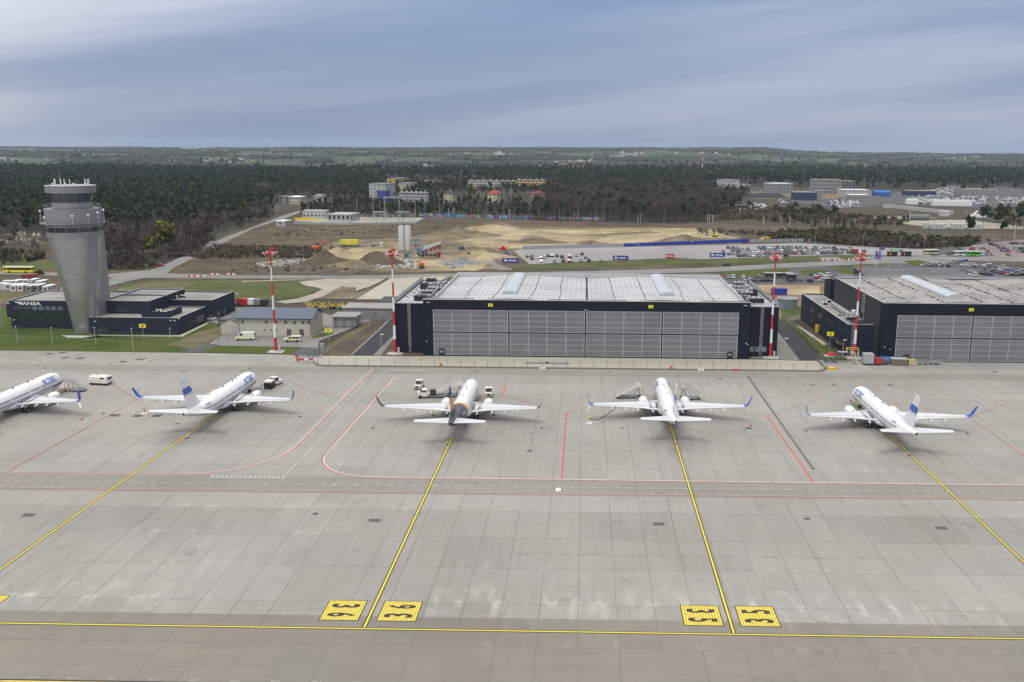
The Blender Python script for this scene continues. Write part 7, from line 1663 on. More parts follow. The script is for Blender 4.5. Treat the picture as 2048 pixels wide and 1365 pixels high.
# ---------------- site cabins, containers
M_CAB = mat('cabin_white', (.50, .50, .48), .6, var=.08); M_CAB2 = mat('cabin_grey_green', (.22, .24, .21), .6, var=.1)
GC = 'site cabins left of the tower'
for i, (px_, py_, m_, lb) in enumerate(((92, 586, M_CAB, 'clean white site cabin, nearest the tower'), (73, 584, M_CAB2, 'grey site cabin next to the clean white one'), (59, 585, M_CAB2, 'greenish site cabin, third from the tower'), (42, 584, M_CAB, 'dull white site cabin with two small windows, fourth from the tower'), (28, 584, M_CAB, 'white site cabin with two small windows, fifth from the tower'), (12, 583, M_CAB, 'white site cabin with a blue-framed window near the photo edge'), (-6, 581, M_CAB, 'site cabin half cut off by the left edge of the photo'))):
    p = g(px_, py_); container(p.x, p.y+2.6, R(90 if i < 5 else 2), 6.0 if i < 5 else 5, m_, lb, 'site_cabin', win=True, group=GC)
for i, (px_, py_) in enumerate(((85, 574), (68, 571), (48, 572), (24, 574))): p = g(px_, py_); container(p.x, p.y, R(90 if i < 2 else 5), 6, M_CAB, ('white-roofed cabin behind the clean white one', 'white-roofed cabin farther back by the red container', 'white-roofed cabin in the middle of the back line', 'white-roofed cabin at the left of the back line')[i], 'site_cabin', win=True, group='site cabins in the back line')
p = g(61, 561); container(p.x, p.y, R(24), 6.1, M_CRED, 'dark red shipping container behind the white site cabins')
p = g(504, 611); t = empty('equipment_trailer', (p.x, p.y, .13), 0, 'red and white boxy trailer on the yard behind the beige building', 'trailer')
for i, (x0, x1, m_) in enumerate(((-5.5, -3.6, M_CRED), (-3.55, -1.2, M_RED), (-1.15, 1.0, M_WHITE), (1.05, 3.5, M_GREY), (3.55, 6.0, M_CHAR))): b_ = MB(); b_.box(x0, x1, -1.2, 1.2, .3, 2.6-.1*i); b_.build('box', m_, t)
for x in (-4.5, 4): b_ = MB(); b_.tube((x, -1.2, .35), (x, 1.2, .35), .35, n=10); b_.build('wheel_pair', M_BLACK, t)
p = g(468, 640); lump('blue_skip', 'skip', 'blue open skip behind the small gabled annex', (('tub', bx(-1.6, 1.6, -1, 1, .1, 1.7), M_CBLUE), ('rim', bx(-1.7, 1.7, -1.1, 1.1, 1.7, 1.8), M_CBLUE)), (-111.5, 284.5, .13))
lump('pallet_rack', 'rack', 'dark steel rack between the control building and the small annex', (('frame', bx(-1.8, 1.8, -.6, .6, .2, 1.5), M_GREY), ('top', bx(-1.9, 1.9, -.7, .7, 1.5, 1.6), M_DARK)), (-121, 285, .13))
# tangle of yellow barriers behind the kiosk
t = empty('barrier_heap', g(660, 617), 0, 'heap of yellow steel barriers behind the transformer kiosk', 'barriers'); r_ = random.Random(6); b_ = MB()
for i in range(60): x = r_.uniform(-8, 6); y = r_.uniform(-1.5, 1.5); b_.tube((x, y, r_.uniform(.2, 1.2)), (x+r_.uniform(-2, 2), y+r_.uniform(-1, 1), r_.uniform(.4, 2.6)), .09, n=4)
b_.build('barrier_frames', M_YEL, t); b_ = MB()
for i in range(16): x = r_.uniform(-7, 7); b_.box(x, x+1.2, -1.6, -.8, .1, .7)
b_.build('barrier_feet', M_GREY, t)

# ============================================================ CONCRETE PLANT AND BUILDING SITE
sx_, sy_ = -97.2, 467.4
M_SILO = mat('silo_grey_white', (.46, .46, .44), .5, var=.08, scale=.4, stretch=(1, 1, .2))
for i, x in enumerate((-98.75, -95.3)):
    t = empty('cement_silo', (x, sy_, 0), 0, ('left' if i == 0 else 'right')+' one of two tall white cement silos on the building site', 'silo', 'white cement silos'); b_ = MB(); b_.smooth = True; b_.lathe([(1.6, 4.5), (1.6, 17.2), (.9, 17.7)], 18); b_.lathe([(.4, 2.6), (1.6, 4.5)], 18); b_.build('silo_body', M_SILO, t)
    for a in (.8, 2.4, 3.9, 5.5): b_ = MB(); b_.tube((1.45*math.cos(a), 1.45*math.sin(a), 0), (1.45*math.cos(a), 1.45*math.sin(a), 5), .14, n=6); b_.build('leg', M_FRAME, t)
    b_ = MB(); b_.tube((0, 0, 17.9), (0, 0, 19), .35, n=8); b_.build('filter', M_GREY, t)
t = empty('mixing_tower', (-90.8, 468, 0), 0, 'grey steel mixing tower beside the two cement silos', 'mixing plant')
b_ = MB()
for x in (-2.2, 2.6):
    for y in (-2, 2): b_.tube((x, y, 0), (x*.8, y, 11), .2, n=5)
for z in (3.2, 6, 8.6, 11):
    for x in (-2.2, 2.6): b_.tube((x, -2, z), (x, 2, z), .12, n=4)
    b_.tube((-2.2, -2, z), (2.6, -2, z), .12, n=4); b_.tube((-2.2, -2, z), (2.6, -2, z-2.6), .08, n=4)
b_.build('tower_frame', M_FRAME, t); b_ = MB(); b_.box(-1.8, 2.0, -1.6, 1.6, 8.7, 10.8); b_.box(-1.4, 1.2, -1.6, 1.6, 5.4, 7.8); b_.build('mixer_housing', mat('dirty_grey_housing', (.22, .22, .21), .6, var=.25), t); b_ = MB(); b_.box(-.8, .2, -1.7, -1.61, 5.8, 7.4); b_.build('red_panel', M_RED, t)
b_ = MB()
for q in range(5): b_.tube((2.4+q*2.2, -2, 0), (2.2+q*2.2, -2, 5.6), .14, n=4)
b_.build('conveyor_leg', M_FRAME, t); b_ = MB(); b_.loft([[(3.0, y, 4.2), (13.5, y, 8.0), (13.5, y, 9.2), (4.0, y, 6.4)] for y in (-1.8, 1.8)]); b_.build('aggregate_hopper', M_SILO, t); b_ = MB()
for q in range(4): b_.loft([[(4.6+q*2.2, y, 4.9+q*.7), (6.3+q*2.2, y, 5.4+q*.7), (5.9+q*2.2, y, 3.6+q*.5), (5.2+q*2.2, y, 3.5+q*.5)] for y in (-1.9, 1.9)])
b_.build('hopper_chute', M_CRED, t)
p = g(*c4(1410, 690)); t = empty('blue_mixer_drum', p, 0, 'blue round-fronted mixing unit right of the mixing tower', 'mixer'); b_ = MB(); b_.tube((-2.6, 0, 2.2), (2.6, 0, 2.6), 1.9, 1.5, 16); b_.build('drum', mat('plant_blue', (.02, .10, .32), .5), t); b_ = MB(); b_.box(-2.8, 2.8, -1.2, 1.2, 0, .7); b_.build('base_frame', M_DARK, t)
p = g(*c4(1282, 722)); lump('blue_cabin', 'cabin', 'small bright blue cabin at the foot of the silos', (('box', bx(-1, 1, -1, 1, 0, 2.4), mat('plant_blue2', (.02, .16, .45), .5)), ('window', bx(-.5, .5, -1.05, -1.005, 1.2, 1.9), M_GLASS)), p)
def truckish(px_, py_, rz, label, cabm, bodym, name='tipper_truck', cat='truck', L=7.2, box_h=1.5, tank=False):
    p = g(px_, py_); t = empty(name, (p.x, p.y, .1), rz, label, cat); l_ = L/2; b_ = MB(); b_.loft([[(x, l_-1.9, .6), (x, l_-1.9, 2.9), (x, l_-.5, 2.9), (x, l_, 1.7), (x, l_, .6)] for x in (-1.2, 1.2)]); b_.build('cab', cabm, t)
    b_ = MB(); b_.box(-1.0, 1.0, l_-.14, l_+.02, 1.75, 2.5); b_.box(-1.22, -1.2, l_-1.6, l_-.8, 1.7, 2.5); b_.box(1.2, 1.22, l_-1.6, l_-.8, 1.7, 2.5); b_.build('windows', M_GLASS, t)
    b_ = MB(); b_.box(-.9, .9, -l_, l_-1.9, .6, .95); b_.build('chassis', M_DARK, t)
    b_ = MB()
    if tank: b_.smooth = True; b_.tube((0, -l_-.3, 2.2), (0, l_-2.2, 2.2), 1.35, n=18)
    else: b_.loft([[(-1.15, y, 1.0), (1.15, y, 1.0), (1.35, y2, 1.0+box_h), (-1.35, y2, 1.0+box_h)] for y, y2 in ((-l_+.3, -l_-.3), (l_-2.3, l_-2.1))])
    b_.build('load_body', bodym, t)
    for x in (-1.05, 1.05):
        for y in (-l_+1.0, -l_+2.3, l_-1.1): b_ = MB(); b_.tube((x-.18, y, .5), (x+.18, y, .5), .5, n=12); b_.build('wheel', M_BLACK, t)
    return t
pp = c4(1045, 635); truckish(*pp, R(-92), 'white tipper truck standing on the sand left of the silos', M_WHITE, mat('dirty_tipper_body', (.33, .32, .28), .6, var=.2))
pp = c4(1470, 715); truckish(*pp, R(-95), 'flatbed truck with orange-red cab right of the mixing tower', M_RED, M_DARK, 'flatbed_truck', L=12, box_h=.5)
pp = c4(1408, 805); truckish(*pp, R(10), 'orange truck seen from the front before the rubble field', M_ORG, M_ORG, 'tipper_truck', L=6.5, box_h=1.8)
# big yellow silo tank lying on its trailer
p = g(*c4(815, 628)); t = empty('tank_trailer', p, R(2), 'long yellow tank trailer with tapered ends on the building site', 'tank trailer'); b_ = MB(); t.scale = (.68, .8, .7); b_.loft([[(x, -w_, z0), (x, w_, z0), (x, w_, z1), (x, -w_, z1)] for x, w_, z0, z1 in ((-8, .8, 3.6, 5.6), (-7.2, 1.4, 2.6, 5.8), (-4, 1.5, 1.7, 5.9), (5, 1.5, 1.7, 5.9), (8, 1.4, 3.0, 5.9))]); b_.build('tank', mat('tank_yellow_paint', (.72, .60, .02), .4, var=.04), t); b_ = MB(); b_.box(-2.6, 0, -1.54, -1.51, 3.3, 4.6); b_.build('painted_badge', M_WHITE, t); b_ = MB(); b_.box(-7, 9.5, -1, 1, .7, 1.2); b_.build('trailer_frame', mat('trailer_blue', (.12, .2, .38), .6), t); b_ = MB()
for x in (-6, -4.6, -3.2, 7.5): b_.tube((x, -1.3, .5), (x, 1.3, .5), .5, n=10)
b_.build('wheel_axles', M_BLACK, t)
def excavator(px_, py_, rz, label, m, s_=1., arm=True, bucket=1):
    p = g(px_, py_); t = empty('excavator', (p.x, p.y, 0), rz, label, 'excavator'); t.scale = (s_,)*3
    for x in (-1.3, .8): b_ = MB(); b_.prism([(x, -1.9), (x+.55, -1.9), (x+.55, 1.9), (x, 1.9)], 0, .9); b_.build('track', M_DARK, t)
    b_ = MB(); b_.box(-1.3, 1.3, -2.0, 1.0, 1.1, 2.3); b_.build('house', m, t); b_ = MB(); b_.loft([[(x, -.2, 2.3), (x, 1.3, 1.2), (x, 1.3, 2.7), (x, 1.0, 3.2), (x, -.2, 3.2)] for x in (-1.25, -.2)]); b_.build('cab', M_GLASS, t)
    b_ = MB(); b_.tube((.3, .8, 1.6), (.3, 3.4, 4.9), .3, .25, 6); b_.tube((.3, 3.4, 4.9), (.3, 6.2, 3.6), .24, .18, 6); b_.build('boom', m if bucket else M_GREY, t); b_ = MB(); b_.tube((.3, 6.2, 3.6), (.3, 6.6, 1.6), .18, n=6); b_.loft([[(x, 6.4, 1.7), (x, 7.2, 1.5), (x, 7.0, .6), (x, 6.0, .8)] for x in (-.3, .9)]); b_.build('bucket', M_DARK, t); return t
pp = c4(548, 662); excavator(*pp, R(-80), 'orange excavator with raised dark arm at the left of the site', M_ORG, 1.25)
pp = c6(95, 582); excavator(*pp, R(70), 'small yellow excavator on the far right of the sand', M_YEL, .9)
def loader(px_, py_, rz, label, m, s_=1.):
    p = g(px_, py_); t = empty('wheel_loader', (p.x, p.y, 0), rz, label, 'loader'); t.scale = (s_,)*3; b_ = MB(); b_.box(-1.1, 1.1, -2.6, .6, .9, 2.1); b_.box(-.8, .8, .6, 2, .8, 1.5); b_.build('body', m, t); b_ = MB(); b_.box(-.75, .75, -.9, .5, 2.1, 3.4); b_.build('cab', M_GLASS, t); b_ = MB(); b_.tube((-.7, 1.2, 1.3), (-.7, 3, .8), .16, n=5); b_.tube((.7, 1.2, 1.3), (.7, 3, .8), .16, n=5); b_.loft([[(x, 2.8, 1.3), (x, 3.9, .3), (x, 3.0, .1), (x, 2.7, .6)] for x in (-1.4, 1.4)]); b_.build('bucket_arm', m, t)
    for x in (-1.1, 1.1):
        for y in (-1.6, 1.3): b_ = MB(); b_.tube((x-.25, y, .75), (x+.25, y, .75), .75, n=12); b_.build('wheel', M_BLACK, t)
pp = c4(1790, 718); loader(*pp, R(75), 'yellow backhoe loader right of the mixing plant', M_YEL, .8)
pp = c6(425, 603); loader(*pp, R(90), 'large yellow wheel loader behind the long car park', M_YEL, 1.15)
pp = c4(1145, 712); loader(*pp, R(90), 'small yellow and blue loader by the dark gravel heap', M_YEL, 1.0)
def machine(px_, py_, label, m1, m2, s_=1., rz=0):
    p = g(px_, py_); t = empty('crushing_machine', (p.x, p.y, 0), rz, label, 'machine'); t.scale = (s_,)*3; b_ = MB(); b_.box(-2.6, 2.2, -1.2, 1.2, .8, 2.4); b_.box(-.6, 1.4, -1.3, 1.3, 2.4, 3.6); b_.build('housing', m1, t); b_ = MB(); b_.loft([[(1.6, y, 1.8), (5.6, y, 4.2), (5.6, y, 4.6), (1.6, y, 2.3)] for y in (-.6, .6)]); b_.build('conveyor', m2, t); b_ = MB(); b_.box(-2.8, 2.4, -1.3, -.8, 0, .8); b_.box(-2.8, 2.4, .8, 1.3, 0, .8); b_.build('tracks', M_DARK, t)
pp = c4(1735, 655); machine(*pp, 'dark blue crushing machine with white hopper on the sand', mat('machine_dark_blue', (.05, .08, .16), .5), M_WHITE, .65)
pp = c5(372, 752); machine(*pp, 'bright red crushing machine behind the entry road', M_RED, M_ORG, .85)
pp = c5(395, 782); machine(*pp, 'blue machine just below the red crushing machine', mat('machine_blue', (.05, .12, .30), .5), M_GREY, .65)
# heaps
def heap(px_, py_, w_, d_, h_, m, label, name='dirt_heap', cat='heap', seed=0):
    p = g(px_, py_); n = 22; b_ = MB(); mm = 26
    for j in range(mm+1):
        for i in range(n+1):
            u, v = i/n*2-1, j/mm*2-1; r2 = math.sqrt(u*u+v*v); z = max(-.05, h_*(1-r2)*1.05+h_*.55*mnoise.noise(Vector((u*2.2+seed, v*2.2, seed)))*(1-min(1, r2))+.28*mnoise.noise(Vector((u*9, v*9, seed)))*(1 if r2 < 1 else 0)); b_.v.append((u*w_/2, v*d_/2, z))
    for j in range(mm):
        for i in range(n): a = j*(n+1)+i; b_.face([a, a+1, a+n+2, a+n+1])
    o = b_.build(name, m, loc=(p.x, p.y, .06)); return tag(o, label, cat)
for a in ((*c4(620, 760), 26, 16, 5.6, T_SOIL, 'dark brown conical soil heap at the left of the site'), (*c4(720, 700), 32, 16, 3.5, T_SAND, 'yellowish sand heap behind the dark soil heap'), (*c4(1060, 775), 30, 16, 6.2, T_SOIL, 'dark gravel heap just left of the silos'), (*c4(840, 790), 26, 14, 3.2, T_SANDD, 'grey-brown earth heap between the two dark heaps'), (*c4(1140, 700), 18, 12, 2.4, T_SAND, 'pale sand heap behind the dark gravel heap'), (*c4(1170, 635), 26, 14, 3.0, T_SAND, 'pale sand ridge left of the silos'),
          (*c4(1620, 560), 34, 22, 3.6, T_SANDD, 'brown angular earth bank right of the silos'), (*c4(1700, 520), 26, 18, 4.2, T_SANDD, 'grey conical heap at the back of the sand'), (*c4(1850, 540), 36, 22, 3.2, T_SANDD, 'broad low heap right of the grey conical one'), (*c4(1980, 500), 60, 22, 4, T_SAND, 'long sandy ridge at the back of the site'), (*c4(1560, 640), 30, 20, 3.4, T_SANDD, 'rough earth heap behind the orange-cab flatbed'), (*c4(1900, 715), 40, 14, 3.4, T_SAND, 'orange sand ridge beside the yellow backhoe'), (*c4(1960, 690), 26, 12, 3.8, T_SANDD, 'grey heap above the orange sand ridge'),
          (*c5(620, 690), 40, 18, 2.2, T_SANDD, 'low brown heap in the middle of the sand'), (*c5(1000, 700), 26, 10, 2.0, T_SANDD, 'dark little heap behind the grey panels'), (*c5(1660, 685), 40, 18, 4.4, T_SANDD, 'grey heap of spoil behind the blue barriers'), (*c5(290, 600), 50, 20, 3.4, T_SAND, 'pale sand ridge, far left of the open sand'), (*c5(60, 620), 22, 16, 3.5, T_SANDD, 'peaked grey heap at the back left of the sand'),
          (*c6(270, 335), 50, 30, 9, T_ASPHD, 'black coal-like heap, left one of the far yard'), (*c6(420, 335), 60, 30, 8, T_ASPHD, 'black coal-like heap, right one of the far yard'), (*c4(1720, 765), 24, 12, 3.0, T_ASPHL, 'heap of broken concrete right of the orange truck')):
    heap(a[0], a[1], a[2], a[3], a[4], a[5], a[6], seed=len(a[6])*.37)
# rubble fields: broken slabs nobody could count
V, MI = [], []; r_ = random.Random(19)
def rub(poly, n, s0, s1, seed):
    for x, y in inpoly(pxpoly(poly), n, seed):
        L = r_.uniform(s0, s1); qbox(x, y, r_.uniform(0, 3), L, L*r_.uniform(.4, .9), 0, r_.uniform(.25, .9), r_.choice((0, 0, 1, 2)), r_.uniform(.7, 1))
rub([c4(980, 780), c4(1160, 740), c4(1380, 740), c4(1380, 810), c4(1020, 805)], 240, .8, 2.8, 1); rub([c4(1590, 790), c4(1640, 745), c4(1700, 745), c4(1740, 800), c4(1640, 810)], 120, .7, 2.2, 2)
rub([c4(60, 770), c4(360, 735), c4(520, 740), c4(300, 790), c4(100, 800)], 260, .6, 2.0, 3); rub([c4(380, 690), c4(560, 650), c4(500, 720), c4(400, 720)], 80, .5, 1.6, 4)
o = bpy.data.objects.new('rubble', quadmesh('rubble', V, [mat('broken_concrete', (.36, .35, .32), .9, var=.2), mat('dark_rubble', (.14, .13, .12), .9, var=.2), mat('pale_rubble', (.50, .48, .43), .9, var=.15)], MI)); COL.objects.link(o); tag(o, 'fields of broken concrete slabs strewn round the building site', 'rubble', kind='stuff')
b_ = MB(); r_ = random.Random(2); p = g(*c4(655, 752)); t = empty('bag_heap', p, 0, 'blue and white plastic bags heaped before the dark soil heap', 'bags')
for i in range(22): b_.blob((r_.uniform(-6, 6), r_.uniform(-1.5, 1.5), .5), r_.uniform(.4, .9), i)
b_.build('bags', mat('blue_white_plastic', (.12, .2, .42), .5, var=0, col2=(.6, .62, .66), scale=.8), t)
# grey sheet fence and blue barriers along the car park's back edge
PANS = []
def panels(p0, p1, step, m, name, cat, lab, grp, h_, base=.1):
    a, b_ = g(*p0), g(*p1); n = int((b_-a).length/step); an = math.atan2(b_.y-a.y, b_.x-a.x); me = None
    for i in range(n):
        p = a.lerp(b_, (i+.5)/n); c_ = MB(); c_.loft([[(x, -.25, 0), (x, .25, 0), (x, .1, h_), (x, -.1, h_)] for x in (-step*.47, step*.47)])
        o = c_.build(name, m, loc=(p.x, p.y, base), rz=an)
        k_ = (ORD[i]+' from the left end') if i < n/2 else (ORD[n-1-i]+' from the right end'); tag(o, f'{lab}, {k_} of its row', cat, grp)
panels(c5(510, 740), c5(1225, 722), 4.2, M_GALV, 'sheet_panel', 'fence panel', 'grey sheet-metal panel behind the car park', 'grey sheet panels behind the car park', 2.0)
panels(c5(1226, 720), (1497, 485), 3.1, mat('barrier_blue_plastic', (.012, .045, .34), .4, var=.1), 'water_barrier', 'barrier', 'royal blue water-filled barrier', 'blue barriers behind the car park', 2.0)
panels((1498, 485.5), (1622, 484), 4.6, M_GALV, 'sheet_panel', 'fence panel', 'grey sheet-metal panel right of the blue barriers', 'grey sheet panels right of the blue barriers', 2.0)
# ============================================================ HOUSES AND BLOCKS
HM = {}
def hmat(nm, c): 
    if nm not in HM: HM[nm] = mat(nm, c, .8, var=.06, scale=.15)
    return HM[nm]
M_PANE = mat('far_window_glass', (.05, .06, .075), .15, var=.2)
M_TILE = mat('dark_red_roof_tiles', (.14, .035, .03), .8, var=.15); M_TILEB = mat('brick_red_roof_tiles', (.27, .06, .035), .8, var=.15); M_DROOF = mat('dark_brown_roof', (.045, .038, .035), .8, var=.15)
win_cache = {}
def house(px0, px1, py, h_, depth, rz, m, label, storeys=3, bays=6, roof='flat', rm=None, name='house', cat='house', roofh=3., balcony=False, band=None, wbars=None, side=True, z=0, ww=1.5, wh=1.4, chim=0):
    a, b_ = g(px0, py), g(px1, py); L = (b_-a).length/max(.2, math.cos(rz)); c = (a+b_)/2
    t = empty(name, (c.x, c.y+depth/2, z), rz, label, cat); x0, x1, y0, y1 = -L/2, L/2, -depth/2, depth/2
    w_ = MB(); w_.box(x0, x1, y0, y1, -.3, h_); 
    if roof == 'hip' or roof == 'flat': pass
    w_.build('wall', m, t)
    r_ = MB()
    if roof == 'flat': r_.box(x0-.3, x1+.3, y0-.3, y1+.3, h_, h_+.5)
    else:
        e_ = .6; k_ = min(L, depth)/2+e_ if roof == 'hip' else 0
        if roof == 'hip':
            P = [(x0-e_, y0-e_, h_), (x1+e_, y0-e_, h_), (x1+e_, y1+e_, h_), (x0-e_, y1+e_, h_), (x0-e_+k_*.8, (y0+y1)/2, h_+roofh), (x1+e_-k_*.8, (y0+y1)/2, h_+roofh)]; r_.v = P
            for f_ in ([0, 1, 5, 4], [2, 3, 4, 5], [1, 2, 5], [3, 0, 4], [3, 2, 1, 0]): r_.face(f_)
        else:
            r_.loft([[(x, y0-e_, h_-.1), (x, y1+e_, h_-.1), (x, 0, h_+roofh)] for x in (x0-e_, x1+e_)])
    rf = r_.build('roof', rm or M_ROOFG, t)
    for i in range(chim): 
        c_ = MB(); xx = x0+(i+.5)*L/chim; c_.box(xx-.6, xx+.6, -.6, .6, h_+.4 if roof == 'flat' else h_+roofh*.5, h_+2.0 if roof == 'flat' else h_+roofh+1.0); c_.build('chimney', M_WHITE if roof == 'flat' else m, rf)
    key = (ww, wh)
    if key not in win_cache: q = MB(); q.box(-ww/2, ww/2, -.08, 0, 0, wh); o_ = q.build('window', M_PANE); win_cache[key] = o_.data; bpy.data.objects.remove(o_)
    def addw(x, y, z_, rot=0): o_ = bpy.data.objects.new('window', win_cache[key]); COL.objects.link(o_); o_.parent = t; o_.location = (x, y, z_); o_.rotation_euler = (0, 0, rot)
    sh_ = h_/storeys
    for s_ in range(storeys):
        for b2 in range(bays): addw(x0+(b2+.5)*L/bays, y0-.01, s_*sh_+sh_*.35)
        if side and rz:
            nb = max(1, int(depth/5)); sx = x1 if rz < 0 else x0
            for b2 in range(nb): addw(sx+(.01 if rz < 0 else -.01), y0+(b2+.5)*depth/nb, s_*sh_+sh_*.35, math.pi/2 if rz < 0 else -math.pi/2)
    if band: q = MB(); q.box(x0-.02, x1+.02, y0-.05, y0-.01, 0, h_*band[0]); q.build('coloured_wall_band', band[1], t)
    if balcony:
        for s_ in range(storeys):
            for b2 in range(1, bays, 2): q = MB(); xx = x0+(b2+.5)*L/bays; q.box(xx-L/bays*.4, xx+L/bays*.4, y0-1.1, y0-.02, s_*sh_+.2, s_*sh_+1.2); q.build('balcony', M_WHITE, t)
    return t
CW = hmat('pale_grey_render', (.42, .43, .43)); CC = hmat('warm_cream_render', (.50, .46, .34)); CO = hmat('orange_render', (.52, .31, .08)); COC = hmat('ochre_render', (.48, .34, .10)); CP = hmat('pink_render', (.50, .25, .27)); CB = hmat('cobalt_blue_render', (.045, .075, .28)); CG = hmat('mid_grey_render', (.25, .25, .25)); CN = hmat('dark_blue_sheeting', (.03, .045, .10)); CR = hmat('brick_red_render', (.26, .07, .05))
BK = 'apartment_block'
house(743, 779, 396, 16, 22, -.35, CW, 'tall pale grey block above the blue one', 4, 4, name=BK, cat='block')
house(756, 775, 404, 12, 10, -.35, CB, 'cobalt blue cubic building below the tall pale grey block', 3, 1, name='blue_building', cat='building')
house(797, 855, 404, 9.5, 11, -.05, CW, 'long white three-storey block with many small windows', 3, 14, name=BK, cat='block', chim=6)
house(781, 800, 376, 13, 40, -.3, COC, 'ochre yellow block behind the tall pale grey one', 3, 1, name=BK, cat='block')
house(802, 824, 382, 10, 24, -.3, CC, 'cream block in front of the ochre yellow one', 3, 4, name=BK, cat='block')
house(848, 878, 369, 6, 12, .3, CW, 'low white building slanting between dark trees', 1, 4, name=BK, cat='block')
house(890, 908, 405, 9.5, 13, -.25, CC, 'cream house with dark brown pyramid roof', 3, 2, 'hip', M_DROOF, chim=1, roofh=3.6)
house(978, 997, 407, 10, 13, -.25, CC, 'cream house with brick-red pyramid roof', 3, 2, 'hip', M_TILEB, roofh=4.2)
house(1063, 1087, 407, 10, 14, .2, CP, 'pink house with dark red pyramid roof', 3, 2, 'hip', M_TILE, roofh=3.6)
house(936, 998, 383, 14, 14, .04, CC, 'long cream block with chimneys, left of the orange one', 4, 16, name=BK, cat='block', balcony=True, band=(.25, CR), chim=5)
house(999, 1031, 382, 13, 14, .04, CG, 'grey middle section between the cream and the orange blocks', 4, 8, name=BK, cat='block', chim=3)
house(1032, 1090, 381, 14, 14, .04, CO, 'long orange block with chimneys at the right of the row', 4, 15, name=BK, cat='block', balcony=True, chim=5)
house(549, 573, 409, 7.5, 13, .1, CG, 'grey two-storey house at the left of the clearing by the road', 2, 3)
house(578, 603, 409, 7.5, 13, -.2, CC, 'cream two-storey house right of the grey one by the road', 2, 3, 'hip', M_WHITE, roofh=1.2)
house(627, 646, 403, 6, 12, 0, CW, 'low pale house half hidden by pines', 1, 3, 'hip', M_ROOFG, roofh=1.6)
house(1446, 1470, 385, 17, 26, .5, CW, 'white modern office, taller left wing', 4, 4, name='office_building', cat='office')
house(1466, 1498, 386, 11, 20, .15, CW, 'white modern office, lower right wing with dark base', 3, 5, name='office_building', cat='office', band=(.3, CG))
house(1539, 1580, 387, 13, 24, .35, CG, 'grey three-storey building with white roof edge', 3, 6, name='office_building', cat='office', rm=M_WHITE)
house(1628, 1680, 388, 19, 22, .02, CG, 'long grey four-storey block at the forest edge', 4, 16, name='office_building', cat='office')
house(1680, 1708, 388, 17, 22, -.05, CW, 'pale block with tall dark window strips right of the long grey block', 1, 7, name='office_building', cat='office', ww=2.4, wh=11)
house(1686, 1736, 393, 8, 24, .05, CW, 'low pale hall before the block with tall window strips', 2, 6, name='office_building', cat='office', rm=M_WHITE)
house(1700, 1735, 401, 6, 18, .0, CG, 'grey garage hall with pale roof near the blue tents', 1, 5, name='workshop', cat='hall', rm=M_WHITE)
house(1590, 1632, 401, 9, 20, 0, CN, 'dark blue warehouse beside the white car rows', 1, 5, name='warehouse', cat='hall', ww=1.2)
house(1632, 1645, 401, 11, 20, 0, CG, 'grey end hall attached to the dark blue warehouse', 1, 1, name='warehouse', cat='hall')
house(1752, 1780, 393, 5, 16, 0, hmat('tent_blue', (.03, .13, .42)), 'bright blue tent hall in the far yard', 1, 1, 'gable', hmat('tent_blue', (.03, .13, .42)), name='tent_hall', cat='tent', roofh=2.5, ww=.8, wh=.6)
house(1925, 1975, 394, 9, 26, .1, CG, 'low dark grey warehouse amid the far car rows', 1, 4, name='warehouse', cat='hall')
house(1816, 1870, 392, 6, 20, .1, CN, 'long dark blue shed among the far car rows', 1, 5, name='warehouse', cat='hall')
house(1128, 1146, 402, 4.2, 8, 0, CC, 'small cream building set into the grassy bunker', 1, 6, name='bunker_building', cat='building')
heap(1118, 400, 62, 40, 7.5, T_MEAD, 'grass-covered bunker mound around the small cream building', 'bunker_mound', 'mound', 5)
# substation
house(604, 650, 438, 6, 14, .05, CW, 'low white substation building with dark openings, left one', 1, 6, name='substation_building', cat='building', rm=M_FRAME)
house(657, 704, 444, 5.5, 22, -.1, CW, 'low white substation building with grey roof, right one', 1, 5, name='substation_building', cat='building', rm=M_FRAME, ww=2.2, wh=3)
house(553, 572, 453, 3.5, 12, -.1, CW, 'little white hut beside the straight road', 1, 1, name='road_hut', cat='hut', rm=M_WHITE)
t = empty('yellow_hoarding', g(612, 441), R(-2), 'bright yellow low hoarding at the foot of the left substation building', 'hoarding'); b_ = MB(); b_.box(-9.5, 9.5, -.1, .1, .2, 2.0); b_.build('board', M_YEL, t); b_ = MB()
for i in range(6): b_.box(-9.3+i*3.7, -9.1+i*3.7, .1, .25, 0, 2.1)
b_.build('stays', M_GREY, t)
sh('substation_gravel', [(590, 443), (596, 437), (700, 434), (845, 436), (835, 446), (700, 449)], T_TRACK, 5, .5)
b_ = MB(); a = g(590, 448); 
def wallrun(name, pts, h_, w_, m, label, cat='wall', kind=None):
    t_ = MB()
    for p, q_ in zip(pts[:-1], pts[1:]):
        p, q_ = Vector((p[0], p[1], 0)), Vector((q_[0], q_[1], 0)); d = (q_-p).normalized(); n_ = Vector((-d.y, d.x, 0))*w_/2
        t_.loft([[p2-n_, p2+n_, p2+n_+Vector((0, 0, h_)), p2-n_+Vector((0, 0, h_))] for p2 in (p, q_)])
    return tag(t_.build(name, m), label, cat, kind=kind)
wallrun('substation_wall', [g(588, 449), g(700, 450), g(832, 448), g(852, 440)], 1.6, .3, M_FRAME, 'pale concrete wall round the electricity substation')
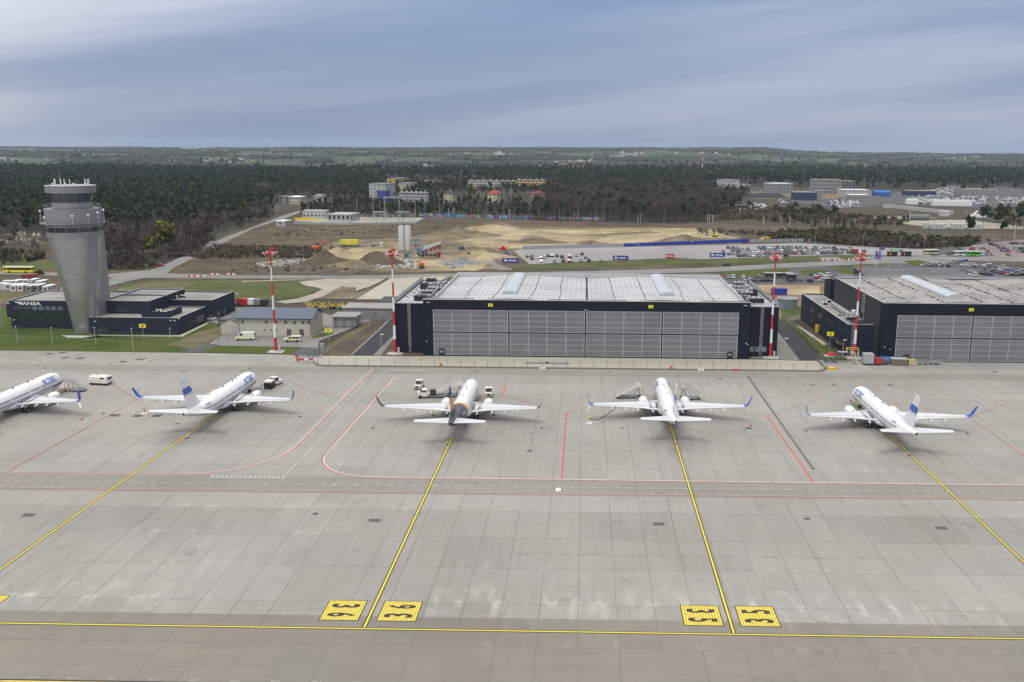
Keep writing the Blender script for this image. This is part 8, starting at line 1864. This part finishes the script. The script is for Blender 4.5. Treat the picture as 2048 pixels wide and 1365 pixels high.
def gantry(px_, py_, h_, w_, label):
    t = empty('switchyard_gantry', g(px_, py_), 0, label, 'gantry', 'switchyard gantries'); b_ = MB()
    for x in (-w_/2, w_/2):
        for d in (-.5, .5): b_.tube((x+d, 0, 0), (x+d*.6, 0, h_), .16, n=4)
    b_.box(-w_/2-.5, w_/2+.5, -.4, .4, h_-.9, h_); b_.build('steel_frame', M_FRAME, t); b_ = MB()
    for x in np.linspace(-w_/3, w_/3, 3): b_.tube((x, 0, h_-2.4), (x, 0, h_-.9), .2, n=5)
    b_.build('insulator', M_GREY, t)
gantry(785, 441, 19, 12, 'tall pale portal gantry of the substation'); gantry(760, 443, 8, 9, 'low portal gantry, left in the substation'); gantry(806, 443, 8, 9, 'low portal gantry, right in the substation')
r_ = random.Random(31)
for i in range(26):
    px_ = 728+i*4.1+r_.uniform(-1, 1); py_ = r_.uniform(438, 446); h_ = r_.uniform(4, 8); t = empty('switchgear', g(px_, py_), 0, f'grey switchgear post in the substation yard', 'switchgear', 'switchgear posts in the substation'); b_ = MB(); b_.tube((0, 0, 0), (0, 0, h_*.6), .2, n=5); b_.build('stand', M_GALV, t); b_ = MB(); b_.tube((0, 0, h_*.6), (0, 0, h_), .28, .18, 6); b_.box(-.9, .9, -.2, .2, h_*.6, h_*.6+.3); b_.build('insulator', (M_GREY, M_CRED, M_FRAME)[i % 3], t)
for i, (px_, py_, h_) in enumerate(((747, 441, 22), (831, 441, 20), (714, 434, 16), (880, 440, 14))): p = g(px_, py_); post('lightning_rod', p.x, p.y, h_, ('thin lightning mast at the left of the substation', 'thin lightning mast at the right of the substation', 'thin pole behind the right substation building', 'thin pole right of the substation')[i], 'mast', .22, M_FRAME)
# graffiti-covered garage wall along the railway
GC_ = [hmat('mural_'+n_, c) for n_, c in (('violet', (.16, .07, .26)), ('turquoise', (.05, .28, .30)), ('blue', (.05, .11, .36)), ('pale', (.40, .40, .40)), ('red', (.30, .06, .06)), ('sky', (.16, .28, .42)), ('orange', (.36, .17, .06)), ('teal', (.06, .2, .16)))]
gw = empty('mural_wall', g(1000, 438), 0, 'long low wall painted with many-coloured murals beside the railway', 'wall'); r_ = random.Random(12)
def wallpt(px_): return g(px_, np.interp(px_, [700, 850, 1000, 1060, 1212], [433.5, 434, 437.5, 438.5, 442]))
x = 845.0
while x < 1212:
    w_ = r_.uniform(3, 9); x2 = min(x+w_, 1212)
    if not (1072 < x < 1086):
        a, b2 = wallpt(x), wallpt(x2); q = MB(); d = (b2-a).normalized(); n_ = Vector((-d.y, d.x, 0))*1.6; hh = r_.uniform(2.0, 3.0)
        q.loft([[p2-n_*.1, p2+n_, p2+n_+Vector((0, 0, hh)), p2-n_*.1+Vector((0, 0, hh))] for p2 in (a, b2)]); q.m = 1; a2, b3 = a.lerp(b2, .2), a.lerp(b2, .6); q.loft([[p2-n_*.13, p2-n_*.101, p2-n_*.101+Vector((0, 0, hh*.8)), p2-n_*.13+Vector((0, 0, hh*.8))] for p2 in (a2, b3)])
        q.build('painted_section', [r_.choice(GC_), r_.choice(GC_)], gw)
    x = x2+.4
settle(gw)
# rows of cars parked at the garages left of it
for i in range(34):
    px_ = 722+i*3.7; p = wallpt(px_); 
    car(p.x, p.y+2, 1.57+r_.uniform(-.1, .1), r_.choice(COLS), r_.randrange(2), 'small car parked along the railway garages', 'cars along the railway garages')
# ============================================================ POLES
GP = 'railway line poles'
POLES = [(1018-0, 433, 415), (1027, 433, 417)]
for i, (px_, py_, pt) in enumerate(((897, 436, 416), (907.5, 435, 416), (1018.5, 439, 419), (1027.5, 436, 416), (1148.5, 442, 422), (1155.5, 440, 421), (1276, 446, 426), (1281, 445, 426), (1287.5, 444, 426), (1415, 448, 429), (1419, 447, 429), (1425, 447, 429), (1526.5, 451, 433), (1561, 446, 433), (1579, 453, 433), (1656, 451, 435), (1706, 455, 436), (1709.5, 456, 437), (1818, 445, 420), (1866, 461, 441), (1930, 456, 421), (2028, 480, 444), (552, 423, 407), (558.5, 422, 407))):
    p = g(px_, py_); lo = (atY(px_, pt, p.y).z); t = empty('line_pole', (p.x, p.y, 0), 0, ('pale concrete railway pole '+('in the pair right of the substation' if i < 2 else 'before the cream house' if i < 4 else 'before the yellow-green trees' if i < 6 else 'in the trio before the brown wood' if i < 9 else 'in the trio left of the heath' if i < 12 else 'standing apart on the heath' if i < 16 else 'in the close pair on the right heath' if i < 18 else 'near the white cabins by the quarry yard' if i < 21 else 'near the lone dark pine' if i < 22 else 'in the clearing by the far houses')), 'pole', GP)
    b_ = MB(); b_.tube((0, 0, 0), (0, 0, lo), .30, .2, 6); b_.build('pole_shaft', mat('pale_concrete_pole', (.46, .45, .41), .8), t); b_ = MB(); b_.tube((-.8, 0, lo*.93), (.8, 0, lo*.93), .1, n=4); b_.tube((0, 0, lo*.8), (1.6, 0, lo*.88), .08, n=4); b_.build('cross_arm', M_GREY, t)
# street lamps
LG = 'street lamps'
for i, (px_, py_, pt, lb) in enumerate(((1468, 531, 508, 'by the dark car behind the centre hangar'), (1636, 524, 508, 'right of the crowded car park on the verge'), (1658, 516, 498, 'at the end of the crowded car rows'), (1737, 513, 487, 'left of the flags'), (1832, 519, 489, 'right of the small kiosks'), (1883, 512, 484, 'left one of the twin poles by the junction'), (1888, 511, 483, 'right one of the twin poles by the junction'), (1968, 519, 489, 'at the front of the pinkish car park'), (2034, 521, 491, 'at the right edge before the pinkish car park'), (1403, 497, 477, 'left in the long car park'), (1381, 511, 484, 'among the empty bays of the long car park'), (1270, 511, 487, 'empty part of the long car park, left one'), (1276, 512, 489, 'empty part of the long car park, right one'), (1141, 512, 488, 'behind the first cars of the long car park'), (1505, 504, 484, 'right of the blue barriers'),
        (1590, 490, 470, 'behind the crowded car park, left'), (1630, 493, 466, 'behind the crowded car park, left of centre'), (1725, 495, 470, 'behind the crowded car park, right of centre'), (1800, 496, 473, 'behind the crowded car park, right'), (1848, 497, 477, 'behind the kiosks at the thicket'), (1970, 500, 468, 'tall one left of the pinkish car park'), (710, 555, 535, 'beside the public road left of the silos'), (746, 553, 533, 'beside the public road below the dark heap'), (777, 556, 532, 'beside the public road near the second mast'),
        (402, 610, 590, 'right of the control building'), (472.5, 603, 590, 'on the meadow behind the parked dark car'), (807, 592, 566, 'on the concrete yard left of the centre hangar'), (1568, 722, 677, "on the footway right of the centre hangar"), (763, 712, 669, 'on the footway left of the centre hangar'), (1685, 712, 680, 'in front of the low annex of the right hangar'), (35, 686, 653, 'on the lawn before the name sign of the control building'), (106, 692, 656, 'on the lawn left of the tower foot'), (192, 690, 656, 'on the lawn right of the tower foot'), (267, 702, 657, 'on the lawn before the low wing'), (341, 676, 657, 'at the corner of the low wing'), (6, 656, 606, 'white and tall at the left edge of the photo'))):
    p = g(px_, py_); lo = max(3, atY(px_, pt, p.y).z); t = empty('street_lamp', (p.x, p.y, 0), rng.uniform(-.5, .5), 'slim lamp post '+lb, 'lamp post', LG); b_ = MB(); b_.tube((0, 0, 0), (0, 0, lo), .12, .07, 6); b_.build('lamp_pole', M_GALV if i < 24 else M_FRAME, t); b_ = MB(); b_.box(-.15, .9 if i < 30 else .15, -.16, .16, lo-.08, lo+.06); b_.build('lamp_head', M_WHITE, t)
# billboards on the fence of the car park
for px_, py_, w_, m_, lb in ((1021, 528, 8.5, M_CBLUE, 'blue advertising board by the entry road'), (1241, 522.5, 8.5, M_CBLUE, 'blue advertising board in the middle of the car park fence'), (1340, 519, 4.5, M_RED, 'small red board on the car park fence'), (1434, 516.5, 8.5, M_CBLUE, 'blue advertising board at the start of the crowded car rows')):
    p = g(px_, py_); t = empty('billboard', p, 0, lb, 'billboard', 'boards on the car park fence'); b_ = MB(); b_.box(-w_/2, w_/2, -.1, .1, .6, 2.9); b_.build('board', m_, t); b_ = MB(); b_.box(-w_*.38, -w_*.2, -.13, -.101, 1.3, 2.3); b_.box(-w_*.12, w_*.36, -.13, -.101, 1.4, 2.0); b_.build('white_print', M_WHITE, t); b_ = MB(); b_.tube((-w_/3, .1, 0), (-w_/3, .1, 1), .1, n=4); b_.tube((w_/3, .1, 0), (w_/3, .1, 1), .1, n=4); b_.build('legs', M_GREY, t)
def wirefence(name, pts, label, h_=2.0, step=3.0, m=None, mesh=True):
    t = empty(name, (pts[0][0], pts[0][1], 0), 0, label, 'fence')
    P = [Vector((p[0], p[1], 0)) for p in pts]; n_ = 0
    mb_ = MB()
    for p, d in along([(p.x, p.y) for p in P], step): mb_.tube(p, p+Vector((0, 0, h_)), .05, n=4)
    mb_.build('fence_posts', m or M_GREY, t); mb_ = MB()
    for a, b2 in zip(P[:-1], P[1:]):
        for z in (.3, h_*.5, h_*.95): mb_.tube(a+Vector((0, 0, z)), b2+Vector((0, 0, z)), .025, n=3)
    mb_.build('fence_wire', m or M_GREY, t); settle(t); return t
wirefence('wire_fence', [g(1035, 531), g(1250, 523), g(1400, 518), g(1560, 513), g(1672, 512)], 'thin wire fence along the front of the long car park', step=5)
wirefence('wire_fence', [g(436, 682), g(436, 690), g(598, 693), g(599, 700)], 'dark wire fence before the beige building')
wirefence('wire_fence', [g(700, 690), g(740, 662), g(778, 632)], 'dark wire fence climbing beside the road left of the centre hangar')
wirefence('wire_fence', [g(1648, 716), g(1615, 682), g(1560, 628)], 'dark wire fence along the grass left of the low annex')
wirefence('wire_fence', [g(222, 577), g(285, 558), g(360, 557), g(640, 559)], 'thin wire fence between the meadow and the public road', step=6)
wirefence('wire_fence', [g(1490, 567), g(1660, 567), g(1640, 585)], 'grey wire fence round the bare yard between the hangars', step=4)
wirefence('wire_fence', [g(-60, 664), g(60, 668), g(240, 676), g(440, 692)], 'thin wire fence crossing the lawn before the control building', step=5)
t = empty('road_gate', g(668, 558), 0, 'dark steel road gate beside the round red sign', 'gate'); b_ = MB(); railing(b_, [(-6, 0, 0), (6.5, 0, 0)], 2.2, .9, .07); b_.build('gate_bars', M_GREY, t)
p = g(685, 556); t = empty('road_sign', p, 0, 'round red stop sign beside the road gate', 'sign'); b_ = MB(); b_.tube((0, 0, 0), (0, 0, 2.6), .06, n=5); b_.build('pole', M_GALV, t); b_ = MB(); b_.tube((0, -.06, 3), (0, 0, 3), .75, n=16); b_.build('sign_face', M_RED, t); b_ = MB(); b_.box(-.45, .45, -.08, -.061, 2.85, 3.15); b_.build('white_bar', M_WHITE, t)
# red and white road blocks
for px_, py_, lb in ((428, 551, 'first red and white barrier blocks on the road'), (460, 551, 'second red and white barrier blocks on the road'), (400, 555, 'low red blocks lying at the road edge, right'), (387, 555, 'low red blocks lying at the road edge, left'), (1648, 523, 'red and white road blocks along the kerb, left'), (1672, 522, 'red and white road blocks along the kerb, middle'), (1700, 521, 'red and white road blocks along the kerb, right')):
    t = empty('road_block', g(px_, py_), 0, lb, 'road block'); b_ = MB(); 
    for i in range(4): b_.m = i % 2; b_.box(-2.4+i*1.2, -1.25+i*1.2, -.3, .3, .1, .9)
    b_.build('block', [M_RED, M_WHITE], t)
# flags
for i, (px_, c_, lb) in enumerate(((1748.5, [(.02, .04, .35)], 'dark blue flag, left of three'), (1751.5, [(.55, .55, .55), (.45, .02, .05)], 'white and red flag, middle of three'), (1755, [(.10, .25, .60)], 'light blue flag, right of three'))):
    p = g(px_, 534); t = empty('flagpole', p, 0, lb, 'flag'); b_ = MB(); b_.tube((0, 0, 0), (0, 0, 8.6), .09, n=6); b_.build('pole', M_WHITE, t); b_ = MB(); n = 8
    for j in range(n):
        for k2 in range(2):
            b_.m = k2 if len(c_) == 2 else 0; xa, xb = .1+k2*.65, .75+k2*.65; z0, z1 = 8.4-j*.6, 8.4-(j+1)*.6; y = lambda x, z: .25*math.sin(x*3+z*1.3)
            b_.poly([(xa, y(xa, z1), z1), (xb, y(xb, z1), z1), (xb, y(xb, z0), z0), (xa, y(xa, z0), z0)])
    b_.build('flag_cloth', [mat('flag_cloth_%s' % n_, c, .8) for n_, c in zip([('navy',), ('white', 'red'), ('sky',)][i], c_)], t)
# shelters, kiosk, grey roofed terminal annex behind the right hangar
for px_, w_, lb in ((1540, 9, 'glass-roofed trolley shelter, left of three'), (1558.5, 8, 'glass-roofed trolley shelter, middle of three'), (1575, 8, 'glass-roofed trolley shelter, right of three')):
    p = g(px_, 557); t = empty('shelter', p, 0, lb, 'shelter', 'trolley shelters'); b_ = MB(); b_.box(-w_*.3, w_*.3, -1.4, 1.4, 2.5, 2.65); b_.build('roof', M_FRAME, t); b_ = MB()
    for x in (-w_*.28, w_*.28):
        for y in (-1.2, 1.2): b_.tube((x, y, 0), (x, y, 2.5), .07, n=4)
    b_.build('posts', M_GALV, t); b_ = MB(); b_.box(-w_*.28, w_*.28, 1.15, 1.2, .5, 2.3); b_.build('glass_wall', M_GLASS2, t)
p = g(1582, 562); lump('dark_kiosk', 'kiosk', 'dark square kiosk right of the glass-roofed shelters', (('wall', bx(-2, 2, -1.6, 1.6, 0, 3), M_CHAR), ('roof', bx(-2.2, 2.2, -1.8, 1.8, 3, 3.2), M_GREY), ('door', bx(-.5, .5, -1.66, -1.605, .1, 2.2), M_DARK)), p)
for px_, py_, lb in ((1784, 513, 'dark flat kiosk under the green awning'), (1812, 513, 'dark box kiosk with orange sign')):
    p = g(px_, py_); lump('dark_kiosk', 'kiosk', lb, (('wall', bx(-2.4, 2.4, -1.6, 1.6, 0, 2.8), M_DARK), ('roof', bx(-2.6, 2.6, -1.8, 1.8, 2.8, 3.0), M_GREY), ('sign', bx(-2.0, -1.0, -1.7, -1.61, 1.0, 2.0), M_ORG)), p)
p = g(1792, 509); lump('green_awning', 'awning', 'bright lime green awning among parked cars', (('cloth', bx(-2, 2, -1.2, 1.2, 2.1, 2.8), MATS['coach_green_paint']), ('post', bx(-1.9, -1.7, -1, -.8, 0, 2.1), M_GREY)), p)
p = g(1709, 509); lump('red_truck_box', 'truck', 'dark red box truck amid the parked cars', (('box', bx(-1.9, 1.9, -1.2, 1.2, .6, 3.0), M_CRED), ('cab', bx(1.95, 3.2, -1.1, 1.1, .4, 2.3), M_WHITE), ('wheels', bx(-1.6, 2.8, -1.1, 1.1, 0, .6), M_BLACK)), p)
nb = empty('low_terminal_annex', (150, 385, 0), 0, 'large flat grey roof with small white vents behind the right hangar', 'building')
ZR = 6.5; c0, c1, c2_, c3_ = [g(*r3(*q), ZR) for q in ((340, 278), (1330, 282), (1560, 375), (470, 364))]
b_ = MB()
pts = [c3_, c2_, c1, c0]
b_.v = [(p.x, p.y, 0) for p in pts]+[(p.x, p.y, ZR) for p in pts]
for i in range(4): j = (i+1) % 4; b_.face([i, j, 4+j, 4+i])
b_.build('wall', M_CHAR, nb); b_ = MB(); b_.poly([(p.x, p.y, ZR-.02) for p in pts]); b_.build('flat_roof', mat('dark_grey_roof_felt', (.10, .10, .102), .85, var=.12, scale=.08, detail=6), nb)
for x, y in ((690, 278), (800, 280), (545, 345), (767, 318), (908, 320), (690, 322), (830, 322), (1080, 303), (1108, 303), (1195, 314), (1127, 338), (1162, 342), (1255, 280), (1350, 322), (1232, 328)):
    p = g(*r3(x, y), ZR); b_ = MB(); b_.lathe([(.4, ZR), (.4, ZR+.5), (.55, ZR+.55), (.55, ZR+.8)], 8, (p.x, p.y)); b_.build('roof_vent', M_FRAME, nb)
settle(nb)
# quarry yard bits
for px_, py_, w_, lb in ((1851, 457, 7, 'small white cabin, leftmost by the quarry yard'), (1877, 458, 16, 'long white cabin by the quarry yard, second from left'), (1915, 458, 14, 'white cabin by the quarry yard, third from left'), (1951, 459, 15, 'white cabin with a dark window at the right of the quarry yard')):
    p = g(px_, py_); t = container(p.x, p.y, 0, w_*.75, M_CAB, lb, 'site_cabin', Hh=4, win=True)
p = g(1836, 441); t = empty('storage_tube', p, R(3), 'long grey-green cylindrical tank lying in the quarry yard', 'tank'); b_ = MB(); b_.tube((-9, 0, 2.6), (9, 0, 2.6), 2.6, n=16); b_.build('tank_shell', mat('grey_green_steel', (.13, .16, .14), .5), t); b_ = MB(); b_.tube((-9.2, 0, 2.6), (-9.01, 0, 2.6), 2.7, n=16); b_.build('open_end', M_DARK, t)
p = g(1958, 440); t = empty('screening_plant', p, 0, 'white and grey sorting machine in the quarry yard', 'machine'); b_ = MB(); b_.box(-7, 6, -2, 2, 2, 5); b_.loft([[(-9, y, 1), (-2, y, 7), (-2, y, 8), (-9, y, 2)] for y in (-1, 1)]); b_.build('housing', M_WHITE, t); b_ = MB(); b_.box(-8, 8, -1.6, 1.6, 0, 2); b_.build('base', M_GREY, t)
p = g(1888, 433); lump('white_shed', 'shed', 'small white shed behind the quarry yard', (('wall', bx(-4, 4, -2.5, 2.5, 0, 4.5), M_CAB), ('roof', bx(-4.3, 4.3, -2.8, 2.8, 4.5, 4.9), M_WHITE)), p)
for px_, py_, w_, lb in ((1903, 412, 42, 'long white covered heap in front of the far car rows'), (1823, 409, 12, 'small white building at the left of the far car rows')):
    p = g(px_, py_); lump('white_cover', 'hall', lb, (('wall', bx(-w_/2, w_/2, -4, 4, 0, 5), M_WHITE), ('roof', bx(-w_/2+1, w_/2-1, -3, 3, 5, 6.5), M_WHITE)), p)
wallrun('long_grey_wall', [g(1766, 416), g(1790, 417), g(1860, 425), g(1905, 430)], 3.6, 2.5, M_CONC, 'long pale concrete wall slanting across the far yard')
# ============================================================ FAR VILLAGES
hm = []
for i, (wc, rc) in enumerate((((.56, .55, .52), M_ROOFG), ((.50, .48, .42), M_DROOF), ((.58, .58, .58), M_ROOFG), ((.46, .40, .32), M_TILE), ((.52, .50, .45), M_FRAME))):
    w_ = MB(); w_.box(-6, 6, -4, 4, -3, 5.5); q = MB(); q.loft([[(x, -4.6, 5.3), (x, 4.6, 5.3), (x, 0, 7.4)] for x in (-6.4, 6.4)]); o1 = w_.build('wall', hmat('village_wall_%s' % ('white', 'cream', 'bright', 'tan', 'pale')[i], wc)); o2 = q.build('roof', rc); hm.append((o1.data, o2.data)); bpy.data.objects.remove(o1); bpy.data.objects.remove(o2)
def village(poly, n, place, seed, s_=1.):
    "poly in pixels; the ground point is searched on the hillside"
    r_ = random.Random(seed); xs = [p[0] for p in poly]; ys_ = [p[1] for p in poly]; k_ = 0; tries = 0
    while k_ < n and tries < n*30:
        tries += 1; x, y = r_.uniform(min(xs), max(xs)), r_.uniform(min(ys_), max(ys_)); ins = False; j = len(poly)-1
        for i in range(len(poly)):
            if (poly[i][1] > y) != (poly[j][1] > y) and x < (poly[j][0]-poly[i][0])*(y-poly[i][1])/(poly[j][1]-poly[i][1])+poly[i][0]: ins = not ins
            j = i
        if not ins: continue
        d = ray(x, y); tt = 1500/d.y; hit = None
        while tt*d.y < 7300:
            z = CAM_H+d.z*tt
            if z < H(d.x*tt, d.y*tt): hit = (d.x*tt, d.y*tt); break
            tt += 15/d.y
        if not hit: continue
        z = H(*hit); m1, m2 = hm[r_.randrange(5)]; t = empty('village_house', (hit[0], hit[1], z), r_.uniform(-.8, .8), f'tiny pale house {place}', 'house', f'far houses {place}'); sc_ = s_*r_.uniform(.8, 1.3); t.scale = (sc_*r_.uniform(.8, 1.6), sc_, sc_)
        for nm, me in (('wall', m1), ('roof', m2)): o_ = bpy.data.objects.new(nm, me); COL.objects.link(o_); o_.parent = t
        k_ += 1
village([(1240, 303), (1290, 303), (1290, 314), (1240, 316), (1170, 328), (1120, 338), (1050, 342), (1090, 330), (1180, 318)], 62, 'in the village climbing the hill at the centre', 1)
village([(900, 305), (1100, 305), (1100, 311), (900, 311)], 16, 'on the skyline left of the hill village', 2, 1.1)
village([(0, 300), (540, 299), (540, 306), (0, 307)], 34, 'along the left skyline', 3, 1.1)
village([(0, 318), (540, 320), (540, 328), (0, 326)], 26, 'at the foot of the left hills', 4)
village([(700, 334), (900, 334), (1050, 342), (900, 346), (700, 344)], 22, 'beyond the pine wood at the centre left', 5)
village([(1690, 307), (1820, 309), (1980, 316), (1980, 322), (1700, 316)], 20, 'on the right skyline', 6, 1.1)
village([(1340, 305), (1560, 312), (1560, 320), (1340, 314)], 8, 'on the bare hill right of the village', 7)
# thin masts on the skyline
for px_, h_, lb in ((622, 32, 'hair-thin skyline mast, leftmost'), (741, 34, 'hair-thin skyline mast, second from left'), (842, 26, 'hair-thin skyline mast, third from left'), (857, 28, 'hair-thin skyline mast, fourth from left'), (1863, 30, 'hair-thin skyline mast at the right'), (1895, 34, 'hair-thin skyline mast, rightmost')):
    d = ray(px_, 306); x, y = d.x/d.y*6000, 6000; t = empty('skyline_mast', (x, y, H(x, y)), 0, lb, 'mast', 'hair-thin masts on the skyline'); b_ = MB(); b_.tube((0, 0, 0), (0, 0, h_*1.5), 1.1, .6, 4); b_.build('mast_shaft', M_GREY, t)
p = g(1404, 352); t = empty('lattice_mast', (p.x, p.y, 0), 0, 'red and white lattice mast rising from the dark forest belt', 'mast'); b_ = MB()
for i in range(6): b_.m = i % 2; b_.tube((0, 0, 5+i*7), (0, 0, 12+i*7), 1.3-.12*i, 1.2-.12*i, 4)
b_.build('mast_shaft', [M_WHITE, M_RED], t)
# ============================================================ HAZE
hz = MB(); hz.box(-9000, 9000, -250, 13500, -30, 130)
k_ = bpy.data.materials.new('thin_haze'); k_.use_nodes = True; t = k_.node_tree; t.nodes.clear()
o_ = N(t, 'ShaderNodeOutputMaterial'); pv = N(t, 'ShaderNodeVolumePrincipled'); pv.inputs['Density'].default_value = HAZE_D; pv.inputs['Color'].default_value = (.62, .78, 1.0, 1); pv.inputs['Anisotropy'].default_value = .2
t.links.new(pv.outputs[0], o_.inputs['Volume']); ho = hz.build('haze', k_); tag(ho, kind='stuff')
ho['label'] = 'thin blue haze softening the far woods and hills'
SC.cycles.volume_bounces = 1; SC.cycles.volume_step_rate = 10
